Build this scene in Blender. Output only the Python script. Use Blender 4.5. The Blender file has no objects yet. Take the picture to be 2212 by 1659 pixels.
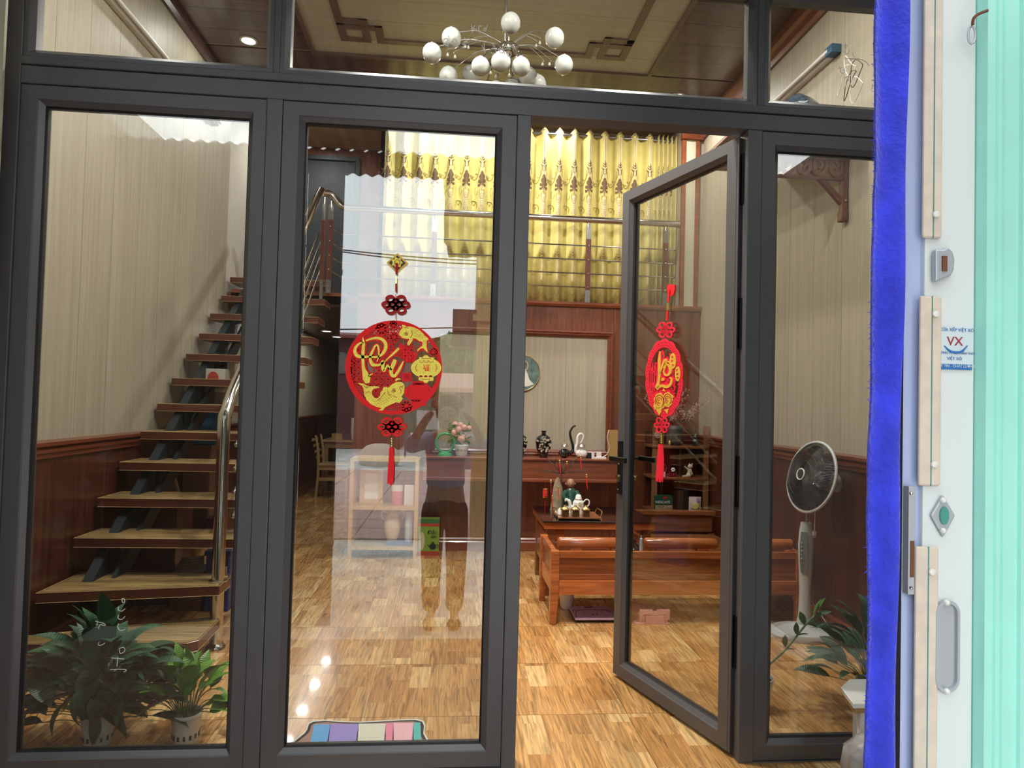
import bpy, bmesh, math, random
from mathutils import Vector, Matrix, noise as mnoise
random.seed(7)
R = random.Random(11)
scene = bpy.context.scene
col = scene.collection
PI = math.pi

# ------------------------------------------------------------------ camera
FPX, YAW, PITCH, ROLL = 1443.0, 0.0888, 0.02826, 0.02602
CAM = Vector((0.0, -2.4, 1.28))
FW = Vector((math.sin(YAW)*math.cos(PITCH), math.cos(YAW)*math.cos(PITCH), math.sin(PITCH)))
r0 = Vector((math.cos(YAW), -math.sin(YAW), 0)); u0 = r0.cross(FW)
RT = math.cos(ROLL)*r0 + math.sin(ROLL)*u0
UP = -math.sin(ROLL)*r0 + math.cos(ROLL)*u0
cd = bpy.data.cameras.new('camera'); cam = bpy.data.objects.new('camera', cd); col.objects.link(cam)
cd.sensor_width = 36; cd.sensor_fit = 'HORIZONTAL'; cd.lens = FPX/2212*36; cd.clip_start = 0.02; cd.clip_end = 200
m = Matrix((RT, UP, -FW)).transposed().to_4x4(); m.translation = CAM
cam.matrix_world = m
scene.camera = cam
# ------------------------------------------------------------------ sky, light, exposure
W = bpy.data.worlds.new('sky'); scene.world = W; W.use_nodes = True
nt = W.node_tree; nt.nodes.clear()
o_ = nt.nodes.new('ShaderNodeOutputWorld'); b_ = nt.nodes.new('ShaderNodeBackground')
tc = nt.nodes.new('ShaderNodeTexCoord'); ns = nt.nodes.new('ShaderNodeTexNoise'); cr = nt.nodes.new('ShaderNodeValToRGB')
ns.inputs['Scale'].default_value = 2.2; ns.inputs['Detail'].default_value = 4
cr.color_ramp.elements[0].position = .35; cr.color_ramp.elements[0].color = (.80, .88, .95, 1)
cr.color_ramp.elements[1].position = .7; cr.color_ramp.elements[1].color = (.95, .97, .96, 1)
nt.links.new(tc.outputs['Generated'], ns.inputs['Vector']); nt.links.new(ns.outputs['Fac'], cr.inputs['Fac'])
nt.links.new(cr.outputs['Color'], b_.inputs['Color']); nt.links.new(b_.outputs[0], o_.inputs[0])
b_.inputs['Strength'].default_value = 4.4
LAMP = 0.48            # scales all indoor lamps
scene.view_settings.view_transform = 'Standard'; scene.view_settings.look = 'None'
scene.view_settings.gamma = 1; scene.view_settings.use_curve_mapping = False
scene.view_settings.exposure = 0.0
cy = scene.cycles
cy.max_bounces = 9; cy.diffuse_bounces = 4; cy.glossy_bounces = 4; cy.transmission_bounces = 6; cy.transparent_max_bounces = 14
cy.caustics_reflective = False; cy.caustics_refractive = False; cy.sample_clamp_indirect = 6; cy.blur_glossy = 0.5
cy.use_denoising = True

# ------------------------------------------------------------------ pixel -> point on a plane
def ray(px, py): return FW + RT*((px-1106)/FPX) - UP*((py-829.5)/FPX)
def hit(px, py, p0, n):
    d = ray(px, py); t = (Vector(p0)-CAM).dot(n)/d.dot(n); return CAM + d*t
def atX(px, py, v): return hit(px, py, (v, 0, 0), Vector((1, 0, 0)))
def atY(px, py, v): return hit(px, py, (0, v, 0), Vector((0, 1, 0)))
def atZ(px, py, v=0.0): return hit(px, py, (0, 0, v), Vector((0, 0, 1)))

# ------------------------------------------------------------------ materials
MATS = {}
def newmat(name):
    m = bpy.data.materials.new(name); m.use_nodes = True; MATS[name] = m
    return m, m.node_tree, m.node_tree.nodes['Principled BSDF']
def mat(name, c, rough=.5, metal=0, spec=.5, emit=0, alpha=1, coat=0, trans=0, noise=0, nscale=20, bump=0, bscale=60, sheen=0, sub=0):
    m, t, b = newmat(name)
    b.inputs['Base Color'].default_value = (*c, 1); b.inputs['Roughness'].default_value = rough
    b.inputs['Metallic'].default_value = metal; b.inputs['Specular IOR Level'].default_value = spec
    b.inputs['Coat Weight'].default_value = coat; b.inputs['Coat Roughness'].default_value = .08
    b.inputs['Transmission Weight'].default_value = trans; b.inputs['Sheen Weight'].default_value = sheen
    b.inputs['Alpha'].default_value = alpha
    if emit: b.inputs['Emission Color'].default_value = (*c, 1); b.inputs['Emission Strength'].default_value = emit
    if noise or bump:
        tc = t.nodes.new('ShaderNodeTexCoord')
    if noise:
        n = t.nodes.new('ShaderNodeTexNoise'); n.inputs['Scale'].default_value = nscale; n.inputs['Detail'].default_value = 5
        t.links.new(tc.outputs['Object'], n.inputs['Vector'])
        r = t.nodes.new('ShaderNodeValToRGB'); t.links.new(n.outputs['Fac'], r.inputs['Fac'])
        r.color_ramp.elements[0].position = .3; r.color_ramp.elements[1].position = .7
        r.color_ramp.elements[0].color = tuple(max(0, x*(1-noise)) for x in c)+(1,)
        r.color_ramp.elements[1].color = tuple(min(1, x*(1+noise)) for x in c)+(1,)
        t.links.new(r.outputs['Color'], b.inputs['Base Color'])
    if bump:
        n = t.nodes.new('ShaderNodeTexNoise'); n.inputs['Scale'].default_value = bscale; n.inputs['Detail'].default_value = 4
        t.links.new(tc.outputs['Object'], n.inputs['Vector'])
        bp = t.nodes.new('ShaderNodeBump'); bp.inputs['Strength'].default_value = bump; bp.inputs['Distance'].default_value = .01
        t.links.new(n.outputs['Fac'], bp.inputs['Height']); t.links.new(bp.outputs['Normal'], b.inputs['Normal'])
    return m
def wood(name, dark, light, axis='Z', across=28, along=1.6, rough=.4, coat=0, bump=.15, var=.12, contrast=(.32, .68), dist=1.2, spec=.5):
    """grain runs along axis; object random shifts the pattern and tints the piece"""
    m, t, b = newmat(name)
    N = t.nodes.new; L = t.links.new
    tc = N('ShaderNodeTexCoord'); mp = N('ShaderNodeMapping'); oi = N('ShaderNodeObjectInfo')
    s = [across]*3; s['XYZ'.index(axis)] = along; mp.inputs['Scale'].default_value = s
    ml = N('ShaderNodeMath'); ml.operation = 'MULTIPLY'; ml.inputs[1].default_value = 37.0
    L(oi.outputs['Random'], ml.inputs[0]); L(ml.outputs[0], mp.inputs['Location'])
    L(tc.outputs['Object'], mp.inputs['Vector'])
    n1 = N('ShaderNodeTexNoise'); n1.inputs['Scale'].default_value = 1; n1.inputs['Detail'].default_value = 6; n1.inputs['Distortion'].default_value = dist
    n2 = N('ShaderNodeTexNoise'); n2.inputs['Scale'].default_value = 5; n2.inputs['Detail'].default_value = 3
    L(mp.outputs[0], n1.inputs['Vector']); L(mp.outputs[0], n2.inputs['Vector'])
    mx = N('ShaderNodeMath'); mx.operation = 'MULTIPLY_ADD'; mx.inputs[1].default_value = .28; L(n2.outputs['Fac'], mx.inputs[0]); 
    m7 = N('ShaderNodeMath'); m7.operation = 'MULTIPLY'; m7.inputs[1].default_value = .72; L(n1.outputs['Fac'], m7.inputs[0]); L(m7.outputs[0], mx.inputs[2])
    r = N('ShaderNodeValToRGB'); r.color_ramp.elements[0].position = contrast[0]; r.color_ramp.elements[1].position = contrast[1]
    r.color_ramp.elements[0].color = (*dark, 1); r.color_ramp.elements[1].color = (*light, 1)
    L(mx.outputs[0], r.inputs['Fac'])
    hs = N('ShaderNodeHueSaturation'); L(r.outputs['Color'], hs.inputs['Color'])
    mr = N('ShaderNodeMapRange'); mr.inputs['To Min'].default_value = 1-var; mr.inputs['To Max'].default_value = 1+var
    L(oi.outputs['Random'], mr.inputs['Value']); L(mr.outputs['Result'], hs.inputs['Value'])
    L(hs.outputs['Color'], b.inputs['Base Color'])
    b.inputs['Roughness'].default_value = rough; b.inputs['Coat Weight'].default_value = coat; b.inputs['Coat Roughness'].default_value = .12
    b.inputs['Specular IOR Level'].default_value = spec
    if bump:
        bp = N('ShaderNodeBump'); bp.inputs['Strength'].default_value = bump; bp.inputs['Distance'].default_value = .004
        L(mx.outputs[0], bp.inputs['Height']); L(bp.outputs['Normal'], b.inputs['Normal'])
    return m
def glassmat(name, f0=.07, tint=(.93, .96, .94), rough=0.0):
    m = bpy.data.materials.new(name); m.use_nodes = True; t = m.node_tree; t.nodes.clear(); N = t.nodes.new; L = t.links.new
    o = N('ShaderNodeOutputMaterial'); g = N('ShaderNodeBsdfGlossy'); g.inputs['Roughness'].default_value = rough
    tr = N('ShaderNodeBsdfTransparent'); tr.inputs['Color'].default_value = (*tint, 1); mx = N('ShaderNodeMixShader')
    ge = N('ShaderNodeNewGeometry'); dp = N('ShaderNodeVectorMath'); dp.operation = 'DOT_PRODUCT'
    L(ge.outputs['Incoming'], dp.inputs[0]); L(ge.outputs['Normal'], dp.inputs[1])
    a = N('ShaderNodeMath'); a.operation = 'ABSOLUTE'; L(dp.outputs['Value'], a.inputs[0])
    s = N('ShaderNodeMath'); s.operation = 'SUBTRACT'; s.inputs[0].default_value = 1; L(a.outputs[0], s.inputs[1])
    p = N('ShaderNodeMath'); p.operation = 'POWER'; p.inputs[1].default_value = 5; L(s.outputs[0], p.inputs[0])
    q = N('ShaderNodeMath'); q.operation = 'MULTIPLY_ADD'; q.inputs[1].default_value = 1-f0; q.inputs[2].default_value = f0; L(p.outputs[0], q.inputs[0])
    L(q.outputs[0], mx.inputs[0]); L(tr.outputs[0], mx.inputs[1]); L(g.outputs[0], mx.inputs[2]); L(mx.outputs[0], o.inputs[0])
    MATS[name] = m; return m

# ------------------------------------------------------------------ objects
def wm(o):
    m = Matrix.Identity(4)
    while o is not None: m = o.matrix_basis @ m; o = o.parent
    return m
def tag(o, label=None, cat=None, group=None, kind=None):
    if label: o['label'] = label
    if cat: o['category'] = cat
    if group: o['group'] = group
    if kind: o['kind'] = kind
    return o
def thing(name, label, cat, loc=(0, 0, 0), rz=0, group=None, kind=None):
    o = bpy.data.objects.new(name, None); col.objects.link(o); o.location = loc; o.rotation_euler = (0, 0, rz)
    o.empty_display_size = .05
    o.matrix_basis = Matrix.Translation(loc) @ Matrix.Rotation(rz, 4, 'Z')
    return tag(o, label, cat, group, kind)
def copy_tree(o, parent=None):
    c = o.copy(); col.objects.link(c); c.parent = parent
    for ch in list(o.children): copy_tree(ch, c)
    return c

class MB:
    def __init__(s): s.v = []; s.f = []
    def add(s, vs, fs):
        k = len(s.v); s.v += [tuple(v) for v in vs]; s.f += [tuple(i+k for i in f) for f in fs]; return s
    def box(s, x0, x1, y0, y1, z0, z1, M=None):
        vs = [Vector((x, y, z)) for z in (z0, z1) for y in (y0, y1) for x in (x0, x1)]
        if M: vs = [M @ v for v in vs]
        return s.add(vs, [(0, 2, 3, 1), (4, 5, 7, 6), (0, 1, 5, 4), (2, 6, 7, 3), (0, 4, 6, 2), (1, 3, 7, 5)])
    def cbox(s, c, sz, M=None):
        T = Matrix.Translation(c) @ (M.to_4x4() if M else Matrix.Identity(4))
        return s.box(-sz[0]/2, sz[0]/2, -sz[1]/2, sz[1]/2, -sz[2]/2, sz[2]/2, T)
    def loft(s, rings, cap=True, closed=False):
        k = len(s.v); n = len(rings[0])
        for r in rings: s.v += [tuple(p) for p in r]
        m = len(rings)
        for i in range(m if closed else m-1):
            a = k+i*n; b = k+((i+1) % m)*n
            for j in range(n): s.f.append((a+j, a+(j+1) % n, b+(j+1) % n, b+j))
        if cap and not closed:
            s.f.append(tuple(k+j for j in range(n-1, -1, -1))); s.f.append(tuple(k+(m-1)*n+j for j in range(n)))
        return s
    def tube(s, pts, r, seg=10, cap=True, closed=False):
        pts = [Vector(p) for p in pts]; n = len(pts)
        rs = r if hasattr(r, '__len__') else [r]*n
        rings = []; up = None
        for i, p in enumerate(pts):
            if closed: d = pts[(i+1) % n]-pts[i-1]
            else: d = pts[min(i+1, n-1)]-pts[max(i-1, 0)]
            if d.length < 1e-9: d = Vector((0, 0, 1))
            d.normalize()
            if up is None: up = Vector((0, 0, 1)) if abs(d.z) < .9 else Vector((0, 1, 0))
            x = up-d*up.dot(d)
            if x.length < 1e-6: x = d.orthogonal()
            x.normalize(); y = d.cross(x); up = x
            rings.append([p+(x*math.cos(2*PI*j/seg)+y*math.sin(2*PI*j/seg))*rs[i] for j in range(seg)])
        return s.loft(rings, cap, closed)
    def lathe(s, prof, c=(0, 0, 0), seg=20, M=None):
        rings = [[Vector((max(r, 1e-4)*math.cos(2*PI*j/seg), max(r, 1e-4)*math.sin(2*PI*j/seg), z)) for j in range(seg)] for r, z in prof]
        T = Matrix.Translation(c) @ (M.to_4x4() if M else Matrix.Identity(4))
        return s.loft([[T @ p for p in r] for r in rings])
    def ball(s, c, r, seg=12, rings=8, sc=(1, 1, 1), M=None):
        T = Matrix.Translation(c) @ (M.to_4x4() if M else Matrix.Identity(4))
        rr = []
        for i in range(rings+1):
            a = -PI/2+PI*i/rings; q = max(math.cos(a), 1e-3)*r
            rr.append([T @ Vector((q*math.cos(2*PI*j/seg)*sc[0], q*math.sin(2*PI*j/seg)*sc[1], r*math.sin(a)*sc[2])) for j in range(seg)])
        return s.loft(rr)
    def prism(s, poly, fn, d0, d1):
        """poly 2-D; fn(x, y, depth) -> point"""
        n = len(poly); k = len(s.v)
        s.v += [tuple(fn(x, y, d0)) for x, y in poly]+[tuple(fn(x, y, d1)) for x, y in poly]
        s.f.append(tuple(k+i for i in range(n))); s.f.append(tuple(k+n+i for i in range(n-1, -1, -1)))
        for i in range(n): s.f.append((k+i, k+n+i, k+n+(i+1) % n, k+(i+1) % n))
        return s
    xs = 1
    def stroke(s, pts, w, fn, d0, d1, smooth=4, closed=False):
        """a flat band along a 2-D polyline with width w (number or list), extruded from depth d0 to d1"""
        ws = w if hasattr(w, '__len__') else [w]*len(pts)
        if smooth: pts, ws = spline(pts, ws, smooth, closed)
        n = len(pts); A = []; B = []
        for i in range(n):
            if closed: a, b = pts[i-1], pts[(i+1) % n]
            else: a, b = pts[max(i-1, 0)], pts[min(i+1, n-1)]
            dx, dy = b[0]-a[0], b[1]-a[1]; l = math.hypot(dx, dy) or 1; nx, ny = -dy/l*ws[i]/2, dx/l*ws[i]/2
            A.append((pts[i][0]+nx, pts[i][1]+ny)); B.append((pts[i][0]-nx, pts[i][1]-ny))
        k = s.xs; mix = lambda a, b, t: (a[0]+(b[0]-a[0])*t, a[1]+(b[1]-a[1])*t)
        rings = [[fn(*mix(A[i], B[i], j/k), d0) for j in range(k+1)]+[fn(*mix(A[i], B[i], j/k), d1) for j in range(k, -1, -1)] for i in range(n)]
        return s.loft(rings, True, closed)
    def build(s, name, m=None, parent=None, smooth=False, bevel=0, label=None, cat=None, group=None, kind=None, local=False, origin=None, auto=None):
        vs = [Vector(v) for v in s.v]
        if parent is None:
            if origin is None:
                xs = [v.x for v in vs]; ys = [v.y for v in vs]; zs = [v.z for v in vs]
                origin = Vector(((min(xs)+max(xs))/2, (min(ys)+max(ys))/2, min(zs)))
            T = Matrix.Translation(-Vector(origin))
        elif local: T = Matrix.Identity(4)
        else: T = wm(parent).inverted()
        me = bpy.data.meshes.new(name); me.from_pydata([T @ v for v in vs], [], s.f); me.update()
        bm = bmesh.new(); bm.from_mesh(me); bmesh.ops.recalc_face_normals(bm, faces=bm.faces)
        bm.to_mesh(me); bm.free()
        if m: me.materials.append(MATS[m] if isinstance(m, str) else m)
        o = bpy.data.objects.new(name, me); col.objects.link(o)
        if parent is None: o.location = origin; o.matrix_basis = Matrix.Translation(origin)
        else: o.parent = parent
        if smooth: me.polygons.foreach_set('use_smooth', [True]*len(me.polygons)); me.update()
        if smooth and auto is not False:
            try: me.set_sharp_from_angle(angle=math.radians(auto or 42))
            except Exception: pass
        if bevel:
            b = o.modifiers.new('edge', 'BEVEL'); b.width = bevel; b.segments = 2; b.limit_method = 'ANGLE'; b.angle_limit = math.radians(40)
        return tag(o, label, cat, group, kind)
def spline(pts, ws, k, closed=False):
    n = len(pts); P = []; Q = []
    rng = range(n if closed else n-1)
    for i in rng:
        g = (lambda j: j % n) if closed else (lambda j: max(0, min(n-1, j)))
        p0, p1, p2, p3 = pts[g(i-1)], pts[g(i)], pts[g(i+1)], pts[g(i+2)]
        for t in range(k):
            t /= k
            P.append(tuple(.5*((2*p1[c])+(-p0[c]+p2[c])*t+(2*p0[c]-5*p1[c]+4*p2[c]-p3[c])*t*t+(-p0[c]+3*p1[c]-3*p2[c]+p3[c])*t**3) for c in range(len(p1))))
            Q.append(ws[g(i)]*(1-t)+ws[g(i+1)]*t)
    if not closed: P.append(tuple(pts[-1])); Q.append(ws[-1])
    return P, Q
def sp3(pts, k=4): return [Vector(p) for p in spline([tuple(p) for p in pts], [1]*len(pts), k)[0]]
def text(s, name, size, M, m, parent=None, ext=.0006, align='CENTER', label=None, shear=0, sx=1, space=1):
    cu = bpy.data.curves.new(name, 'FONT'); cu.body = s; cu.size = size; cu.extrude = ext; cu.align_x = align; cu.align_y = 'CENTER'
    cu.resolution_u = 3; cu.shear = shear; cu.space_character = space
    t_ = bpy.data.objects.new(name, cu); col.objects.link(t_); me = bpy.data.meshes.new_from_object(t_)
    bpy.data.objects.remove(t_); bpy.data.curves.remove(cu); me.name = name
    me.materials.clear(); me.materials.append(MATS[m]); o = bpy.data.objects.new(name, me); col.objects.link(o)
    if parent: o.parent = parent; M = wm(parent).inverted() @ M
    o.matrix_basis = M @ Matrix.Diagonal((sx, 1, 1, 1))
    return tag(o, label)
def face_y(p, flip=False):   # text frame standing upright, readable from -y
    return Matrix.Translation(p) @ Matrix.Rotation(PI/2, 4, 'X')
def ell(cx, cy, rx, ry, n=24, a0=0): return [(cx+rx*math.cos(a0+2*PI*i/n), cy+ry*math.sin(a0+2*PI*i/n)) for i in range(n)]
# ------------------------------------------------------------------ material list
wood('cladding', (.29, .25, .18), (.45, .40, .31), 'Z', 42, 1.0, .48, 0, .35, .03, (.25, .75), .6)
wood('cladding_pale', (.46, .43, .31), (.60, .57, .44), 'Z', 42, 1.0, .45, 0, .3, .03, (.25, .75), .6)
wood('wainscot', (.030, .008, .005), (.105, .028, .015), 'Z', 30, 1.2, .3, .35, .12, .05)
wood('wainscot_horizontal', (.045, .010, .005), (.15, .04, .018), 'X', 30, 1.2, .3, .35, .12, .05)
wood('rail_wood', (.10, .022, .010), (.19, .05, .022), 'Y', 30, 1.5, .28, .4, .1, .05)
wood('wall_wood', (.085, .022, .009), (.19, .056, .022), 'Z', 13, 1.1, .38, .2, .1, .08, (.34, .66), 2.2)
wood('ledge_wood', (.13, .028, .012), (.27, .08, .03), 'X', 20, 1.2, .3, .3, .1, .05)
wood('ceiling_dark', (.06, .034, .030), (.13, .075, .065), 'X', 26, 1.3, .3, .4, .1, .08)
wood('ceiling_beige', (.42, .40, .35), (.54, .51, .46), 'X', 30, 1.0, .4, .1, .1, .04, (.3, .7), .6)
wood('ceiling_tan', (.30, .20, .10), (.44, .31, .17), 'X', 24, 1.1, .4, .1, .1, .05)
wood('key_brown', (.13, .085, .075), (.20, .135, .12), 'X', 30, 1.5, .35, .2, .1, .05)
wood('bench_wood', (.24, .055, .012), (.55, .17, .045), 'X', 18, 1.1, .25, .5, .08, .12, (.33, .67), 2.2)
wood('bench_wood_shaded', (.15, .038, .010), (.38, .115, .03), 'X', 18, 1.1, .28, .4, .08, .1, (.33, .67), 2.2)  # darker copy of bench_wood: shading of the recessed panel put into the colour
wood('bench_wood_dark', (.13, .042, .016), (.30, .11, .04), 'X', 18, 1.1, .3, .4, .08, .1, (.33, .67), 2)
wood('shelf_wood', (.15, .065, .025), (.32, .16, .07), 'Z', 20, 1.2, .4, .2, .08, .08)
wood('chair_wood', (.46, .30, .13), (.62, .44, .22), 'Z', 24, 1.4, .4, .2, .08, .05)
wood('table_wood', (.34, .22, .10), (.50, .34, .18), 'X', 24, 1.4, .35, .2, .08, .05)
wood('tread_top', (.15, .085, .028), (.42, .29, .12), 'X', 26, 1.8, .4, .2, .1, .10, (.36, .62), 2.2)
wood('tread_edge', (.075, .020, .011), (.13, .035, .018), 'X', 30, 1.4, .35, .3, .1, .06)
wood('bracket_wood', (.10, .04, .03), (.2, .09, .06), 'X', 25, 1.4, .4, .1, .1, .06)
mat('frame_grey', (.112, .109, .114), .42, .2, .5, bump=.02, bscale=300)
mat('frame_bevel', (.128, .125, .132), .36, .4, .5)
mat('frame_black', (.008, .009, .010), .35, .2)
mat('gasket', (.006, .006, .007), .6)
glassmat('glass', .112, (.86, .88, .87))
glassmat('glass_plain', .045, (.97, .98, .97))
mat('steel', (.62, .60, .56), .14, 1.0)
mat('zinc', (.46, .50, .54), .4, .35)
mat('steel_dull', (.27, .27, .26), .32, 1.0)
mat('steel_dark', (.018, .030, .034), .42, .4)
mat('gold', (.80, .58, .22), .22, 1.0)
mat('brass', (.72, .60, .30), .25, 1.0)
mat('white_plastic', (.74, .74, .72), .35)
mat('white_gloss', (.78, .77, .73), .12, coat=.5)
mat('grout', (.80, .66, .45), .7)
mat('black_gloss', (.006, .006, .007), .08, coat=.6)
mat('black_plastic', (.010, .011, .013), .35)
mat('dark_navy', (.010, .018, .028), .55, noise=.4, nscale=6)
mat('plaster', (.50, .46, .40), .8, bump=.1)
mat('lamp_on', (1, .97, .90), .4, emit=22)
mat('plate_white', (.80, .79, .74), .3)

def floor_material():
    m, t, b = newmat('floor_tile'); N = t.nodes.new; L = t.links.new
    tc = N('ShaderNodeTexCoord'); oi = N('ShaderNodeObjectInfo'); ml = N('ShaderNodeVectorMath'); ml.operation = 'SCALE'
    cx = N('ShaderNodeCombineXYZ'); q = N('ShaderNodeMath'); q.operation = 'MULTIPLY'; q.inputs[1].default_value = 7
    r = N('ShaderNodeMath'); r.operation = 'FLOOR'; L(oi.outputs['Random'], q.inputs[0]); L(q.outputs[0], r.inputs[0])
    s = N('ShaderNodeMath'); s.operation = 'MULTIPLY'; s.inputs[1].default_value = 1.37; L(r.outputs[0], s.inputs[0])
    L(s.outputs[0], cx.inputs[0]); L(s.outputs[0], cx.inputs[1])
    ad = N('ShaderNodeVectorMath'); ad.operation = 'ADD'; L(tc.outputs['Object'], ad.inputs[0]); L(cx.outputs[0], ad.inputs[1])
    mp = N('ShaderNodeMapping'); mp.inputs['Rotation'].default_value = (0, 0, PI/2); L(ad.outputs[0], mp.inputs['Vector'])
    br = N('ShaderNodeTexBrick'); br.offset = .37; br.offset_frequency = 2; br.squash = 1.6; br.squash_frequency = 3
    br.inputs['Scale'].default_value = 1; br.inputs['Brick Width'].default_value = .235; br.inputs['Row Height'].default_value = .0905
    br.inputs['Mortar Size'].default_value = .0005; br.inputs['Bias'].default_value = 0
    br.inputs['Color1'].default_value = (0, 0, 0, 1); br.inputs['Color2'].default_value = (1, 1, 1, 1); br.inputs['Mortar'].default_value = (.35, .35, .35, 1)
    L(mp.outputs[0], br.inputs['Vector'])
    tone = N('ShaderNodeValToRGB'); L(br.outputs['Color'], tone.inputs['Fac'])
    e = tone.color_ramp.elements; e[0].position = 0; e[0].color = (.44, .215, .068, 1); e[1].position = 1; e[1].color = (.78, .52, .23, 1)
    for p, c in ((.3, (.54, .28, .093, 1)), (.6, (.58, .32, .115, 1)), (.82, (.62, .36, .14, 1))):
        k = e.new(p); k.color = c
    g = N('ShaderNodeMapping'); g.inputs['Scale'].default_value = (62, 3.6, 1); L(ad.outputs[0], g.inputs['Vector'])
    of = N('ShaderNodeVectorMath'); of.operation = 'MULTIPLY_ADD'; of.inputs[1].default_value = (31, 17, 5)
    L(br.outputs['Color'], of.inputs[0]); L(g.outputs[0], of.inputs[2])
    n = N('ShaderNodeTexNoise'); n.inputs['Scale'].default_value = 1; n.inputs['Detail'].default_value = 6; n.inputs['Distortion'].default_value = 1.6
    L(of.outputs[0], n.inputs['Vector'])
    gr = N('ShaderNodeMapRange'); gr.inputs['From Min'].default_value = .3; gr.inputs['From Max'].default_value = .7; gr.inputs['To Min'].default_value = .50; gr.inputs['To Max'].default_value = 1.42
    L(n.outputs['Fac'], gr.inputs['Value'])
    mu = N('ShaderNodeVectorMath'); mu.operation = 'SCALE'; L(tone.outputs['Color'], mu.inputs[0]); L(gr.outputs['Result'], mu.inputs['Scale'])
    L(mu.outputs[0], b.inputs['Base Color'])
    b.inputs['Roughness'].default_value = .2; b.inputs['Specular IOR Level'].default_value = .6
    b.inputs['Coat Weight'].default_value = .5; b.inputs['Coat Roughness'].default_value = .05
    bp = N('ShaderNodeBump'); bp.inputs['Strength'].default_value = .06; bp.inputs['Distance'].default_value = .003; L(n.outputs['Fac'], bp.inputs['Height']); L(bp.outputs['Normal'], b.inputs['Normal'])
floor_material()
def brick_mat(name, c1, c2, mortar, bw, rh, ms, rough=.8, rot=0, noise=.3):
    m, t, b = newmat(name); N = t.nodes.new; L = t.links.new
    tc = N('ShaderNodeTexCoord'); mp = N('ShaderNodeMapping'); mp.inputs['Rotation'].default_value = (rot, 0, 0); L(tc.outputs['Object'], mp.inputs['Vector'])
    br = N('ShaderNodeTexBrick'); br.inputs['Scale'].default_value = 1; br.inputs['Brick Width'].default_value = bw; br.inputs['Row Height'].default_value = rh; br.inputs['Mortar Size'].default_value = ms
    br.inputs['Color1'].default_value = (*c1, 1); br.inputs['Color2'].default_value = (*c2, 1); br.inputs['Mortar'].default_value = (*mortar, 1)
    L(mp.outputs[0], br.inputs['Vector']); L(br.outputs['Color'], b.inputs['Base Color']); b.inputs['Roughness'].default_value = rough
    return m

# ------------------------------------------------------------------ setting
XL, XR, ZC, YB, ZM = -1.93, 2.20, 3.87, 3.40, 2.16
# floor: wood-print tiles
fl = MB().box(XL-.1, XR+.1, -.16, 10.0, -.12, -.008).build('floor', 'grout', kind='structure')
TS = .5425; tile = MB().box(.0015, TS-.0015, .0015, TS-.0015, -.008, 0)
tm = None
ys = [-.18+.5425*i for i in range(19)]
for yi, y in enumerate(ys):
    for xi in range(8):
        x = XL-.02+xi*TS
        if tm is None:
            t_ = tile.build('tile', 'floor_tile', fl, local=True); tm = t_.data
        else:
            t_ = bpy.data.objects.new('tile', tm); col.objects.link(t_); t_.parent = fl
        t_.matrix_basis = Matrix.Translation(Vector((x, y, 0))-fl.location)

def planks(parent, name, m, axis, a0, a1, w, fixed, z0, z1, th, gap=.0025, off=0):
    """upright cladding planks on a wall; axis 'y' wall faces +-x, 'x' wall faces -y"""
    n = 0; a = a0; cache = {}
    while a < a1-1e-4:
        b = min(a+w, a1); key = round(b-a, 4)
        if key not in cache:
            L = b-a-gap
            q = MB().box(0, th, 0, L, 0, z1-z0) if axis == 'y' else MB().box(0, L, 0, th, 0, z1-z0)
            o = q.build(name, m, parent, local=True); cache[key] = o.data
        else:
            o = bpy.data.objects.new(name, cache[key]); col.objects.link(o); o.parent = parent
        p = Vector((fixed, a+gap/2, z0)) if axis == 'y' else Vector((a+gap/2, fixed, z0))
        o.matrix_basis = Matrix.Translation(p-parent.location)
        a = b
# left wall
wl = MB().box(XL-.16, XL-.012, -.08, 10, -.1, ZC).build('wall_left', 'plaster', kind='structure')
planks(wl, 'panel', 'cladding', 'y', .02, 3.40, .30, XL-.012, 1.02, ZC, .012)
planks(wl, 'panel', 'cladding_pale', 'y', 3.62, 9.4, .42, XL-.012, 1.02, ZM-.06, .012)
planks(wl, 'wainscot_panel', 'wainscot', 'y', .02, 9.4, .42, XL-.012, .10, .955, .014)
# right wall
wr = MB().box(XR+.012, XR+.16, -.08, 3.6, -.1, ZC).build('wall_right', 'plaster', kind='structure')
planks(wr, 'panel', 'cladding', 'y', .02, 3.40, .30, XR, 1.02, 3.72, .012)
planks(wr, 'wainscot_panel', 'wainscot', 'y', .02, 3.40, .42, XR-.002, .10, .955, .014)
def molding(name, prof, axis, a0, a1, fixed, sgn, m, parent=None):
    """prof: (out, z) closed profile swept along the axis; out is measured from the wall"""
    rings = []
    for a in (a0, a1):
        rings.append([Vector((fixed+sgn*o, a, z)) if axis == 'y' else Vector((a, fixed+sgn*o, z)) for o, z in prof])
    return MB().loft(rings).build(name, m, parent, kind=None if parent else 'structure')
CR = [(0, .955), (.016, .958), (.016, .975), (.026, .985), (.026, 1.0), (.016, 1.008), (.036, 1.018), (.036, 1.035), (.0, 1.045)]
BB = [(0, 0), (.022, 0), (.022, .075), (.016, .085), (.018, .1), (.010, .112), (0, .115)]
molding('trim_1', CR, 'y', .02, 9.4, XL, 1, 'rail_wood'); molding('trim_2', CR, 'y', .02, 3.40, XR, -1, 'rail_wood')
molding('baseboard_left', BB, 'y', .02, 9.4, XL, 1, 'rail_wood'); molding('baseboard_right', BB, 'y', .02, 3.40, XR, -1, 'rail_wood')
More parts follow.
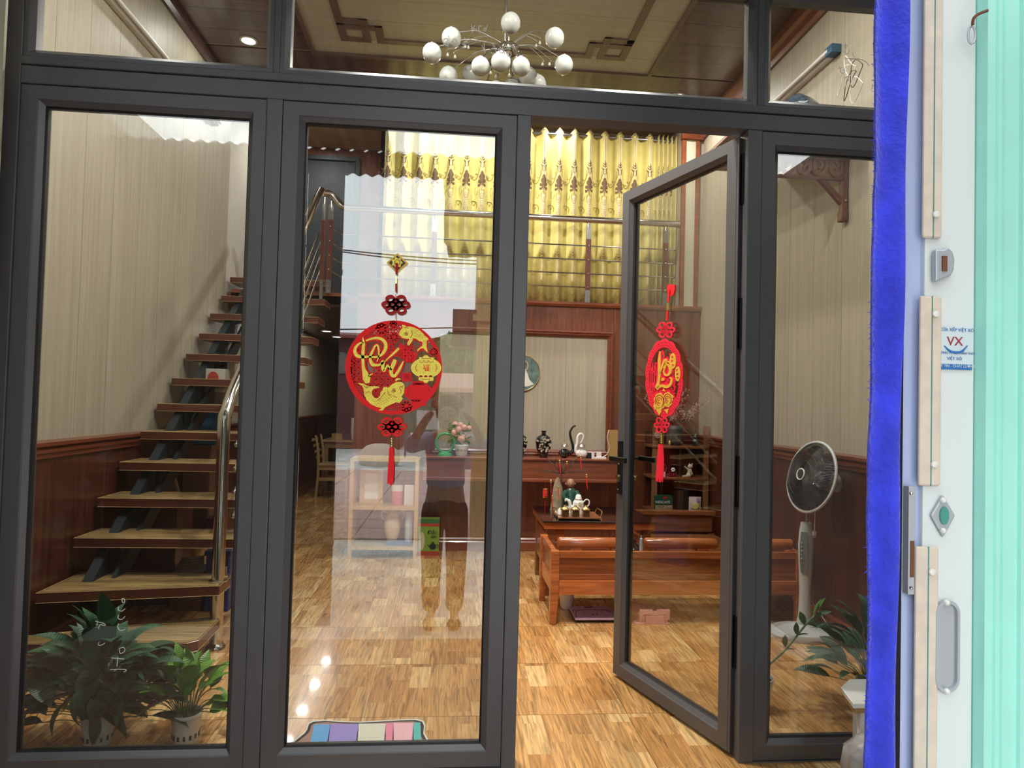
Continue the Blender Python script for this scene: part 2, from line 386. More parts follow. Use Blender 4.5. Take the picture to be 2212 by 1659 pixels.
# wall above / beside the door front
wf = MB(); wf.box(XL-.16, -1.537, -.10, .02, -.12, ZC+.1); wf.box(1.985, XR+.16, -.10, .02, -.12, ZC+.1); wf.box(-1.537, 1.985, -.10, .02, 2.885, ZC+.1)
wf = wf.build('wall_front', 'plaster', kind='structure')
planks(wf, 'panel', 'cladding_pale', 'x', XL-.1, -1.487, .19, -.112, 0, ZC, .012)

# ceiling
ce = MB().box(XL-.16, XR+.16, -.1, 10, ZC+.012, ZC+.12).build('ceiling', 'plaster', kind='structure')
CX0, CX1, CY0, CY1 = -1.09, 1.445, .42, 2.635
def slab(name, x0, x1, y0, y1, m, z=ZC, th=.012):
    return MB().box(x0, x1, y0, y1, z, z+th).build(name, m, ce)
def strip_x(x0, x1, y0, y1, w, m, name='board'):
    y = y0
    while y < y1-1e-4:
        b = min(y+w, y1); slab(name, x0, x1, y+.0015, b-.0015, m); y = b
strip_x(CX0, CX1, CY0, CY1, .25, 'ceiling_beige', 'beige_board')
strip_x(XL, CX0-.03, CY0, CY1, .25, 'ceiling_dark'); strip_x(CX1+.03, XR, CY0, CY1, .25, 'ceiling_dark')
strip_x(XL, XR, 0, CY0-.03, .2, 'ceiling_dark'); strip_x(XL, XR, CY1+.03, 3.38, .24, 'ceiling_dark')
ed = MB()
for x0, x1, y0, y1 in ((CX0-.03, CX0, CY0-.03, CY1+.03), (CX1, CX1+.03, CY0-.03, CY1+.03), (CX0, CX1, CY0-.03, CY0), (CX0, CX1, CY1, CY1+.03)): ed.box(x0, x1, y0, y1, ZC-.018, ZC+.01)
ed.build('edge_trim', 'key_brown', ce)
# key fret border, flat boards under the beige field
W2 = .026; kz0, kz1 = ZC-.010, ZC
kb = MB()
kn = [0]
def seg(x0, y0, x1, y1): kn[0] += 1; kb.box(min(x0, x1)-W2, max(x0, x1)+W2, min(y0, y1)-W2, max(y0, y1)+W2, kz0-.0004*(kn[0] % 7), kz1+.002)
KL, KRX, KF, KN = -.845, 1.19, 2.42, .66
def keyc(sx, x0, sy, y0):
    # Greek key corner; x0,y0 outer corner
    fx = lambda d: x0+sx*d; fy = lambda d: y0-sy*d
    for a in (((0, .235), (.165, .235)), ((.165, .235), (.165, 0)), ((.165, 0), (0, 0)), ((0, 0), (0, .16)), ((0, .16), (.26, .16)), ((.26, .16), (.26, 0))):
        (a0, b0), (a1, b1) = a; seg(fx(a0), fy(b0), fx(a1), fy(b1))
keyc(1, KL, 1, KF); keyc(-1, KRX, 1, KF); keyc(1, KL, -1, KN); keyc(-1, KRX, -1, KN)
seg(KL+.26, KF, KRX-.26, KF); seg(KL+.26, KN, KRX-.26, KN); seg(KL, KN+.235, KL, KF-.235); seg(KRX, KN+.235, KRX, KF-.235)
kb.build('key_fret', 'key_brown', ce)
# crown boards
molding('trim_3', [(0, 3.70), (.02, 3.70), (.03, 3.73), (.03, 3.78), (.05, 3.80), (.05, ZC), (0, ZC)], 'y', .02, 3.40, XR, -1, 'rail_wood')
molding('trim_4', [(0, 3.80), (.02, 3.80), (.035, 3.83), (.05, 3.84), (.05, ZC), (0, ZC)], 'y', .02, 3.40, XL, 1, 'ceiling_dark')
# loft (mezzanine) floor, ceiling over it, its rooms
lo = MB().box(-.90, XR+.012, YB+.013, 6.0, ZM-.06, ZM).box(XL, -.90, YB+.06, 6.0, ZM-.06, ZM).build('floor_loft', 'wall_wood', kind='structure')
lc = MB().box(XL, XR, YB, 10, ZC, ZC+.012).build('ceiling_loft', 'ceiling_tan', kind='structure')
wb = MB().box(-.83, XR+.012, YB+.012, YB+.10, -.1, ZM-.06).build('wall_back', 'plaster', kind='structure')
for a, b, z0, z1 in ((-.83, -.17, .115, ZM), (1.405, XR, .115, ZM), (-.17, 1.405, .115, .84), (-.17, 1.405, 1.905, ZM)):
    planks(wb, 'wall_panel', 'wall_wood', 'x', a, b, .40, YB, z0, z1, .012)
planks(wb, 'inset_panel', 'cladding', 'x', -.12, 1.355, .37, YB+.004, .86, 1.885, .008)
fr = MB()
def rect_frame(mb, x0, x1, z0, z1, prof, ybase, sy=-1):
    """mitred frame; prof = closed list of (inset, out)"""
    rings = []
    for cx, cz, ix, iz in ((x0, z0, 1, 1), (x1, z0, -1, 1), (x1, z1, -1, -1), (x0, z1, 1, -1)):
        rings.append([Vector((cx+ix*i, ybase+sy*o, cz+iz*i)) for i, o in prof])
    return mb.loft(rings, cap=False, closed=True)
rect_frame(fr, -.17, 1.405, .83, 1.925, [(0, 0), (0, .028), (.012, .034), (.024, .026), (.032, .03), (.044, .018), (.052, .012), (.052, 0)], YB)
fr.build('panel_molding', 'rail_wood', wb)
molding('baseboard_back', BB, 'x', -.83, XR, YB, -1, 'ledge_wood')
molding('trim_5', [(0, ZM-.02), (.02, ZM-.02), (.03, ZM), (.03, ZM+.02), (-.05, ZM+.02), (-.05, ZM)], 'x', -.83, XR, YB, -1, 'ledge_wood')
# corridor behind: side wall, end wall, ceiling
MB().box(-.62, -.50, YB+.10, 10, -.1, ZM-.06).build('wall_corridor', 'wall_wood', kind='structure')
MB().box(XL-.16, XR, 9.4, 9.5, -.1, ZC).build('wall_end', 'wainscot', kind='structure')
pc = MB().box(XL, -.62, YB+.10, 9.4, ZM-.085, ZM-.061).build('ceiling_corridor', 'ceiling_dark', kind='structure')
MB().box(XL, XL+.13, YB+.1, 9.4, ZM-.15, ZM-.086).build('trim_6', 'ceiling_dark', kind='structure')
# loft rooms: wall and dark doorway left, curtain niche right
wlf = MB().box(XL, -.70, 4.60, 4.70, ZM, ZC).build('wall_loft', 'wall_wood', kind='structure')
d0 = MB(); rect_frame(d0, -1.70, -1.02, ZM, 3.78, [(0, 0), (0, .03), (.04, .03), (.05, .015), (.05, 0)], 4.60)
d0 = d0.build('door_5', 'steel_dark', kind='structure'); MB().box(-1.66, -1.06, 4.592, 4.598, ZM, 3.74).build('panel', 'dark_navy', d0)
MB().box(-.72, -.62, 3.80, 4.60, ZM, ZC).build('wall_loft_side', 'wall_wood', kind='structure')
MB().box(-.72, XR, 3.80, 3.88, ZM, ZC).build('wall_loft_back', 'cladding', kind='structure')
# right pilaster beside the loft
pl = MB().box(2.02, XR+.012, YB+.02, YB+.4, ZM, ZC).build('wall_pilaster', 'cladding', kind='structure')
for x0, x1, m in ((2.00, 2.035, 'ledge_wood'), (2.125, 2.16, 'ledge_wood')):
    MB().box(x0, x1, YB-.012, YB+.02, ZM+.02, ZC).build('upright_trim', m, pl)
MB().box(2.035, 2.125, YB, YB+.02, ZM+.02, ZC).build('inlay_panel', 'cladding_pale', pl)
MB().box(1.99, XR, YB-.03, YB+.018, 3.69, 3.735).build('cross_trim', 'ledge_wood', pl)
# ------------------------------------------------------------------ the aluminium door front
def leaf_frame(x0, x1, z0, z1, parent, name, gx=(.079, .075), T=Matrix.Identity(4), yc=0, wz=(.076, .068)):
    """door leaf from x0..x1, z0..z1; front face toward -y; returns glass rectangle"""
    L, Rr = gx; B, Tp = wz
    def ringset(prof):
        rings = []
        for cx, cz, ix, iz, wx, wzz in ((x0, z0, 1, 1, L, B), (x1, z0, -1, 1, Rr, B), (x1, z1, -1, -1, Rr, Tp), (x0, z1, 1, -1, L, Tp)):
            rings.append([T @ Vector((cx+ix*i*wx, yc+o, cz+iz*i*wzz)) for i, o in prof])
        return rings
    MB().loft(ringset([(0, -.030), (.68, -.030), (.72, -.027), (.72, .030), (0, .030)]), False, True).build('door_frame', 'frame_grey', parent)
    MB().loft(ringset([(.70, -.027), (.94, -.012), (.94, .022), (.70, .028)]), False, True).build('glazing_bead', 'frame_bevel', parent)
    MB().loft(ringset([(.93, -.013), (1.0, -.006), (1.0, .010), (.93, .018)]), False, True).build('gasket', 'gasket', parent)
    gx0, gx1, gz0, gz1 = x0+L-.004, x1-Rr+.004, z0+B-.004, z1-Tp+.004
    vs = MB().box(gx0, gx1, yc-.003, yc+.003, gz0, gz1, T)
    vs.build('pane', 'glass', parent)
# fixed frame: jambs, head, mullions, transom bars
tr = thing('trim_7', None, None, kind='structure')
def bar(x0, x1, z0, z1, name='frame_bar', y0=-.036, y1=.04, m='frame_grey'): return MB().box(x0, x1, y0, y1, z0, z1).build(name, m, tr, bevel=.003)
bar(-1.535, -1.480, 0, 2.94, 'jamb'); bar(1.935, 1.985, 0, 2.94, 'jamb')
bar(-1.480, 1.935, 2.317, 2.378, 'head_bar'); bar(-1.480, 1.935, 2.380, 2.408, 'head_bar', y0=-.042)
bar(-1.480, 1.935, 2.860, 2.94, 'head_bar')
bar(-.671, -.617, 0, 2.317, 'mullion'); bar(.206, .256, -.004, 2.317, 'mullion'); bar(1.066, 1.122, 0, 2.317, 'mullion')
bar(-.655, -.633, 2.408, 2.860, 'mullion'); bar(1.100, 1.126, 2.408, 2.860, 'mullion')
bar(-1.480, -.671, -.004, .003, 'sill_bar'); bar(-.617, .206, -.004, .003, 'sill_bar'); bar(1.122, 1.935, -.004, .003, 'sill_bar')
d1 = thing('door_1', None, None, kind='structure'); leaf_frame(-1.478, -.673, .006, 2.314, d1, '', (.075, .064))
d2 = thing('door_2', None, None, kind='structure'); leaf_frame(-.615, .204, .006, 2.314, d2, '')
d4 = thing('door_4', None, None, kind='structure'); leaf_frame(1.124, 1.933, .006, 2.314, d4, '', (.072, .070))
# transom windows
def transom(name, x0, x1, gx):
    w = thing(name, None, None, kind='structure')
    rings = lambda prof, a=0: [[Vector((cx+ix*i*gx, o, cz+iz*i*.034)) for i, o in prof] for cx, cz, ix, iz in ((x0, 2.408, 1, 1), (x1, 2.408, -1, 1), (x1, 2.860, -1, -1), (x0, 2.860, 1, -1))]
    MB().loft(rings([(0, -.03), (.5, -.03), (1, -.012), (1, .025), (0, .025)]), False, True).build('window_frame', 'frame_bevel', w)
    MB().box(x0+gx-.004, x1-gx+.004, -.003, .003, 2.408+.03, 2.860-.03).build('pane', 'glass', w)
    return w
w1 = transom('window_1', -1.480, -.655, .030); w2 = transom('window_2', -.633, 1.100, .030); w3 = transom('window_3', 1.126, 1.935, .033)
# open leaf, hinged on the mullion, swung into the room
HX, HY, HA = 1.046, .018, -math.radians(71)
d3 = thing('door_3', None, None, (HX, HY, 0), HA, kind='structure')
T3 = Matrix.Translation((HX, HY, 0)) @ Matrix.Rotation(HA, 4, 'Z')
leaf_frame(-.770, 0, .016, 2.306, d3, '', (.075, .075), T3, .030)
hinge_edge = MB()
for i, y in enumerate((.004, .016, .026, .036, .046, .056)): hinge_edge.box(0, .004 if i % 2 else .0015, y, y+.006, .016, 2.306, T3)
hinge_edge.build('edge_profile', 'frame_grey', d3)
MB().box(.0, .012, .001, .006, .016, 2.306, T3).build('edge_lip', 'frame_grey', d3)
MB().box(.0, .014, .054, .060, .016, 2.306, T3).build('edge_lip', 'frame_grey', d3)
for zc in (.42, 1.01, 1.60, 2.145):
    h = MB().box(.001, .008, .006, .040, zc-.05, zc+.05, T3); h.box(.004, .012, .036, .058, zc-.05, zc+.05, T3)
    h.tube([T3 @ Vector((.014, .062, zc-.052)), T3 @ Vector((.014, .062, zc+.052))], .008, 10)
    h = h.build('hinge', 'frame_black', d3)
    for k in (-.03, 0, .03): MB().ball(T3 @ Vector((.009, .018, zc+k)), .0045, 8, 5).build('screw', 'steel', h)
    MB().box(1.061, 1.066, -.006, .022, zc-.095, zc+.095).build('hinge_plate', 'frame_black', tr)
# lock plate and lever handles
def leafpt(x, y, z): return T3 @ Vector((x, y, z))
lp = MB().box(-.757, -.722, -.010, .0, .86, 1.115, T3).build('lock_plate', 'frame_black', d3, bevel=.004)
for s, y0, y1 in ((1, -.052, -.010), (-1, .060, .105)):
    h = MB(); yy = (y0 if s > 0 else y1)
    h.tube([leafpt(-.740, y0, 1.03), leafpt(-.740, y1, 1.03)], .009, 10)
    h.box(-.752, -.622, yy-.008, yy+.008, 1.018, 1.042, T3)
    h.build('handle', 'frame_black', d3, bevel=.003)
k = MB(); k.tube([leafpt(-.740, -.020, .945), leafpt(-.740, -.008, .945)], .0085, 12); k.box(-.744, -.736, -.018, -.008, .920, .945, T3); k.build('lock_cylinder', 'brass', d3)
MB().tube([leafpt(-.740, .060, .935), leafpt(-.740, .082, .935)], .010, 12).build('thumb_turn', 'brass', d3)
for z in (.885, 1.005): MB().ball(leafpt(-.740, -.011, z), .004, 8, 5).build('screw', 'steel', d3)

# ------------------------------------------------------------------ indoor lamps
def area(name, loc, size, power, color=(1, .95, .88), rot=(0, 0, 0), sx=None):
    l = bpy.data.lights.new(name, 'AREA'); l.shape = 'DISK' if sx is None else 'RECTANGLE'; l.size = size
    if sx: l.size_y = sx
    l.energy = power*LAMP; l.color = color
    o = bpy.data.objects.new(name, l); col.objects.link(o); o.location = loc; o.rotation_euler = rot
    return o
def downlight(x, y, z, power, where, warm=(1, .95, .88), r=.045):
    t = thing('downlight', 'round recessed downlight '+where, 'light', (x, y, z), kind='thing')
    t['group'] = 'recessed downlights'
    rr = [(r, .0), (r+.014, .0), (r+.016, -.006), (r+.004, -.008), (r, -.004)]
    MB().lathe([(r+.016, .004), (r+.016, -.006), (r+.004, -.008), (r, -.003), (r-.002, .004)], (x, y, z), 20).build('bezel', 'white_plastic', t, smooth=True)
    MB().lathe([(.0, -.002), (r-.002, -.002), (r-.002, .002), (0, .002)], (x, y, z), 20).build('diffuser', 'lamp_on', t)
    a = area('downlight_lamp', (x, y, z-.012), r*2, power, warm); a.parent = t; a.matrix_basis = Matrix.Translation((0, 0, -.012)); a['kind'] = 'helper'
for x, y, p, s in ((-1.55, .55, 14, 'over the foot of the stair'), (-1.55, 2.55, 20, 'over the middle of the stair'), (1.83, .55, 15, 'by the wall over the standing fan'),
                   (1.80, 2.95, 34, 'near the curtain above the open leaf'), (.15, .28, 135, 'just inside the door front'), (-.45, 1.05, 95, 'added unseen left of centre in the beige ceiling field'), (1.0, 1.05, 95, 'added unseen right of centre in the beige ceiling field'), (.15, 3.02, 75, 'in front of the loft rail')):  # the pair in the beige field are unseen lamps added to brighten the floor
    downlight(x, y, ZC-.001, p, s)
downlight(-1.42, 3.95, ZC-.001, 34, 'over the loft landing')
for i, y in enumerate((4.35, 5.0, 5.65, 6.35)):
    downlight(-1.50, y, ZM-.086, 9, ('nearest the stair in the corridor', 'second in the corridor row', 'third in the corridor row', 'over the dining table')[i], r=.05)
downlight(.9, 3.46, ZC-.001, 9, 'between the curtain and the rail')
downlight(-.25, 3.46, ZC-.001, 8, 'above the left end of the curtain')
# ------------------------------------------------------------------ outside: porch, street, what the panes mirror
def mir(px, py, d): p = atY(px, py, d); return Vector((p.x, -d, p.z))
mat('concrete', (.76, .75, .71), .85, noise=.25, nscale=3, bump=.3, bscale=12)
mat('paving_red', (.66, .46, .40), .8, noise=.15, nscale=5)
mat('joint_dark', (.10, .08, .07), .9)
mat('porch_tile', (.28, .17, .13), .45, noise=.12, nscale=9)
mat('roof_sheet', (.06, .055, .055), .6, .3)
mat('translucent_sheet', (.75, .78, .74), .5, emit=0)
mat('side_panel', (.09, .06, .045), .6, noise=.2, nscale=5)
mat('tarp', (.028, .026, .030), .8, noise=.3, nscale=6)
mat('maroon_wall', (.10, .035, .030), .7, noise=.2, nscale=1)
mat('red_roof', (.24, .07, .05), .7)
mat('grey_wall', (.20, .18, .17), .8, noise=.25, nscale=1.5)
mat('yellow_wall', (.52, .38, .16), .8, noise=.1, nscale=2)
mat('pink_roof', (.55, .33, .28), .8)
mat('leaf_far', (.10, .20, .06), .7, noise=.5, nscale=8)
mat('cable', (.02, .02, .02), .6)
gz = -.37
gd = MB().box(-14, 16, -40, -1.30, gz-.2, gz).build('ground', 'concrete', kind='structure')
rp = MB()
for i in range(12):
    for j in range(7):
        x0 = -3.2+j*1.05; y0 = -5.6-i*.64
        MB().box(x0, x0+1.03, y0-.62, y0, gz, gz+.02).build('paving_slab', 'paving_red', gd)
po = MB().box(-2.44, XR+.3, -1.26, -.17, gz-.1, -.012).build('floor_porch', 'joint_dark', kind='structure')
for i in range(9):
    for j in range(3):
        x0 = XL-.1+i*.47; y0 = -.185-j*.36
        MB().box(x0, x0+.466, y0-.357, y0, -.012, -.002).build('tile', 'porch_tile', po)
# porch side walls and roof
sw = MB().box(-2.60, -2.45, -4.2, -.12, gz, 3.4).box(-2.60, -2.45, -8.5, -4.2, gz, 2.7).build('wall_porch_left', 'side_panel', kind='structure')  # low far stretch is unseen, added to keep sky out of the left pane
MB().box(XR+.30, XR+.42, -3.9, -.12, gz, 3.1).build('wall_porch_right', 'side_panel', kind='structure')
def corrugated(y0, y1, z0, z1, x0, x1, name, m, parent=None, kind=None):
    mb = MB(); n = int((x1-x0)/.02); rings = []
    for i in range(n+1):
        x = x0+(x1-x0)*i/n; dz = .012*math.sin(i*PI/2.5)
        rings.append([Vector((x, y0, z0+dz)), Vector((x, y1, z1+dz)), Vector((x, y1, z1+dz+.006)), Vector((x, y0, z0+dz+.006))])
    return mb.loft(rings).build(name, m, parent, kind=kind)
rf = corrugated(-.12, -1.62, 3.16, 3.10, -2.46, XR+.4, 'roof_porch', 'roof_sheet', kind='structure')
corrugated(-1.62, -2.47, 3.10, 3.08, -2.32, -1.20, 'clear_roof_sheet', 'translucent_sheet', rf)
corrugated(-1.62, -2.49, 3.10, 3.08, -.485, 2.2, 'clear_roof_sheet', 'translucent_sheet', rf)
MATS['translucent_sheet'].node_tree.nodes['Principled BSDF'].inputs['Transmission Weight'].default_value = .0
tt = MATS['translucent_sheet'].node_tree; bs = tt.nodes['Principled BSDF']; ts = tt.nodes.new('ShaderNodeBsdfTranslucent'); ts.inputs['Color'].default_value = (.85, .88, .84, 1)
mxs = tt.nodes.new('ShaderNodeMixShader'); mxs.inputs[0].default_value = .85; tps = tt.nodes.new('ShaderNodeBsdfTransparent'); mx2 = tt.nodes.new('ShaderNodeMixShader'); mx2.inputs[0].default_value = .80
tt.links.new(bs.outputs[0], mxs.inputs[1]); tt.links.new(ts.outputs[0], mxs.inputs[2]); tt.links.new(mxs.outputs[0], mx2.inputs[1]); tt.links.new(tps.outputs[0], mx2.inputs[2]); tt.links.new(mx2.outputs[0], tt.nodes['Material Output'].inputs[0])
corrugated(-2.49, -2.96, 3.08, 3.06, -2.46, XR+.4, 'roof_sheet', 'roof_sheet', rf)
corrugated(-1.62, -2.49, 3.10, 3.08, -1.20, -.485, 'roof_sheet', 'roof_sheet', rf)
# hanging tarpaulins under the roof edge: ragged sheets with thickness
def sheet(name, pts, y, label, m='tarp', th=.012):
    mb = MB(); R2 = random.Random(3); P = []
    n = len(pts)
    for i in range(n):
        a, b = pts[i], pts[(i+1) % n]; k = max(1, int(math.dist(a, b)/.06))
        for j in range(k): P.append((a[0]+(b[0]-a[0])*j/k+R2.uniform(-.008, .008), a[1]+(b[1]-a[1])*j/k+R2.uniform(-.008, .008)))
    mb.prism(P, lambda x, z, d: (x, y+d+.02*math.sin(x*9), z), 0, th)
    return mb.build(name, m, label=label, cat='tarpaulin')
q = lambda px, py, d: (mir(px, py, d).x, mir(px, py, d).z)
sheet('tarpaulin', [q(958, 385, 3.0), (2.3, 3.06), (2.3, 1.95), q(1090, 562, 3.0), q(968, 556, 3.0), q(966, 530, 3.0), q(960, 520, 3.0), q(957, 470, 3.0), q(962, 420, 3.0)], -3.0, 'dark ragged tarpaulin hanging from the porch roof edge, mirrored above the pillar')
g2_ = thing('folding_gate', 'unseen dark shutter added across the left half of the porch front as a mirror blocker', 'gate', (-1.63, -2.6, gz), group='folding gate leaves')  # unseen blocker added to keep sky and ground out of the left pane's mirror
for i in range(12): MB().box(-2.44+.134*i, -2.44+.134*i+.128, -2.63+.012*(i % 2), -2.60+.012*(i % 2), gz, 3.05).build('slat', 'side_panel', g2_)
for z in (.2, 1.2, 2.2): MB().box(-2.44, -.84, -2.66, -2.64, z, z+.04).build('cross_bar', 'steel_dark', g2_)
# far side of the street
def bld(name, label, x0, x1, y0, y1, z1, m, roof=None, rz=.6, cat='building'):
    t = thing(name, label, cat, ((x0+x1)/2, (y0+y1)/2, gz)); MB().box(x0, x1, y0, y1, gz, z1).build('wall', m, t)
    if roof:
        o = .4; mb = MB(); ym = (y0+y1)/2
        mb.loft([[Vector((x, y1+o, z1-.05)), Vector((x, ym, z1+rz)), Vector((x, y0-o, z1-.05)), Vector((x, y0-o, z1+.05)), Vector((x, ym, z1+rz+.1)), Vector((x, y1+o, z1+.05))] for x in (x0-o, x1+o)])
        mb.build('roof', roof, t)
    return t
b = bld('warehouse', 'maroon shed wall across the street, mirrored behind the hanging disc', -9, -1.7, -26, -20, 3.3, 'maroon_wall', 'red_roof', .35)
for i in range(6): MB().box(-8.8+i*1.15, -8.1+i*1.15, -19.99, -19.95, 2.1, 2.8).build('window', 'grey_wall', b)
b = bld('house', 'low grey house with a pink tiled roof across the street', .1, 3.2, -18, -14, 1.55, 'grey_wall', 'pink_roof', .4)
b = bld('yellow_pillar', 'tall yellow painted pillar of the neighbouring house, mirrored beside the leaf frame', .27, 1.2, -6.4, -5.6, 3.6, 'yellow_wall', cat='pillar')
MB().box(.22, 1.3, -6.45, -5.55, 2.25, 2.33).build('cornice', 'yellow_wall', b); MB().box(-.02, .27, -6.2, -5.7, 1.95, 2.4).build('beam_end', 'side_panel', b)
MB().box(-18, 18, -34, -33.6, gz, 2.6).build('backdrop_wall', 'grey_wall', label='long grey backdrop wall added to block the low sky behind the street houses', cat='wall')  # added backdrop; keeps bright low sky out of the mirrored street
bld('shed', 'brown shed far down the left side of the street', -16, -9.5, -19, -12, 3.2, 'maroon_wall', 'red_roof', .4)
bld('wall', 'pale wall to the far right of the street', 6, 14, -16, -11, 4.2, 'grey_wall', 'red_roof', .5)
# trees across the street
tr_ = thing('street_tree', 'leafy green tree above the roofs across the street', 'tree', (.9, -21, gz))
MB().tube([(.9, -21, gz), (1.0, -21, 1.5), (.9, -21, 3)], [.15, .12, .07], 8).build('trunk', 'side_panel', tr_)
lf = MB(); R3 = random.Random(5)
for i in range(5000):
    a = R3.uniform(0, 2*PI); e = R3.uniform(-1, 1); rr = R3.uniform(.6, 1)**.4
    c = Vector((.9+2.3*rr*math.cos(a)*math.sqrt(1-e*e), -21+1.4*rr*math.sin(a)*math.sqrt(1-e*e), 2.3+1.5*rr*e))
    s_ = R3.uniform(.12, .24); d1_ = Vector((R3.uniform(-1, 1), R3.uniform(-1, 1), R3.uniform(-1, 1))).normalized(); d2_ = d1_.orthogonal().normalized()
    lf.add([c-d1_*s_, c+d2_*s_*.5, c+d1_*s_, c-d2_*s_*.5], [(0, 1, 2, 3)])
lf.build('foliage', 'leaf_far', tr_, kind='stuff')
# cables across the street
for i, (a, bz, sag) in enumerate((((-3, 4.1), 4.0, .35), ((-3, 4.25), 4.15, .5), ((-3, 2.4), 3.0, .1))):
    pts = [(-5+10*k/20, -9-i*.3, a[1]+(bz-a[1])*k/20-sag*math.sin(PI*k/20)) for k in range(21)]
    MB().tube(pts, .012, 5).build('cable', 'cable', label=('upper sagging black cable over the street', 'lower sagging black cable over the street', 'single thin cable rising over the red roofs')[i], cat='cable')
# sack and banner seen mirrored low on the street
sk = MB(); c = Vector((-1.75, -14.5, gz)); 
sk.loft([[c+Vector((w*math.cos(2*PI*j/14)*(1+.12*math.sin(3*j)), .6*w*math.sin(2*PI*j/14), z)) for j in range(14)] for w, z in ((.42, 0), (.5, .15), (.45, .35), (.3, .5), (.15, .55))])
mat('sack', (.62, .55, .45), .8, noise=.15, nscale=8)
sk.build('sack', 'sack', smooth=True, label='pale sack slumped on the street behind the hanging disc', cat='sack')
mat('banner_green', (.02, .16, .12), .5); mat('banner_white', (.6, .63, .62), .5); mat('banner_blue', (.05, .12, .22), .5)
bn = thing('street_banner', 'green and white notice board on posts across the street', 'banner', (-.75, -17, gz))
MB().box(-1.35, -.25, -17.03, -17, .35, 1.35).build('board', 'banner_green', bn); MB().box(-1.0, -.35, -16.995, -16.985, .45, 1.0).build('notice', 'banner_white', bn)
for x in (-1.3, -.3): MB().box(x-.03, x+.03, -17.06, -17.03, gz, 1.35).build('post', 'banner_blue', bn)

# ------------------------------------------------------------------ the photographer, mirrored in the second leaf
mat('skin', (.70, .47, .35), .5, spec=.4); mat('shirt_blue', (.50, .63, .86), .85, noise=.12, nscale=7, sheen=.2); mat('jeans', (.012, .012, .014), .85, noise=.25, nscale=10)
mat('hair', (.012, .009, .008), .45); mat('sandal', (.05, .04, .035), .6); mat('lips', (.42, .13, .12), .5); mat('eye_white', (.7, .68, .65), .3)
def skin(name, J, E, m, parent, sub=2, root=0):
    """J: list of (point, radius or (rx, ry)); E: edges"""
    me = bpy.data.meshes.new(name); T = wm(parent).inverted() if parent else Matrix.Identity(4)
    me.from_pydata([T @ Vector(j[0]) for j in J], E, []); o = bpy.data.objects.new(name, me); col.objects.link(o)
    if parent: o.parent = parent
    s = o.modifiers.new('skin', 'SKIN'); s.use_smooth_shade = True
    for i, j in enumerate(J):
        r_ = j[1] if hasattr(j[1], '__len__') else (j[1], j[1]); me.skin_vertices[0].data[i].radius = r_
    me.skin_vertices[0].data[root].use_root = True
    b = o.modifiers.new('round', 'SUBSURF'); b.levels = sub; b.render_levels = sub
    me.materials.append(MATS[m]); return o
YP = -2.66
pr = thing('person', 'person in pale blue shirt and dark jeans raising a phone, mirrored in the pane', 'person', (-.03, YP, gz))
def PV(x, dy, z): return Vector((x, YP+dy, z))
px0 = -.03
# body: one skinned surface (torso, neck, arms, legs)
J = [(PV(px0, 0, .56), (.155, .11)), (PV(px0, .0, .70), (.13, .10)), (PV(px0, 0, .88), (.145, .10)), (PV(px0, .0, 1.00), (.13, .085)), (PV(px0, .0, 1.075), .048), (PV(px0, .01, 1.13), .048),
     (PV(px0-.16, .0, .985), .052), (PV(px0-.27, .12, .93), .042), (PV(px0-.15, .21, 1.15), .030), (PV(px0-.105, .225, 1.205), .024),
     (PV(px0+.16, .0, .985), .052), (PV(px0+.28, .12, .95), .042), (PV(px0+.17, .21, 1.15), .030), (PV(px0+.125, .225, 1.205), .024),
     (PV(px0-.085, 0, .46), .085), (PV(px0-.085, .01, .08), .058), (PV(px0-.08, 0, -.28), .036), (PV(px0-.09, .12, -.335), .030),
     (PV(px0+.085, 0, .46), .085), (PV(px0+.09, .01, .08), .058), (PV(px0+.085, 0, -.28), .036), (PV(px0+.10, .12, -.335), .030)]
E_ = [(0, 1), (1, 2), (2, 3), (3, 4), (4, 5), (3, 6), (6, 7), (7, 8), (8, 9), (3, 10), (10, 11), (11, 12), (12, 13), (0, 14), (14, 15), (15, 16), (16, 17), (0, 18), (18, 19), (19, 20), (20, 21)]
skin('body', J, E_, 'skin', pr)
# shirt over the torso and upper arms, trousers over the legs
Js = [(PV(px0, 0, .60), (.175, .125)), (PV(px0, 0, .72), (.150, .115)), (PV(px0, 0, .88), (.165, .115)), (PV(px0, 0, .985), (.150, .10)), (PV(px0, 0, 1.03), .07),
      (PV(px0-.16, 0, .985), .068), (PV(px0-.275, .12, .93), .058), (PV(px0-.225, .165, 1.02), .050), (PV(px0+.16, 0, .985), .068), (PV(px0+.285, .12, .95), .058), (PV(px0+.24, .165, 1.03), .050)]
skin('shirt', Js, [(0, 1), (1, 2), (2, 3), (3, 4), (3, 5), (5, 6), (6, 7), (3, 8), (8, 9), (9, 10)], 'shirt_blue', pr)
Jt = [(PV(px0, 0, .60), (.16, .115)), (PV(px0, 0, .50), (.175, .125)), (PV(px0-.09, 0, .40), .105), (PV(px0-.09, .01, .05), .080), (PV(px0-.085, 0, -.30), .070),
      (PV(px0+.09, 0, .40), .105), (PV(px0+.095, .01, .05), .080), (PV(px0+.09, 0, -.30), .070)]
skin('trousers', Jt, [(0, 1), (1, 2), (2, 3), (3, 4), (1, 5), (5, 6), (6, 7)], 'jeans', pr)
for sx in (-1, 1):
    MB().loft([[Vector((px0+sx*.09+.045*math.cos(2*PI*j/12), YP+.07+.13*math.sin(2*PI*j/12), z)) for j in range(12)] for z in (gz, gz+.022)]).build('sandal', 'sandal', pr)
    MB().tube([PV(px0+sx*.09-.045, .10, gz+.02), PV(px0+sx*.09-.03, .11, gz+.055), PV(px0+sx*.09+.03, .11, gz+.055), PV(px0+sx*.09+.045, .10, gz+.02)], .009, 6).build('strap', 'sandal', pr)
hz = 1.185
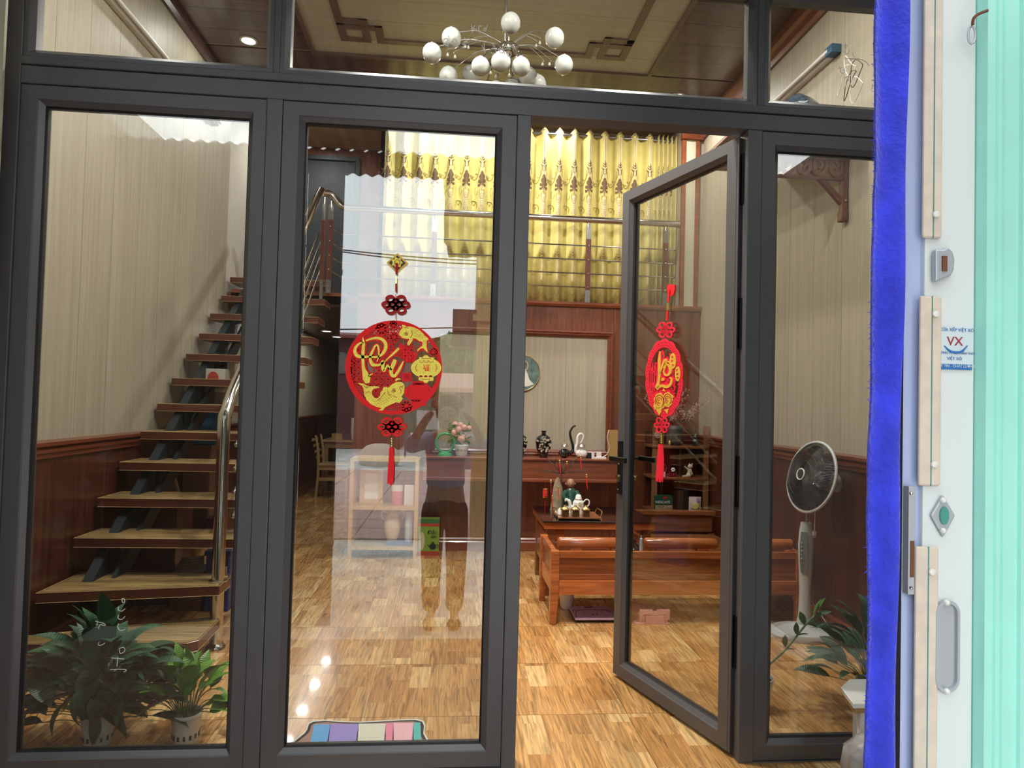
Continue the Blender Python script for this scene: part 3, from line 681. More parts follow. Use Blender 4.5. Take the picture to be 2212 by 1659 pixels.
hd = MB().ball(PV(px0, .02, hz), .088, 20, 14, (.86, 1.0, 1.22)); hd.ball(PV(px0, .055, hz-.055), .05, 12, 8, (1, .9, .9))
hd.ball(PV(px0, .110, hz-.02), .014, 8, 6, (.9, 1, 1.5))
for s in (-1, 1): hd.ball(PV(px0+s*.077, .015, hz-.01), .02, 8, 6, (.4, .8, 1.3))
hd.build('head', 'skin', pr, smooth=True, auto=False)
ha = MB().ball(PV(px0, .0, hz+.025), .097, 18, 12, (.92, 1.02, 1.12)); ha.ball(PV(px0, -.07, hz-.08), .06, 12, 8, (1, .7, 1.4))
ha.build('hair', 'hair', pr, smooth=True, auto=False)
fm = MB().ball(PV(px0, .045, hz-.005), .083, 20, 14, (.84, .80, 1.12)).build('face', 'skin', pr, smooth=True, auto=False)
for s in (-1, 1):
    e_ = MB().ball(PV(px0+s*.032, .104, hz+.004), .011, 8, 6, (1.2, .6, .7)).build('eye', 'eye_white', pr, smooth=True); MB().ball(PV(px0+s*.032, .110, hz+.004), .005, 8, 6).build('pupil', 'hair', e_)
    MB().box(px0+s*.032-.018, px0+s*.032+.018, YP+.108, YP+.112, hz+.022, hz+.027).build('eyebrow', 'hair', pr)
MB().ball(PV(px0, .112, hz-.052), .018, 10, 6, (1.1, .4, .35)).build('mouth', 'lips', pr, smooth=True)
gs = MB()
for s in (-1, 1): gs.tube([PV(px0+s*.033+.024*math.cos(2*PI*j/16), .124, hz+.004+.019*math.sin(2*PI*j/16)) for j in range(16)], .0018, 5, closed=True)
gs.tube([PV(px0-.009, .124, hz+.006), PV(px0+.009, .124, hz+.006)], .0015, 5); gs.build('glasses', 'black_plastic', pr)
# hands: palm plus five fingers each, closed on the phone edges
for s in (-1, 1):
    bx = px0+s*.112; HJ = [(Vector((bx, -2.452, 1.218)), .024), (Vector((bx-s*.012, -2.438, 1.262)), (.028, .016))]; HE = [(0, 1)]
    for k, (dz, ln) in enumerate(((-.018, .040), (.004, .052), (.024, .050), (.042, .040))):
        n = len(HJ); b0 = Vector((bx-s*.012, -2.432, 1.268+dz*.6))
        HJ += [(b0, .0095), (b0+Vector((-s*ln*.5, .018, dz*.5)), .0085), (b0+Vector((-s*(ln*.9), .020, dz*.6)), .0072)]; HE += [(1, n), (n, n+1), (n+1, n+2)]
    n = len(HJ); HJ += [(Vector((bx-s*.010, -2.448, 1.236)), .011), (Vector((bx-s*.034, -2.455, 1.244)), .009), (Vector((bx-s*.052, -2.452, 1.256)), .008)]; HE += [(0, n), (n, n+1), (n+1, n+2)]
    skin('hand', HJ, HE, 'skin', pr, 1)
phn = thing('phone', 'dark smartphone held up sideways by the mirrored person', 'phone', (0, -2.436, 1.245)); phn['kind'] = 'thing'
MB().box(-.115+.03, .055+.03-.005, -2.442, -2.434, 1.245, 1.322).build('phone_body', 'black_gloss', phn, bevel=.003)
MB().tube([(0, -2.4335, 1.283), (0, -2.4305, 1.283)], .022, 20).build('lens_ring', 'steel_dark', phn)

# ------------------------------------------------------------------ folding gate at the right edge of the frame
GY = -1.20
mat('cloth_blue', (.028, .042, .62), .9, noise=.25, nscale=14, bump=.5, bscale=90, sheen=.3)
mat('gate_white', (.68, .74, .74), .45); mat('gate_lilac', (.42, .50, .76), .45); mat('gate_beige', (.66, .57, .48), .6, noise=.08, nscale=30)
mat('gate_aqua', (.37, .80, .70), .42, noise=.06, nscale=4); mat('aqua_line', (.06, .30, .24), .5)
mat('rust', (.16, .06, .03), .8); mat('sticker_blue', (.03, .16, .45), .4); mat('sticker_white', (.62, .72, .76), .35); mat('sticker_red', (.35, .03, .05), .4); mat('gap_shade_black', (.004, .004, .006), .9)
g = thing('folding_gate', 'folded metal shutter leaf in white, lilac and aqua at the right edge of the porch', 'gate', (1.0, GY, 0), group='folding gate leaves')
x_ = lambda px, y=800, d=GY: atY(px, y, d).x
XA, XB, XC, XD = x_(1958), x_(2000), x_(2104), x_(2212)
MB().box(XA, XB, GY+.010, GY+.10, 0, 2.9).build('lilac_channel', 'gate_lilac', g, bevel=.003)
MB().box(XB-.004, XC, GY, GY+.03, 0, 2.9).build('white_channel', 'gate_white', g, bevel=.002)
MB().box(x_(1930), x_(1953), GY+.002, GY+.012, 0, 2.9).build('gap_shade_strip', 'gap_shade_black', g)  # flat black strip standing in for the shade in the gap
# aqua corrugated slat
mb = MB(); prof = [(XC+.002, .0), (XC+.006, -.022), (XC+.022, -.022), (XC+.025, -.018), (XC+.028, -.022), (XC+.036, -.022), (XC+.039, -.018), (XC+.042, -.022), (XC+.055, -.022), (XC+.058, -.016), (XC+.076, -.016), (XC+.079, -.022), (XC+.10, -.022), (XC+.103, -.016), (XC+.16, -.016), (XC+.165, .0)]
pp = prof+[(x, d+.004) for x, d in reversed(prof)]
mb.loft([[Vector((x, GY+d, z)) for x, d in pp] for z in (0, 2.9)]); mb.build('aqua_slat', 'gate_aqua', g)
for k in (1, 2):
    dx = .17*k; MB().loft([[Vector((x+dx, GY+d, z)) for x, d in pp] for z in (0, 2.9)]).build('aqua_slat', 'gate_aqua', g)
# beige keeper strips with green seams and rivets
def strip(px0_, px1_, y0, y1):
    a = atY(px0_, (y0+y1)/2, GY-.004).x; b2 = atY(px1_, (y0+y1)/2, GY-.004).x
    zt = atY((px0_+px1_)/2, y0, GY-.004).z if y0 > 0 else 2.9; zb = atY((px0_+px1_)/2, y1, GY-.004).z if y1 < 1659 else 0
    s = MB().box(a, b2, GY-.008, GY-.001, zb, zt).build('keeper_strip', 'gate_beige', g, bevel=.004)
    c = a+(b2-a)*.53; MB().box(c-.0008, c+.0008, GY-.0092, GY-.007, zb, zt).build('seam', 'aqua_line', s)
    return s, a, b2
def rivet(px, py, s): p = atY(px, py, GY-.010); MB().lathe([(0, 0), (.0068, 0), (.0060, .003), (.002, .004), (0, .004)], p, 14, Matrix.Rotation(PI/2, 4, 'X')).build('rivet', 'white_gloss', s, smooth=True)
s1, *_ = strip(1993, 2034, 0, 515); rivet(2022, 463, s1); s2, *_ = strip(1984, 2031, 640, 1049); rivet(2021, 678, s2); rivet(2018, 1003, s2)
s3, *_ = strip(1974, 2024, 1180, 1659); rivet(2013, 1235, s3)
# hasp, lock plate, diamond escutcheon, flush pull
p = lambda px, py, d=GY-.004: atY(px, py, d)
h = MB(); fn = lambda x, z, d: (x, GY-.002-d, z)
o = [(p(a, b_).x, p(a, b_).z) for a, b_ in ((2013, 541), (2030, 541), (2040, 536), (2050, 545), (2055, 562), (2053, 585), (2046, 598), (2030, 604), (2013, 611))]
h.prism(o, fn, 0, .012); h.build('hasp', 'zinc', g, bevel=.003)
MB().box(p(2026, 570).x, p(2036, 570).x, GY-.017, GY-.013, p(2030, 588).z, p(2030, 556).z).build('hasp_slot', 'rust', g)
MB().box(p(1961, 1150).x, p(1975, 1150).x, GY-.006, GY+.01, p(1966, 1284).z, p(1966, 1050).z).build('lock_face', 'zinc', g, bevel=.001)
MB().box(p(1965, 1150).x, p(1973, 1150).x, GY-.0075, GY-.005, p(1966, 1246).z, p(1966, 1168).z).build('lock_slot', 'rust', g)
for y in (1066, 1270): rv = MB().ball(p(1968, y, GY-.007), .0035, 8, 5).build('screw', 'steel', g)
dm = [(p(a, b_).x, p(a, b_).z) for a, b_ in ((2035, 1068), (2062, 1113), (2036, 1161), (2009, 1113))]
e = MB().prism(dm, fn, 0, .005).build('escutcheon', 'zinc', g, bevel=.003)
MB().prism(ell(p(2036, 1113).x, p(2036, 1113).z, .009, .017, 18), fn, .004, .008).build('key_cover', 'aqua_line', e)
for y in (1081, 1146): MB().ball(p(2037, y, GY-.009), .0055, 10, 6).build('rivet', 'white_gloss', e, smooth=True)
fp = MB(); oc = p(2044, 1395); 
def stadium(cx, cz, rx, rz, n=10): return [(cx+rx*math.cos(a), cz+(rz-rx)+rx*math.sin(a)) for a in [PI*i/n for i in range(n+1)]]+[(cx+rx*math.cos(a), cz-(rz-rx)+rx*math.sin(a)) for a in [PI+PI*i/n for i in range(n+1)]]
A_ = stadium(oc.x, oc.z, .024, .086); B_ = stadium(oc.x, oc.z, .019, .080)
fp.loft([[Vector(fn(x, z, 0)) for x, z in A_], [Vector(fn(x, z, .007)) for x, z in A_], [Vector(fn(x, z, .007)) for x, z in B_], [Vector(fn(x, z, .0006)) for x, z in B_]])
fp = fp.build('flush_pull', 'zinc', g, smooth=True, auto=30)
for y in (1302, 1493): MB().ball(p(2045, y, GY-.009), .006, 10, 6).build('rivet', 'white_gloss', fp, smooth=True)
# small hook on a rusty wire
MB().tube(sp3([p(2133, 23, GY-.026), p(2115, 30, GY-.03), p(2103, 40, GY-.03), p(2101, 55, GY-.026)]), .0028, 7).build('rusty_hook', 'rust', g)
MB().tube([p(2099+8*math.cos(a*PI/6), 76+19*math.sin(a*PI/6), GY-.02) for a in range(12)], .0022, 6, closed=True).build('wire_loop', 'zinc', g)
# maker's sticker
sc = p(2067, 752); sw_ = (p(2100, 752).x-p(2033, 752).x); shh = p(2067, 704).z-p(2067, 797).z
st = MB().box(sc.x-sw_/2, sc.x+sw_/2, GY-.0028, GY-.0005, sc.z-shh/2, sc.z+shh/2).build('sticker', 'sticker_white', g)
FT = lambda px, py, d=GY-.0035: face_y(p(px, py, d))
text('CỬA XẾP VIỆT XÔ', 'lettering', .0085, FT(2067, 713), 'sticker_blue', st, .0002)
text('VX', 'lettering', .024, FT(2063, 738), 'sticker_red', st, .0004, sx=1.05)
MB().stroke([(sc.x-.026, sc.z+.004), (sc.x-.012, sc.z-.007), (sc.x+.008, sc.z-.007), (sc.x+.022, sc.z+.006)], [.0005, .004, .004, .0005], fn, 0, .003).build('swoosh', 'sticker_blue', st)
text('CÔNG TY CỔ PHẦN THÉP', 'lettering', .0062, FT(2067, 763), 'sticker_blue', st, .0002)
text('VIỆT XÔ', 'lettering', .008, FT(2062, 775), 'sticker_blue', st, .0002)
sb = MB().box(sc.x-sw_/2, sc.x+sw_/2, GY-.0034, GY-.0026, sc.z-shh/2, sc.z-shh/2+.0105).build('sticker_band', 'sticker_blue', st)
text('UY TÍN - CHẤT LƯỢNG', 'lettering', .0072, FT(2067, 791, GY-.004), 'sticker_white', st, .0002)
# blue cloth hanging beside the gate, with a fuzzy torn edge
bc = thing('blue_cloth', 'bright blue towelling cloth with a frayed edge hanging beside the shutter', 'cloth', (.83, GY-.02, 0))
rings = []; cx0 = x_(1884, 800, GY-.03); R4 = random.Random(9)
for i in range(60):
    z = 2.9*i/59; xr = atY(1934, 1659, GY-.036).x+(atY(1962, 0, GY-.036).x-atY(1934, 1659, GY-.036).x)*min(1.3, max(-.3, (z-.62)/1.45))
    xl = cx0+.0015*math.sin(z*9)+R4.uniform(-.0012, .0012)
    row = []
    for k in range(9):
        f_ = k/8; row.append(Vector((xl+(xr-xl)*f_, GY-.03+.010*math.sin(f_*5.2+.5*math.sin(z*2))+.003*math.sin(z*13+f_*4), z)))
    rings.append(row+[v+Vector((0, .006, 0)) for v in reversed(row)])
MB().loft(rings).build('cloth', 'cloth_blue', bc, smooth=True)
fz = MB()
for i in range(1500):
    z = R4.uniform(.4, 2.4); c = Vector((cx0+R4.uniform(-.002, .004), GY-.03+R4.uniform(-.004, .006), z)); d = Vector((R4.uniform(-1, -.1), R4.uniform(-.6, .3), R4.uniform(-.8, .8))).normalized()*R4.uniform(.003, .0095)
    s_ = Vector((0, .0006, .0009)); fz.add([c-s_, c+s_, c+d], [(0, 1, 2)])
fz.build('frayed_edge', 'cloth_blue', bc, kind='stuff')
# ------------------------------------------------------------------ staircase
st = thing('staircase', 'open wooden staircase with tan treads on a dark steel stringer along the left wall', 'staircase', (-1.5, 1.2, 0))
def tread_poly(pts, zt, th=.046):
    pts = [Vector((max(a.x, -1.905), a.y, 0)) for a in pts]
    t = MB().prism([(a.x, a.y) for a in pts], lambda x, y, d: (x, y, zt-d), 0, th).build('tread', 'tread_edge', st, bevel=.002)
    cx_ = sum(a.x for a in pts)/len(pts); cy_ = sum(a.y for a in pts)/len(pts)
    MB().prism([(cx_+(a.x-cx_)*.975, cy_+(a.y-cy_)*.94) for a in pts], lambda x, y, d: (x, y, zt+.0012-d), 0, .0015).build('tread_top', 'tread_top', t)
    e = MB(); n = len(pts)
    for i in range(n):
        a, b = pts[i], pts[(i+1) % n]
        for dz in (0.0005, -th): e.tube([(a.x, a.y, zt+dz), (b.x, b.y, zt+dz)], .0014, 4)
    e.build('edge_line', 'chair_wood', t)
z1_ = .155; tread_poly([atZ(18, 1392, z1_), atZ(404, 1390, z1_), atZ(428, 1384, z1_), atZ(478, 1334, z1_), atZ(440, 1335, z1_), atZ(18, 1374, z1_)], z1_)
z2_ = .335; tread_poly([atZ(20, 1282, z2_), atZ(474, 1266, z2_), atZ(497, 1248, z2_), atZ(497, 1240, z2_), atZ(142, 1236, z2_), atZ(120, 1240, z2_)], z2_)
TR = []
for i, (y, z) in enumerate(((1.222, .53), (1.438, .703), (1.663, .878), (1.904, 1.045), (2.124, 1.215), (2.335, 1.388), (2.558, 1.570), (2.79, 1.740), (3.00, 1.918), (3.235, 2.095), (3.433, 2.285))):
    xl, xr = -1.905, -1.075
    if i == 10: xr = -1.10
    tread_poly([Vector((xl, y, 0)), Vector((xr, y, 0)), Vector((xr, y+.27, 0)), Vector((xl, y+.27, 0))], z)
    TR.append((y, z))
    if i < 10:
        MB().box(-1.80, -1.67, y+.03, y+.16, z-.046, z-.038).box(-1.80, -1.73, y+.06, y+.12, z-.14, z-.04).build('bracket_plate', 'steel_dark', st)
sg = MB()
def lbox(a, b, w, h):   # sloping beam between two points in a y-z plane
    d = (b-a).normalized(); up = Vector((0, -d.z, d.y))
    return [[p_+Vector((sx*w/2, 0, 0))+up*sz*h/2 for sx, sz in ((-1, -1), (1, -1), (1, 1), (-1, 1))] for p_ in (a, b)]
sg.loft(lbox(Vector((-1.78, 1.10, .24)), Vector((-1.78, 3.46, 2.12)), .05, .13)); sg.loft(lbox(Vector((-1.69, 1.12, .22)), Vector((-1.69, 3.46, 2.05)), .02, .10))
sg.box(-1.81, -1.66, 1.10, 1.20, 0, .20); sg.build('stringer', 'steel_dark', st)
MB().box(-1.90, -.93, 3.46, 3.58, ZM-.06, ZM+.03).build('landing_edge', 'ledge_wood', st)

# ------------------------------------------------------------------ stainless railings
sr = thing('stair_railing', 'polished stainless stair railing with a thick bent newel post', 'railing', (-1.155, 1.14, 0))
hp = [(-1.155, 1.13, .0), (-1.155, 1.13, .33), (-1.155, 1.13, 1.10), (-1.155, 1.145, 1.17), (-1.155, 1.19, 1.235)]
MB().tube(sp3(hp, 4)+[Vector((-1.155, 1.24, 1.29)), Vector((-1.155, 3.22, 2.955)), Vector((-1.15, 3.31, 3.03))], .031, 16).build('handrail', 'steel', sr, smooth=True)
MB().lathe([(.048, 0), (.048, .012), (.040, .022), (.033, .03)], (-1.155, 1.13, .0), 20).build('base_flange', 'steel', sr, smooth=True)
MB().lathe([(.034, .335), (.045, .337), (.045, .345), (.033, .35)], (-1.155, 1.13, 0), 20).build('collar', 'steel', sr, smooth=True)
SL = (3.03-1.29)/(3.31-1.24)
def railpost(name, x, y, zb, zt, parent, insert=True, w=.045):
    p_ = MB().box(x-.012, x+.012, y-w/2, y+w/2, zb, zb+.16).box(x-.012, x+.012, y-w/2, y+w/2, zt-.20, zt-.06)
    p_.tube([(x, y, zt-.07), (x, y, zt)], .011, 10); p_ = p_.build(name, 'steel_dull', parent)
    MB().box(x-.017, x+.017, y-w/2+.004, y+w/2-.004, zb+.14, zt-.18).build('wood_insert', 'tread_edge', p_)
    return p_
for y in (1.33, 2.30, 3.24):
    zt = 1.29+(y-1.24)*SL; zb = .53+(y-1.22)*.79-.03
    pz = railpost('post', -1.105, y, zb, zt-.02, sr)
for k in range(4):
    dz = -.27-.125*k
    a = Vector((-1.128, 1.255, 1.29+dz)); b = Vector((-1.128, 3.30, 1.29+dz+(3.30-1.255)*SL))
    MB().tube([a, b], .0075, 8).build('bar', 'steel', sr, smooth=True)
    MB().ball(a, .013, 10, 7).build('bar_end', 'steel', sr, smooth=True)
    for y in (1.33, 2.30): MB().tube([(-1.128, y, 1.29+dz+(y-1.255)*SL), (-1.09, y, 1.29+dz+(y-1.255)*SL)], .009, 8).build('clip', 'steel', sr)
lr = thing('loft_railing', 'stainless loft railing with dark wood posts in front of the yellow curtain', 'railing', (.5, YB+.03, ZM+.02))
YR = YB+.035; ZH = 2.928
rp_ = sp3([(-1.10, YR-.02, 3.035), (-1.055, YR, 3.0), (-1.00, YR, 2.945), (-.95, YR, ZH), (-.90, YR, ZH)], 4)
MB().tube([Vector((-1.15, YR-.05, 3.03))]+rp_+[Vector((2.00, YR, ZH+.002))], .030, 14).build('handrail', 'steel', lr, smooth=True)
MB().tube([(1.985, YR, ZH), (2.02, YR, ZH)], .036, 14).build('wall_flange', 'steel', lr, smooth=True)
for x, hi in ((-1.085, .06), (-.193, 0), (1.171, 0), (1.874, 0)):
    z0 = ZM+.02
    p_ = MB().box(x-.0225, x+.0225, YR-.008, YR+.008, z0, z0+.16).box(x-.0225, x+.0225, YR-.008, YR+.008, 2.77+hi-.03, 2.87+hi)
    p_.tube([(x, YR, 2.86+hi), (x, YR, 2.92+hi)], .011, 10)
    p_.loft([[Vector((x+sx*.0225, YR+sy*.008, 2.87+hi)) for sx, sy in ((-1, -1), (1, -1), (1, 1), (-1, 1))], [Vector((x+sx*.010, YR+sy*.008, 2.893+hi)) for sx, sy in ((-1, -1), (1, -1), (1, 1), (-1, 1))]])
    p_ = p_.build('post', 'steel_dull', lr)
    MB().box(x-.022, x+.022, YR-.012, YR+.012, z0+.12, 2.755+hi).build('wood_insert', 'tread_edge', p_)
    for z in (2.695, 2.569, 2.446, 2.324): MB().ball((x, YR-.016, z+hi), .0085, 8, 5).build('cap_screw', 'steel', p_)
    for z in (2.20, 2.24): MB().ball((x, YR-.009, z), .005, 8, 5).build('screw', 'steel', p_)
for z in (2.695, 2.569, 2.446, 2.324):
    MB().tube([(-1.085, YR, z+.06), (-.985, YR, z), (1.955, YR, z)], .0068, 8).build('bar', 'steel', lr, smooth=True)
    MB().ball((1.955, YR, z), .012, 10, 6).build('bar_end', 'steel', lr, smooth=True)

# ------------------------------------------------------------------ curtain
mat('curtain', (.62, .54, .17), .75, noise=.12, nscale=8, sheen=.3); mat('curtain_pale', (.66, .57, .34), .45, sheen=.4)
mat('embroidery_brown', (.13, .075, .035), .7); mat('embroidery_ochre', (.30, .19, .045), .7); mat('embroidery_cream', (.62, .52, .36), .6)
ct = thing('curtain', 'yellow eyelet curtain with brown embroidered leaf fans behind the loft railing', 'curtain', (.6, 3.60, ZM+.01))
PIT = .1405; C0 = atY(1176, 350, 3.57).x; YC = 3.605
def yc(x, c, pit): return YC-.034*math.cos(2*PI*(x-c)/pit)
cols = []
x = C0-10*PIT-.03; XE = C0+7.5*PIT
while x < XE: cols.append((x, yc(x, C0, PIT))); x += PIT/12
XE = cols[-1][0]; P2 = .042
for i in range(1, 5*10): xx = XE+P2*i/10; cols.append((xx, YC-.034*math.cos(PI+2*PI*(xx-XE)/P2) if 0 else YC+.034*math.cos(2*PI*(xx-XE)/P2)))
rows = [ZM+.022, 2.6, 3.0, 3.4, 3.66, 3.72, 3.76, 3.80]
mb = MB(); n = len(cols); vs = []; fs = []
for ri, z in enumerate(rows):
    for x, y in cols:
        a = (YC-y)/.034; sc_ = 1 if z < 3.7 else .8
        top = z if ri < 7 else 3.775+.022*a
        hem = .006*math.cos(2*PI*(x-C0)/PIT*2) if ri == 0 else 0
        vs.append((x, YC+(y-YC)*sc_, top+hem))
for r_ in range(len(rows)-1):
    for i in range(n-1): fs.append((r_*n+i, r_*n+i+1, (r_+1)*n+i+1, (r_+1)*n+i))
mb.add(vs, fs); cl = mb.build('fabric', 'curtain', ct, smooth=True, auto=False)
so = cl.modifiers.new('cloth', 'SOLIDIFY'); so.thickness = .002
MB().tube([(-.75, YC, 3.752), (1.99, YC, 3.752)], .0125, 12).build('curtain_rod', 'steel_dull', ct, smooth=True)
def motif(pit, cx_, narrow=1.0):
    f = lambda u, z, d: (cx_+u*narrow, YC-.034*math.cos(2*PI*(u*narrow)/pit)-.0025-d, z)
    s = .000526; Zt = 3.752
    q = lambda pts: [((a-0)*s, Zt-(b-135)*s) for a, b in pts]
    B = MB(); O = MB(); Cm = MB(); B.xs = 4; O.xs = 2; Cm.xs = 5
    # satin column
    for u in (-14, 10): Cm.stroke(q([(u, 150), (u, 600), (u, 1200)]), .007, f, 0, .0006, 3)
    Cm.stroke(q([(-2, 1230), (-2, 1560)]), .034, f, 0, .0006, 4); Cm.stroke(q([(-2, 1560), (-2, 2700)]), .010, f, 0, .0006, 4)
    # header scroll
    B.stroke(q([(-35, 60), (-10, 45), (5, 70), (-15, 95), (-30, 80)]), .004, f, .001, .0016, 3); B.stroke(q([(10, 130), (35, 110), (30, 75), (10, 80)]), .004, f, .001, .0016, 3)
    # plume
    B.stroke(q([(8, 575), (6, 640), (2, 700)]), [.002, .010, .003], f, .0008, .0015, 3)
    for sx in (-1, 1):
        for (a, b_), (c_, d_) in (((4, 650), (28, 610)), ((4, 690), (40, 640)), ((8, 730), (55, 680))): B.stroke(q([(a*sx, b_), ((a+c_)/2*sx, (b_+d_)/2+8), (c_*sx, d_)]), [.003, .007, .002], f, .0008, .0015, 3)
        B.stroke(q([(sx*45, 720), (sx*26, 735), (sx*28, 790), (sx*8, 815)]), [.003, .007, .006, .003], f, .0008, .0015, 3)
        O.stroke(q([(sx*48, 740), (sx*60, 820), (sx*52, 880)]), .0028, f, .0008, .0013, 3)
    # leaf fan
    for (dx, dy, w) in ((0, 870, .030), (-34, 930, .024), (34, 920, .024), (-56, 1010, .022), (54, 1000, .022), (-62, 1085, .018), (58, 1080, .018)):
        B.stroke(q([(-2, 1100), (dx*.45-1, (1100+dy)/2+10), (dx*.85, dy+35), (dx, dy)]), [.006, w*.8, w, .002], f, .0008+.0001*abs(dx/10), .0018, 3)
    O.stroke(q([(-4, 1080), (-18, 1150), (-6, 1195), (8, 1150), (-2, 1090)]), .0035, f, .002, .0026, 3)
    # lace below
    for yy in (1300, 1520): O.stroke(q([(0, yy-45), (-34, yy-10), (-20, yy+35), (0, yy+50), (22, yy+35), (34, yy-10), (2, yy-45)]), .0032, f, .001, .0016, 3); O.stroke(q([(0, yy-15), (-12, yy+5), (0, yy+22), (12, yy+5), (0, yy-15)]), .003, f, .001, .0016, 2)
    for yy in (1350, 1385, 1420, 1455):
        for u in (-20, 0, 20): O.stroke(q([(u, yy), (u, yy+12)]), .005, f, .001, .0015, 0)
    for sx in (-1, 1): O.stroke(q([(sx*30, 1180), (sx*45, 1220), (sx*36, 1270)]), .003, f, .001, .0015, 3)
    # side scrolls
    O.stroke(q([(-36, 800), (-60, 880), (-85, 960), (-125, 1000), (-160, 985), (-155, 945), (-130, 950), (-128, 972)]), [.003, .004, .004, .006, .006, .005, .004, .003], f, .001, .0016, 4)
    O.stroke(q([(-75, 900), (-100, 910), (-112, 880)]), [.005, .005, .003], f, .001, .0016, 3)
    O.stroke(q([(80, 985), (70, 950), (88, 935), (98, 965), (84, 1000)]), .005, f, .001, .0016, 3)
    O.stroke(q([(-150, 1420), (-165, 1385), (-140, 1370), (-100, 1385), (-75, 1440), (-85, 1500)]), [.004, .006, .006, .006, .005, .003], f, .001, .0016, 4)
    O.stroke(q([(-140, 1430), (-120, 1445), (-112, 1410)]), .005, f, .001, .0016, 3)
    O.stroke(q([(-100, 1130), (-118, 1170), (-112, 1250), (-85, 1260), (-70, 1200)]), .0028, f, .001, .0015, 3)
    # lower spray and hem
    O.stroke(q([(0, 2130), (0, 2330)]), .003, f, .001, .0015, 2)
    for sx in (-1, 1):
        for yy, w in ((2200, 25), (2240, 34), (2285, 30)): O.stroke(q([(0, yy+25), (sx*w*.6, yy+12), (sx*w, yy-10)]), [.003, .005, .002], f, .001, .0016, 3)
        O.stroke(q([(0, 2340), (sx*30, 2320), (sx*48, 2270), (sx*34, 2230)]), .003, f, .001, .0015, 3)
        O.stroke(q([(0, 2960), (sx*30, 2920), (sx*60, 2945), (sx*90, 2990), (sx*125, 3000)]), .004, f, .001, .0015, 3)
        O.stroke(q([(sx*15, 2950), (sx*30, 2880), (sx*10, 2850)]), .003, f, .001, .0015, 3)
    return Cm, B, O
def put_motif(cx_, pit, narrow, cache={}):
    key = (pit, narrow)
    if key not in cache:
        Cm, B, O = motif(pit, 0, narrow); cache[key] = []
        for mb_, nm, mm in ((Cm, 'satin_stripe', 'curtain_pale'), (B, 'embroidered_fan', 'embroidery_brown'), (O, 'embroidered_scroll', 'embroidery_ochre')):
            o = mb_.build(nm, mm, ct, local=True, kind='stuff'); o.location = Vector((cx_, 0, 0))-Vector(ct.location); cache[key].append(o)
    else:
        for o in cache[key]:
            c = o.copy(); col.objects.link(c); c.location = Vector((cx_, 0, 0))-Vector(ct.location)
for k in range(-10, 8): put_motif(C0+k*PIT, PIT, 1.0)
for k in range(4): put_motif(XE+P2*(k+.5), P2, .26)
# ------------------------------------------------------------------ bench with rolls, coffee table, sofa, shelf
bn = thing('wooden_bench', 'orange-brown wooden bench with round rolls on top, nearest the open leaf', 'bench', (1.4, 1.7, 0))
BX0, BX1, BY0, BY1 = .60, 2.14, 1.47, 1.98
for x, y in ((BX0, BY0), (BX0, BY1-.05), (BX1-.05, BY0), (BX1-.05, BY1-.05)):
    MB().loft([[Vector((x+a*.05*k+(.05*(1-k))/2*0, y+b_*.05*k, z)) for a, b_ in ((0, 0), (1, 0), (1, 1), (0, 1))] for z, k in ((0, .72), (.18, 1), (.425, 1))]).build('leg', 'bench_wood', bn, bevel=.004)
MB().box(BX0+.05, BX1-.05, BY0+.002, BY0+.03, .385, .425).build('top_rail', 'bench_wood', bn, bevel=.003)
MB().box(BX0+.05, BX1-.05, BY0+.018, BY0+.028, .285, .388).build('back_panel', 'bench_wood_shaded', bn)
MB().box(BX0+.05, BX1-.05, BY0+.012, BY0+.035, .255, .290).build('middle_rail', 'bench_wood_shaded', bn, bevel=.003)
MB().box(BX0+.05, BX1-.05, BY0-.002, BY0+.035, .172, .255).build('lower_rail', 'bench_wood', bn, bevel=.003)
for i in range(5): MB().box(BX0+.05, BX1-.05, BY0+.035+.088*i, BY0+.035+.088*i+.084, .215, .235).build('seat_slat', 'bench_wood', bn, bevel=.002)
for x in (BX0+.008, BX1-.038):
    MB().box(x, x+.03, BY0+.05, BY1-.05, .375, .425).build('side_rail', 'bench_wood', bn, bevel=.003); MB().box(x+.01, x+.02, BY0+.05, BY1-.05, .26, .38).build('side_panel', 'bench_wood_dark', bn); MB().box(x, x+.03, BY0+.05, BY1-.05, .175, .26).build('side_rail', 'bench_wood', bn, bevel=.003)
for x0, x1 in ((.645, 1.095), (1.165, 1.615), (1.685, 2.09)):
    rl = MB().tube([(x0, BY0+.06, .462), (x0+.012, BY0+.06, .462), (x1-.012, BY0+.06, .462), (x1, BY0+.06, .462)], [.024, .034, .034, .024], 18).build('roll', 'bench_wood', bn, smooth=True, auto=60)
    for xx in (x0+.07, x1-.13): MB().box(xx, xx+.07, BY0+.035, BY0+.085, .42, .445).build('roll_block', 'bench_wood', rl)
tb = thing('coffee_table', 'dark wooden coffee table topped with black glass behind the bench', 'table', (1.1, 2.3, 0))
TX0, TX1, TY0, TY1 = .625, 1.40, 2.02, 2.68
MB().box(TX0, TX1, TY0, TY1, .492, .500).build('glass_top', 'black_gloss', tb, bevel=.002)
MB().box(TX0+.01, TX1-.01, TY0+.01, TY1-.01, .445, .491).build('table_top', 'bench_wood', tb, bevel=.004)
for x in (TX0+.03, TX1-.09):
    for y in (TY0+.03, TY1-.09): MB().box(x, x+.06, y, y+.06, 0, .445).build('leg', 'bench_wood_dark', tb, bevel=.004)
MB().box(TX0+.09, TX1-.09, TY0+.04, TY0+.06, .36, .375).build('drawer_rail', 'bench_wood', tb); MB().box(TX0+.09, TX0+.15, TY0+.035, TY0+.06, .375, .445).build('end_block', 'bench_wood', tb)
MB().box(TX0+.05, TX1-.05, TY0+.05, TY1-.05, .15, .17).build('lower_shelf', 'bench_wood_dark', tb, bevel=.003)
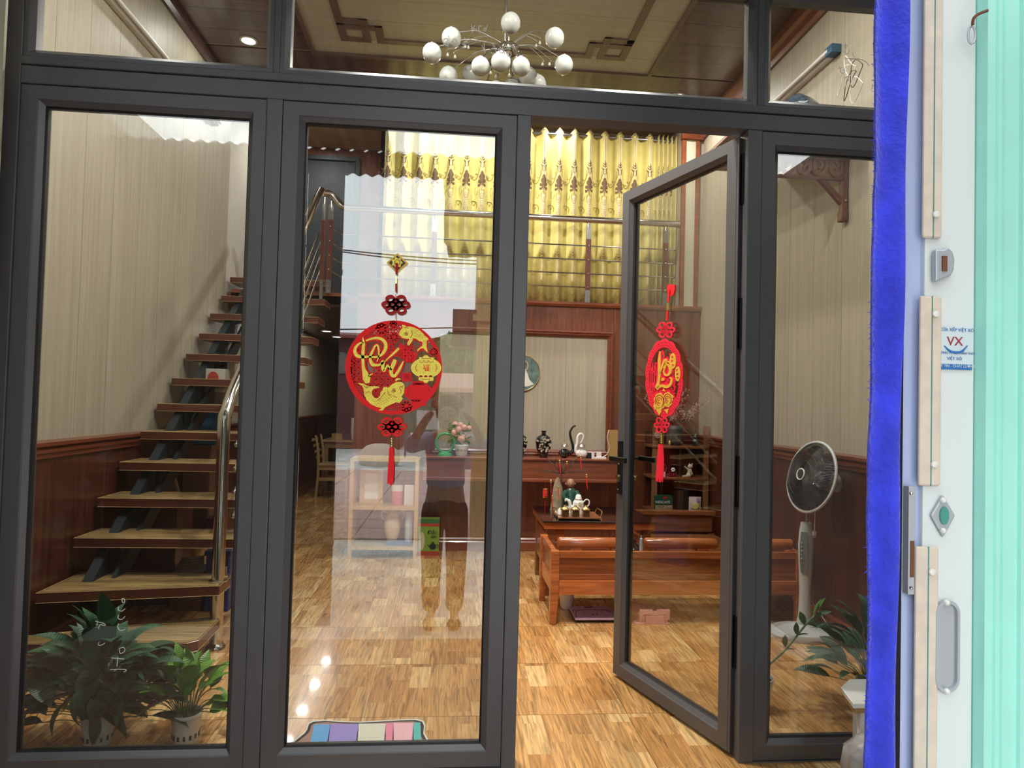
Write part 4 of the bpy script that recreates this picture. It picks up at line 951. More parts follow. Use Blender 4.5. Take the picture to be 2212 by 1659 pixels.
MB().box(TX0+.035, TX0+.055, TY0+.09, TY1-.09, .17, .40).build('side_panel', 'bench_wood_dark', tb)
sf = thing('wooden_sofa', 'dark brown wooden sofa along the right wall under the corner shelf', 'sofa', (1.8, 2.8, 0))
MB().box(1.46, 2.16, 2.95, 2.99, .26, .42).build('backrest', 'bench_wood_dark', sf, bevel=.005); MB().box(1.44, 2.18, 2.93, 3.00, .40, .435).build('top_rail', 'bench_wood_dark', sf, bevel=.005)
for i in range(6): MB().box(1.46, 2.16, 2.30+.105*i, 2.30+.105*i+.10, .225, .25).build('seat_slat', 'bench_wood_dark', sf, bevel=.003)
MB().box(1.44, 2.18, 2.26, 2.30, .17, .25).build('front_rail', 'bench_wood_dark', sf, bevel=.003)
for x in (1.44, 2.13):
    for y in (2.26, 2.95): MB().box(x, x+.05, y, y+.05, 0, .25).build('leg', 'bench_wood_dark', sf)
MB().box(1.425, 1.455, 2.3, 2.98, .20, .30).build('side_rail', 'bench_wood', sf)
# corner shelf standing behind the sofa
cs = thing('corner_shelf', 'brown three-tier wooden corner shelf behind the sofa', 'shelf', (1.97, 3.2, 0))
SX0, SX1, SY0, SY1 = 1.70, 2.185, 3.06, 3.38
for x in (SX0, SX1-.04): MB().box(x, x+.04, SY0+.05, SY0+.09, .40, 1.13).build('upright', 'shelf_wood', cs, bevel=.003)
for x in (SX0+.14, SX0+.30): MB().box(x, x+.02, SY1-.05, SY1-.03, .40, 1.10).build('back_slat', 'shelf_wood', cs)
def shelf(z, bow=.06):
    pts = [(SX0-.01, SY1-.02), (SX0-.01, SY0+.05)]+[(SX0+(SX1-SX0)*k/8, SY0+.05-bow*math.sin(PI*k/8)) for k in range(1, 8)]+[(SX1+.005, SY0+.05), (SX1+.005, SY1-.02)]
    MB().prism(pts, lambda x, y, d: (x, y, z+d), -.022, 0).build('shelf_board', 'bench_wood_dark', cs, bevel=.003)
for z in (.41, .695, .955): shelf(z)
MB().box(SX0-.02, SX1+.01, SY0+.04, SY1-.02, 0, .385).build('base_cabinet', 'bench_wood_dark', cs)
MB().box(SX0+.0, SX1, SY1-.028, SY1-.02, .41, 1.06).build('back_board', 'wainscot', cs)
# ------------------------------------------------------------------ ledge (mantel) along the back wall and open side shelf
mt = thing('ledge', 'long reddish wooden ledge shelf under the framed beige panel', 'shelf', (.6, 3.3, .64))
MB().box(-.22, 1.46, 3.10, YB-.002, .810, .828).build('ledge_top', 'ledge_wood', mt, bevel=.004); MB().box(-.22, 1.45, 3.12, 3.14, .66, .815).build('front_board', 'ledge_wood', mt)
MB().box(-.22, 1.46, 3.10, YB-.002, .63, .66).build('bottom_board', 'ledge_wood', mt, bevel=.006)
sh = thing('open_shelf', 'small pale wooden shelf unit seen through the mirrored street', 'shelf', (-.53, 3.2, 0))
for x in (-.80, -.28): MB().box(x, x+.03, 3.08, 3.37, .0, .80).build('side_board', 'chair_wood', sh)
for z in (.07, .39, .78): MB().box(-.77, -.28, 3.08, 3.37, z, z+.025).build('shelf_board', 'chair_wood', sh)
MB().box(-.77, -.28, 3.365, 3.37, .07, .8).build('back_board', 'wall_wood', sh)
pf = thing('picture_frame', 'pale picture frame with a white card standing on the open shelf', 'picture frame', (-.64, 3.25, .416))
f_ = MB(); rect_frame(f_, -.74, -.55, .416, .70, [(0, 0), (0, .02), (.035, .02), (.035, 0)], 3.26); f_.build('frame', 'chair_wood', pf); MB().box(-.705, -.585, 3.262, 3.268, .45, .665).build('card', 'plate_white', pf)
mat('pink_paint', (.65, .16, .20), .4); mat('cream', (.62, .55, .42), .6); mat('blue_book', (.10, .14, .30), .6); mat('tin_blue', (.45, .55, .62), .4)
j = thing('jar', 'pink and white lidded jar on the open shelf', 'jar', (-.43, 3.2, .416))
MB().lathe([(.0, .416), (.045, .416), (.045, .53), (0, .53)], (-.43, 3.2, 0), 18).build('jar_body', 'pink_paint', j, smooth=True); MB().lathe([(0, .53), (.047, .53), (.047, .575), (0, .575)], (-.43, 3.2, 0), 18).build('lid', 'white_plastic', j, smooth=True)
MB().box(-.37, -.29, 3.19, 3.21, .416, .58).build('greeting_card', 'plate_white', label='upright white greeting card beside the pink jar', cat='card')
mat('card_green', (.12, .3, .14), .6)
v = thing('figurine', 'cream two-handled pottery figure on the lower shelf', 'figurine', (-.46, 3.2, .095+.03))
MB().lathe([(0, .125), (.04, .125), (.065, .2), (.07, .27), (.05, .33), (.045, .36), (.03, .38), (0, .38)], (-.46, 3.2, 0), 18).build('pot', 'cream', v, smooth=True)
for s in (-1, 1): MB().tube(sp3([(-.46+s*.045, 3.2, .35), (-.46+s*.085, 3.2, .36), (-.46+s*.09, 3.2, .31), (-.46+s*.065, 3.2, .29)]), .008, 7).build('handle', 'cream', v, smooth=True)
MB().box(-.50, -.30, 3.12, 3.28, .096, .125).build('book', 'blue_book', label='thick blue book lying on the lowest board of the open shelf', cat='book')
MB().lathe([(0, .125), (.032, .125), (.032, .365), (.025, .375), (0, .375)], (-.325, 3.17, 0), 18).build('canister', 'tin_blue', smooth=True, label='tall pale blue canister standing on the blue book', cat='canister')
# tea box
mat('box_green', (.20, .34, .04), .4); mat('box_dark_green', (.03, .16, .05), .4); mat('box_red', (.42, .05, .03), .4); mat('ink', (.01, .01, .01), .5)
tx = thing('tea_box', 'bright green tea box with a black teapot print, red bands, beside the open shelf', 'box', (-.18, 3.2, 0))
y0 = 3.20
MB().box(-.25, -.075, y0, y0+.09, 0, .30).build('carton', 'box_green', tx)
MB().box(-.2505, -.0745, y0-.001, y0, .24, .265).build('band', 'box_red', tx); MB().box(-.2505, -.0745, y0-.001, y0, .265, .30).build('band', 'box_dark_green', tx); MB().box(-.2505, -.0745, y0-.001, y0, .0, .035).build('band', 'box_red', tx)
text('Đặc', 'lettering', .045, face_y((-.135, y0-.003, .19)), 'ink', tx, .0004, shear=.2); text('sản', 'lettering', .035, face_y((-.12, y0-.003, .155)), 'ink', tx, .0004, shear=.2)
fn2 = lambda x, z, d: (x, y0-.001-d, z)
tp = MB(); tp.prism(ell(-.125, .075, .028, .026, 16), fn2, 0, .002); tp.prism(ell(-.125, .106, .010, .006, 10), fn2, 0, .002); tp.stroke([(-.150, .072), (-.166, .088), (-.170, .092)], .006, fn2, 0, .002, 3); tp.stroke([(-.098, .09), (-.08, .085), (-.085, .065), (-.1, .06)], .004, fn2, 0, .002, 3); tp.build('teapot_print', 'ink', tx)
MB().prism(ell(-.215, .12, .022, .075, 16), fn2, 0, .001).build('figure_print', 'cream', tx)
# ------------------------------------------------------------------ things on the ledge
LZ = .828
def lathe_thing(name, label, cat, prof, c, m, part='body', seg=22, group=None):
    t = thing(name, label, cat, c, group=group)
    MB().lathe([(r, z+c[2]) for r, z in prof], (c[0], c[1], 0), seg).build(part, m, t, smooth=True)
    return t
def flower_decor(t, c, r, n, seed, m='cream', zlo=.05, zhi=.16):
    Rr = random.Random(seed); mb = MB()
    for i in range(n):
        a = Rr.uniform(-2.6, -.5); z = c[2]+Rr.uniform(zlo, zhi); rr = r(z-c[2])+.001
        p0 = Vector((c[0]+rr*math.cos(a), c[1]+rr*math.sin(a), z))
        for k in range(4):
            q_ = p0+Vector((-math.sin(a)*.005*math.cos(k*PI/2), math.cos(a)*.005*math.cos(k*PI/2), .005*math.sin(k*PI/2))); mb.ball(q_, .0032, 5, 3)
    mb.build('painted_flowers', m, t)
VP_ = [(0, 0), (.034, 0), (.036, .01), (.062, .08), (.070, .13), (.062, .165), (.035, .185), (.019, .195), (.018, .215), (.028, .225), (0, .225)]
VR = lambda z: .036+.034*math.sin(min(1, z/.13)*PI/2)
vx = atY(1174, 960, 3.2).x
v1 = lathe_thing('vase', 'black vase painted with pale blossoms on the ledge under the beige panel', 'vase', VP_, (vx, 3.2, LZ), 'black_gloss', group='black blossom vases'); flower_decor(v1, (vx, 3.2, LZ), VR, 46, 3)
v2 = lathe_thing('vase', 'black blossom vase half hidden behind the leaf post', 'vase', VP_, (atY(1122, 960, 3.2).x, 3.2, LZ), 'black_gloss', group='black blossom vases'); flower_decor(v2, (atY(1122, 960, 3.2).x, 3.2, LZ), VR, 40, 4)
def swan(px, label, m, flip, neck):
    x0 = atY(px, 980, 3.2).x; t = thing('swan_figurine', label, 'figurine', (x0, 3.2, LZ), group='swan figurines')
    b = MB().ball((x0+.0, 3.2, LZ+.038), .05, 16, 10, (1.05, .7, .78)); b.build('body', m, t, smooth=True, auto=False)
    MB().tube([Vector((x0+a, 3.2, LZ+z)) for a, z in spline(neck, [1]*len(neck), 5)[0]], [(.016-.010*i/(5*(len(neck)-1))) for i in range(5*(len(neck)-1)+1)], 10).build('neck', m, t, smooth=True)
    MB().ball((x0, 3.2, LZ+.085), .032, 16, 10).build('glass_bowl', 'glass_plain', t, smooth=True)
    MB().lathe([(.030, .095), (.033, .098), (.028, .11), (.018, .12), (.0, .122)], (x0, 3.2, LZ-.0), 16).build('chrome_lid', 'steel', t, smooth=True)
swan(1219, 'tall black swan figurine with an upright neck on the ledge', 'black_gloss', 1, [(.04, .03), (.072, .06), (.073, .10), (.052, .17), (.046, .22), (.07, .262), (.092, .27)])
swan(1256, 'white swan figurine with a curled neck beside the black swan', 'white_gloss', -1, [(-.03, .03), (-.055, .07), (-.040, .12), (-.035, .18), (-.012, .205), (.012, .19), (.005, .15), (-.012, .125)])
# plug, adapter, cable, box at the end of the ledge
ax = atY(1293, 980, 3.2).x
MB().box(atY(1268, 980, 3.2).x, atY(1276, 980, 3.2).x, 3.18, 3.24, LZ, LZ+.045).build('charger_box', 'black_plastic', label='small black box between the white swan and the adapters', cat='box')
MB().box(atY(1277, 980, 3.2).x, atY(1283, 980, 3.2).x, 3.18, 3.2, LZ, LZ+.05).build('adapter', 'white_plastic', label='slim upright white adapter with a red tip', cat='adapter')
MB().box(ax-.02, ax+.02, 3.18, 3.2, LZ+.012, LZ+.055).build('adapter', 'white_plastic', label='square white plug adapter standing on a flat white strip', cat='adapter')
MB().box(ax-.05, ax+.06, 3.17, 3.21, LZ, LZ+.012).build('power_strip', 'white_plastic', label='flat white power strip on the ledge', cat='power strip')
bx_ = atY(1322, 960, 3.25).x
mat('box_ochre', (.36, .22, .07), .5)
MB().box(bx_-.028, bx_+.05, 3.22, 3.30, LZ, LZ+.24).build('tall_box', 'box_ochre', label='tall ochre box standing at the right end of the ledge', cat='box')
MB().tube(sp3([(bx_-.04, 3.2, LZ+.245), (bx_-.055, 3.2, LZ+.18), (bx_-.035, 3.2, LZ+.09), (bx_-.06, 3.2, LZ+.03), (bx_-.10, 3.2, LZ+.012)]), .0028, 6).build('white_cable', 'white_plastic', label='thin white cable curling down beside the ochre box', cat='cable')
# round plate picture on the beige panel
pc_ = atY(1127, 805, YB-.01); mat('picture_teal', (.10, .16, .15), .4, noise=.5, nscale=20); mat('robe', (.62, .60, .54), .5); mat('halo', (.50, .34, .20), .4)
pp_ = thing('round_plate', 'round gilt-edged picture plate of a robed seated figure on the beige panel', 'picture', (pc_.x, YB-.01, pc_.z-.14))
rr_ = atY(1166, 805, YB-.01).x-pc_.x
MY = Matrix.Rotation(PI/2, 4, 'X')
MB().lathe([(0, 0), (rr_, 0), (rr_, .008), (0, .008)], (pc_.x, YB-.002, pc_.z), 36, MY).build('painted_disc', 'picture_teal', pp_)
MB().tube([(pc_.x+rr_*math.cos(a*PI/18), YB-.011, pc_.z+rr_*math.sin(a*PI/18)) for a in range(36)], .004, 6, closed=True).build('gilt_rim', 'gold', pp_)
f3 = lambda x, z, d: (pc_.x+x, YB-.010-d, pc_.z+z)
hb = MB(); hb.tube([f3(.002+.05*math.cos(a*PI/12), .06+.05*math.sin(a*PI/12), .002) for a in range(24)], .006, 5, closed=True); hb.build('halo', 'halo', pp_)
MB().prism([(-.10, -.11), (-.06, -.04), (-.03, .03), (-.01, .045), (.02, .045), (.04, .02), (.07, -.06), (.11, -.10), (.05, -.12)], f3, 0, .004).build('robe', 'robe', pp_)
MB().prism(ell(.004, .07, .016, .022, 14), f3, 0, .005).build('face', 'cream', pp_); MB().prism(ell(.004, .098, .012, .014, 10), f3, 0, .006).build('hair_bun', 'ink', pp_)
# green-framed crystal ball and flower pot on the left of the ledge
mat('jade', (.05, .36, .12), .25); mat('peach', (.72, .40, .30), .6); mat('leafgreen', (.05, .14, .03), .5, noise=.2, nscale=30)
cb = atY(962, 955, 3.2); t = thing('crystal_ball', 'crystal ball in a green ring stand on the ledge', 'ornament', (cb.x, 3.2, LZ))
MB().ball((cb.x, 3.2, LZ+.105), .062, 20, 12).build('ball', 'glass_plain', t, smooth=True, auto=False)
MB().tube([(cb.x+.078*math.cos(a*PI/12), 3.2, LZ+.105+.078*math.sin(a*PI/12)) for a in range(24)], .011, 8, closed=True).build('ring', 'jade', t, smooth=True, auto=False)
MB().lathe([(0, 0), (.062, 0), (.058, .016), (.03, .03), (0, .03)], (cb.x, 3.2, LZ), 18).build('foot', 'jade', t, smooth=True)
fp_ = atY(997, 965, 3.2); t = thing('flower_pot', 'white lettered pot of peach roses on the ledge', 'flower pot', (fp_.x, 3.2, LZ))
MB().lathe([(0, 0), (.045, 0), (.050, .02), (.064, .09), (.060, .095), (0, .085)], (fp_.x, 3.2, LZ), 20).build('pot', 'white_gloss', t, smooth=True)
text('Bình an', 'lettering', .030, face_y((fp_.x, 3.2-.066, LZ+.05)), 'ink', t, .0004, shear=.2)
Rf = random.Random(2)
for i in range(11):
    c = Vector((fp_.x+Rf.uniform(-.07, .06), 3.2+Rf.uniform(-.04, .03), LZ+.14+Rf.uniform(0, .16)))
    b = MB().ball(c, .026, 10, 6); [b.tube([c+Vector((.018*math.cos(a), -.012, .018*math.sin(a))) for a in (k*PI/3, k*PI/3+.7, k*PI/3+1.4)], .006, 5) for k in range(6)]
    b.build('rose', 'peach', t, smooth=True)
lv = MB()
for i in range(60):
    c = Vector((fp_.x+Rf.uniform(-.12, .06), 3.2+Rf.uniform(-.03, .03), LZ+.08+Rf.uniform(0, .18))); a = Rf.uniform(0, 6.28); d = Vector((math.cos(a), -.3, math.sin(a)))*.028; e_ = Vector((-d.z, 0, d.x))*.35
    lv.add([c-d, c+e_, c+d, c-e_], [(0, 1, 2, 3)])
lv.build('foliage', 'leafgreen', t, kind='stuff')
# ------------------------------------------------------------------ on the corner shelf
def sxy(px, z, y=3.12): return atY(px, 1000, y).x
lathe_thing('vase', 'dark bottle vase on the right of the corner shelf top board', 'vase', [(0, 0), (.025, 0), (.032, .012), (.036, .04), (.022, .06), (.026, .075), (.016, .09), (.008, .11), (.007, .15), (.011, .16), (0, .16)], (sxy(1502, 0), 3.12, .955), 'black_plastic')
mat('dark_pot', (.05, .05, .048), .5); mat('blossom', (.62, .36, .34), .7); mat('twig', (.07, .045, .03), .8)
fx = sxy(1460, 0); t = thing('blossom_vase', 'ribbed dark vase of pink cherry blossom on the corner shelf', 'vase', (fx, 3.16, .955))
MB().lathe([(0, .955), (.05, .955), (.058, .97)]+[(.066+(.003 if k % 2 else 0), .98+.012*k) for k in range(11)]+[(.055, 1.12), (.045, 1.125), (0, 1.12)], (fx, 3.16, 0), 22).build('pot', 'dark_pot', t, smooth=True)
Rb = random.Random(8); tw = MB(); tips = []
for i in range(26):
    a = Rb.uniform(-.9, 1.0); L_ = Rb.uniform(.16, .36); p0 = Vector((fx, 3.16, 1.11)); pts = [p0]
    for k in range(1, 6): pts.append(p0+Vector((math.sin(a)*L_*k/5*1.05+Rb.uniform(-.01, .01), Rb.uniform(-.05, .04)*k/5, math.cos(a)*L_*k/5*.95)))
    tw.tube(pts, [.003, .0026, .002, .0016, .0012, .0008], 4); tips += pts[2:]
tw.build('twigs', 'twig', t)
bl = MB()
for p_ in tips*7:
    c = p_+Vector((Rb.uniform(-.022, .022), Rb.uniform(-.02, .02), Rb.uniform(-.02, .02))); s_ = Rb.uniform(.004, .008)
    for k in range(3):
        a = k*2.1+Rb.uniform(0, 1); d = Vector((math.cos(a), -.4, math.sin(a)))*s_; e_ = Vector((-d.z, .2*s_, d.x))*.5; bl.add([c, c+d*.5+e_, c+d, c+d*.5-e_], [(0, 1, 2, 3)])
bl.build('blossoms', 'blossom', t, kind='stuff')
mat('rose_dull', (.40, .22, .18), .7)
t = thing('perfume_bottle', 'small gold bottle on the top board of the corner shelf', 'bottle', (sxy(1442, 0), 3.08, .955))
MB().lathe([(0, .955), (.012, .955), (.014, .985), (.006, .995), (.006, 1.005), (.009, 1.008), (.009, 1.02), (0, 1.02)], (sxy(1442, 0), 3.08, 0), 14).build('bottle_body', 'gold', t, smooth=True)
rx = sxy(1417, 0); t = thing('artificial_rose', 'faded rose lying at the left end of the corner shelf top', 'flower', (rx, 3.10, .955))
b = MB().ball((rx, 3.1, 1.04), .022, 12, 8)
for k in range(9): a = k*2*PI/9; b.ball((rx+.02*math.cos(a), 3.09, 1.04+.02*math.sin(a)), .011, 8, 5)
b.build('petals', 'rose_dull', t, smooth=True); MB().tube([(rx, 3.1, 1.03), (rx+.02, 3.1, .99), (rx+.03, 3.1, .956)], .003, 6).build('stem', 'leafgreen', t)
# middle shelf: glass-handled basket, red figures, white dog ornament
gx = sxy(1425, 0); t = thing('basket_ornament', 'small boat-shaped ornament with a round wire handle on the middle board', 'ornament', (gx, 3.08, .695))
MB().tube([(gx+.045*math.cos(a*PI/14), 3.08, .765+.045*math.sin(a*PI/14)) for a in range(28)], .0022, 6, closed=True).build('wire_ring', 'steel', t)
MB().loft([[Vector((gx+w*math.cos(2*PI*j/12), 3.08+.4*w*math.sin(2*PI*j/12), z)) for j in range(12)] for w, z in ((.02, .735), (.035, .75), (.042, .765))]).build('boat', 'bench_wood', t); MB().box(gx-.03, gx+.03, 3.06, 3.10, .695, .735).build('plinth', 'white_plastic', t)
mat('red_glass', (.22, .01, .02), .15, trans=.3)
rx = sxy(1450, 0); t = thing('red_figurines', 'dark red glass ornament with a white flower on the middle board', 'ornament', (rx, 3.08, .695))
b = MB()
for i in range(4): b.lathe([(0, 0), (.012, 0), (.013, .02), (.006, .032), (.009, .04), (0, .048)], (rx-.03+.02*i, 3.08+.008*(i % 2), .695), 10)
b.build('glass_figures', 'red_glass', t, smooth=True); b = MB()
for k in range(6): b.ball((rx+.012*math.cos(k*1.05), 3.07, .755+.012*math.sin(k*1.05)), .008, 8, 5)
b.build('white_flower', 'white_plastic', t, smooth=True)
dx_ = sxy(1483, 0); t = thing('dog_figurine', 'cream dog figurine leaning back with a raised paw on the middle board', 'figurine', (dx_, 3.08, .695))
MB().tube(sp3([(dx_+.004, 3.08, .705), (dx_+.010, 3.08, .735), (dx_+.014, 3.08, .765)]), .016, 10).ball((dx_+.006, 3.08, .712), .022, 12, 8).build('body', 'cream', t, smooth=True, auto=False)
b = MB().ball((dx_+.018, 3.08, .785), .019, 12, 8, (1.1, 1, .95)); b.ball((dx_+.0, 3.075, .781), .009, 8, 6); b.build('head', 'cream', t, smooth=True, auto=False)
for s in (-1, 1): MB().ball((dx_+.022+s*.012, 3.08, .803), .008, 8, 5, (.7, .6, 1.2)).build('ear', 'cream', t, smooth=True)
MB().ball((dx_-.008, 3.068, .782), .004, 6, 4).build('nose', 'ink', t); MB().ball((dx_+.012, 3.062, .79), .003, 6, 4).build('eye', 'ink', t)
for a, b_ in (((.004, .755), (-.034, .785)), ((-.005, .705), (-.05, .703)), ((.022, .75), (.034, .718))): MB().tube([(dx_+a[0], 3.075, a[1]), (dx_+b_[0], 3.07, b_[1])], [.008, .006], 8).build('leg', 'cream', t, smooth=True)
# bottom shelf: coffee box, dark folder, bag of snacks
mat('coffee_green', (.015, .07, .045), .35); mat('coffee_red', (.4, .02, .02), .4); mat('bean', (.30, .22, .13), .6, noise=.5, nscale=60); mat('snack', (.62, .50, .48), .4); mat('snack_purple', (.40, .28, .50), .4); mat('snack_yellow', (.70, .55, .2), .4)
c0, c1 = atY(1415, 1080, 3.08).x, atY(1453, 1080, 3.08).x; t = thing('coffee_box', 'dark green coffee box with white lettering and a red cup mark', 'box', ((c0+c1)/2, 3.12, .41))
MB().box(c0, c1, 3.08, 3.16, .411, .535).build('carton', 'coffee_green', t); MB().box(c0+.004, c1, 3.0785, 3.08, .418, .458).build('cup_picture', 'bean', t); MB().box(c0+.004, c1, 3.079, 3.0802, .411, .418).build('base_band', 'white_plastic', t)
text('NESCAFÉ', 'lettering', .031, face_y(((c0+c1)/2-.01, 3.078, .482)), 'white_plastic', t, .0005)
MB().prism([((c0+c1)/2-.008, .51), ((c0+c1)/2+.03, .51), ((c0+c1)/2+.026, .532), ((c0+c1)/2-.004, .528)], lambda x, z, d: (x, 3.079-d, z), 0, .001).build('red_mark', 'coffee_red', t)
a0, a1 = atY(1464, 1080, 3.1).x, atY(1487, 1080, 3.1).x; t = thing('box_file', 'grey and black upright box file on the lowest board', 'file', ((a0+a1)/2, 3.15, .41))
MB().box(a0, a0+.05, 3.10, 3.22, .411, .58).build('grey_spine', 'steel_dull', t); MB().box(a0+.052, a1, 3.10, 3.22, .411, .60).build('black_cover', 'black_plastic', t)
b0, b1 = atY(1489, 1080, 3.07).x, atY(1515, 1080, 3.07).x; t = thing('snack_bag', 'white snack packet with a yellow and purple print', 'bag', ((b0+b1)/2, 3.08, .41))
bm_ = MB(); W_ = b1-b0
bm_.loft([[Vector((b0+W_*k/8, 3.08-.02*math.sin(PI*min(1, i/5))*math.sin(PI*k/8)*(1 if sd else -1)+(.0 if sd else 0), .411+.024*i)) for k in range(9) for sd in (1,)]+[Vector((b0+W_*k/8, 3.082+.015*math.sin(PI*min(1, i/5))*math.sin(PI*k/8), .411+.024*i)) for k in range(8, -1, -1)] for i in range(6)])
bm_.build('packet', 'snack', t, smooth=True)
MB().ball(((b0+b1)/2, 3.062, .455), .03, 12, 8, (1, .15, 1)).build('yellow_print', 'snack_yellow', t); MB().ball(((b0+b1)/2+.02, 3.064, .505), .016, 10, 6, (1, .15, 1.2)).build('purple_print', 'snack_purple', t)
# ------------------------------------------------------------------ on the floor near the bench
mat('scale_pink', (.52, .34, .46), .3, coat=.3); mat('pig_pink', (.60, .30, .42), .35)
sc4 = [atZ(*p_, .028) for p_ in ((1229, 1312), (1243, 1340), (1330, 1343), (1319, 1312))]
t = thing('bathroom_scale', 'pink bathroom scale with a pig face under the end of the bench', 'scale', (sum(p_.x for p_ in sc4)/4, sum(p_.y for p_ in sc4)/4, 0))
Xa, Xb, Ya, Yb = .755, 1.02, 1.50, 1.745
MB().box(Xa, Xb, Ya, Yb, .016, .026).build('platform', 'scale_pink', t, bevel=.004); MB().box(Xa+.005, Xb-.005, Ya+.005, Yb-.005, .010, .016).build('base', 'ink', t)
for x in (Xa+.03, Xb-.03):
    for y in (Ya+.03, Yb-.03): MB().lathe([(0, 0), (.012, 0), (.012, .011), (0, .011)], (x, y, 0), 12).build('foot', 'ink', t)
xm = (Xa+Xb)/2; flat = lambda x, y, d: (x, y, .0262+d)
MB().box(xm-.035, xm+.015, Yb-.035, Yb-.018, .0262, .0275).build('display', 'ink', t)
MB().prism(ell(xm, Ya+.075, .038, .026, 18), flat, 0, .0012).build('snout', 'pig_pink', t)
b = MB(); b.prism(ell(xm-.013, Ya+.075, .006, .011, 10), flat, .0012, .0020); b.prism(ell(xm+.013, Ya+.075, .006, .011, 10), flat, .0012, .0020); b.prism(ell(xm-.055, Ya+.12, .004, .004, 8), flat, 0, .001); b.prism(ell(xm+.055, Ya+.12, .004, .004, 8), flat, 0, .001)
b.stroke([(Xa+.012, Ya+.02), (Xa+.02, Ya+.10), (Xa+.05, Ya+.15), (xm, Ya+.175), (Xb-.05, Ya+.15), (Xb-.02, Ya+.10), (Xb-.012, Ya+.02)], .003, flat, 0, .001, 4); b.stroke([(Xa+.05, Ya+.15), (Xa+.02, Ya+.16), (Xa+.012, Ya+.13)], .003, flat, 0, .001, 3); b.stroke([(Xb-.05, Ya+.15), (Xb-.02, Ya+.16), (Xb-.012, Ya+.13)], .003, flat, 0, .001, 3)
b.build('face_lines', 'ink', t)
mat('pink_plastic', (.72, .36, .36), .35)
t = thing('folding_step', 'pale pink folded plastic stool lying on the floor behind the open leaf', 'stool', (1.25, 1.6, 0))
Xa, Xb, Ya, Yb = 1.135, 1.315, 1.47, 1.74
MB().box(Xa-.03, Xb, Ya, Yb, .0, .008).build('base_flange', 'pink_plastic', t, bevel=.002)
MB().loft([[Vector((x, y, z)) for x, y in ((Xa, Ya+.01), (Xb-.01, Ya+.01), (Xb-.01, Yb-.03), (Xa-.03, Yb-.03))] for z in (.008, .03)]+[[Vector((x, y, .062)) for x, y in ((Xa-.005, Ya+.02), (Xb-.01, Ya+.02), (Xb-.02, Yb-.05), (Xa-.02, Yb-.05))]]).build('shell', 'pink_plastic', t, bevel=.003)
yf = Ya+.004; ff = lambda x, z, d: (x, yf-d, z); W_ = Xb-Xa
ol = [(Xa, .085), (Xa, .024), (Xa+.03, .024), (Xa+.03, .052), (Xb-.03, .052), (Xb-.03, .024), (Xb, .024), (Xb, .085), (xmid := (Xa+Xb)/2+.014, .085), ((Xa+Xb)/2+.010, .074), ((Xa+Xb)/2, .070), ((Xa+Xb)/2-.010, .074), ((Xa+Xb)/2-.014, .085)]
MB().prism(ol, ff, -.014, .0).build('front_plate', 'pink_plastic', t, bevel=.0015)
b = MB(); b.stroke([(Xa+.012, .03), (Xa+.014, .058), (Xa+.05, .064), ((Xa+Xb)/2-.02, .062), ((Xa+Xb)/2, .052), ((Xa+Xb)/2+.02, .062), (Xb-.05, .064), (Xb-.014, .058), (Xb-.012, .03)], .004, ff, 0, .003, 3); b.build('raised_rib', 'pink_plastic', t)
MB().box(Xa+.034, Xb-.034, Ya+.0, Ya+.02, .008, .05).build('handle_bar', 'pink_plastic', t, bevel=.002)
b = MB(); Rk = random.Random(1)
for i in range(5):
    for j in range(9): b.cbox((Xa+.005+.018*j, Ya+.06+.03*i, .063), (.010, .014, .004))
b.build('grip_studs', 'pink_plastic', t)
lathe_thing('waste_bin', 'white plastic bin half hidden under the bench end', 'bin', [(0, 0), (.036, 0), (.040, .01), (.056, .20), (.059, .205), (.055, .205), (.037, .015), (0, .012)], (.755, 1.80, 0), 'white_plastic')
# black jar and tall cup standing on the seat beyond the bench rolls
jx = atY(1366, 1150, 1.78).x
t = thing('black_jar', 'ribbed black ceramic jar with a lid on the bench seat behind the open leaf', 'jar', (jx, 1.78, .235))
MB().lathe([(0, .235), (.040, .235)]+[(.050+.002*(k % 2), .247+.012*k) for k in range(12)]+[(.038, .395), (.022, .41), (.026, .42), (.022, .43), (0, .435)], (jx, 1.78, 0), 22).build('jar_body', 'black_gloss', t, smooth=True)
mat('pattern_white', (.55, .60, .60), .25, noise=.35, nscale=35)
cx_ = atY(1381.5, 1150, 1.70).x; t = thing('tall_cup', 'tall pale patterned tube standing beside the black jar', 'cup', (cx_, 1.70, .235))
MB().lathe([(0, .235), (.011, .235), (.011, .44), (.009, .455), (.003, .46), (.003, .475), (0, .475)], (cx_+.012, 1.70, 0), 16).build('tube_body', 'pattern_white', t, smooth=True)
# ------------------------------------------------------------------ hanging felt ornaments (traced in the plane of the pane they hang on)
mat('felt_red', (.90, .008, .012), .75, bump=.2, bscale=400); mat('felt_dark', (.42, .004, .010), .8); mat('felt_pink', (.95, .012, .045), .75)
m_, t_, b_g = newmat('glitter_gold'); b_g.inputs['Roughness'].default_value = .45; b_g.inputs['Metallic'].default_value = .15
N = t_.nodes.new; vo = N('ShaderNodeTexVoronoi'); vo.inputs['Scale'].default_value = 700; tcg = N('ShaderNodeTexCoord'); t_.links.new(tcg.outputs['Object'], vo.inputs['Vector'])
rg = N('ShaderNodeValToRGB'); sp_ = N('ShaderNodeSeparateColor'); t_.links.new(vo.outputs['Color'], sp_.inputs[0]); t_.links.new(sp_.outputs[0], rg.inputs['Fac'])
rg.color_ramp.elements[0].color = (.62, .40, .03, 1); rg.color_ramp.elements[0].position = .05; rg.color_ramp.elements[1].color = (.98, .84, .10, 1); rg.color_ramp.elements[1].position = .35; t_.links.new(rg.outputs['Color'], b_g.inputs['Base Color'])
mat('gold_paint', (.85, .52, .06), .45, noise=.1, nscale=300); mat('bead_gold', (.80, .60, .18), .25, 1)

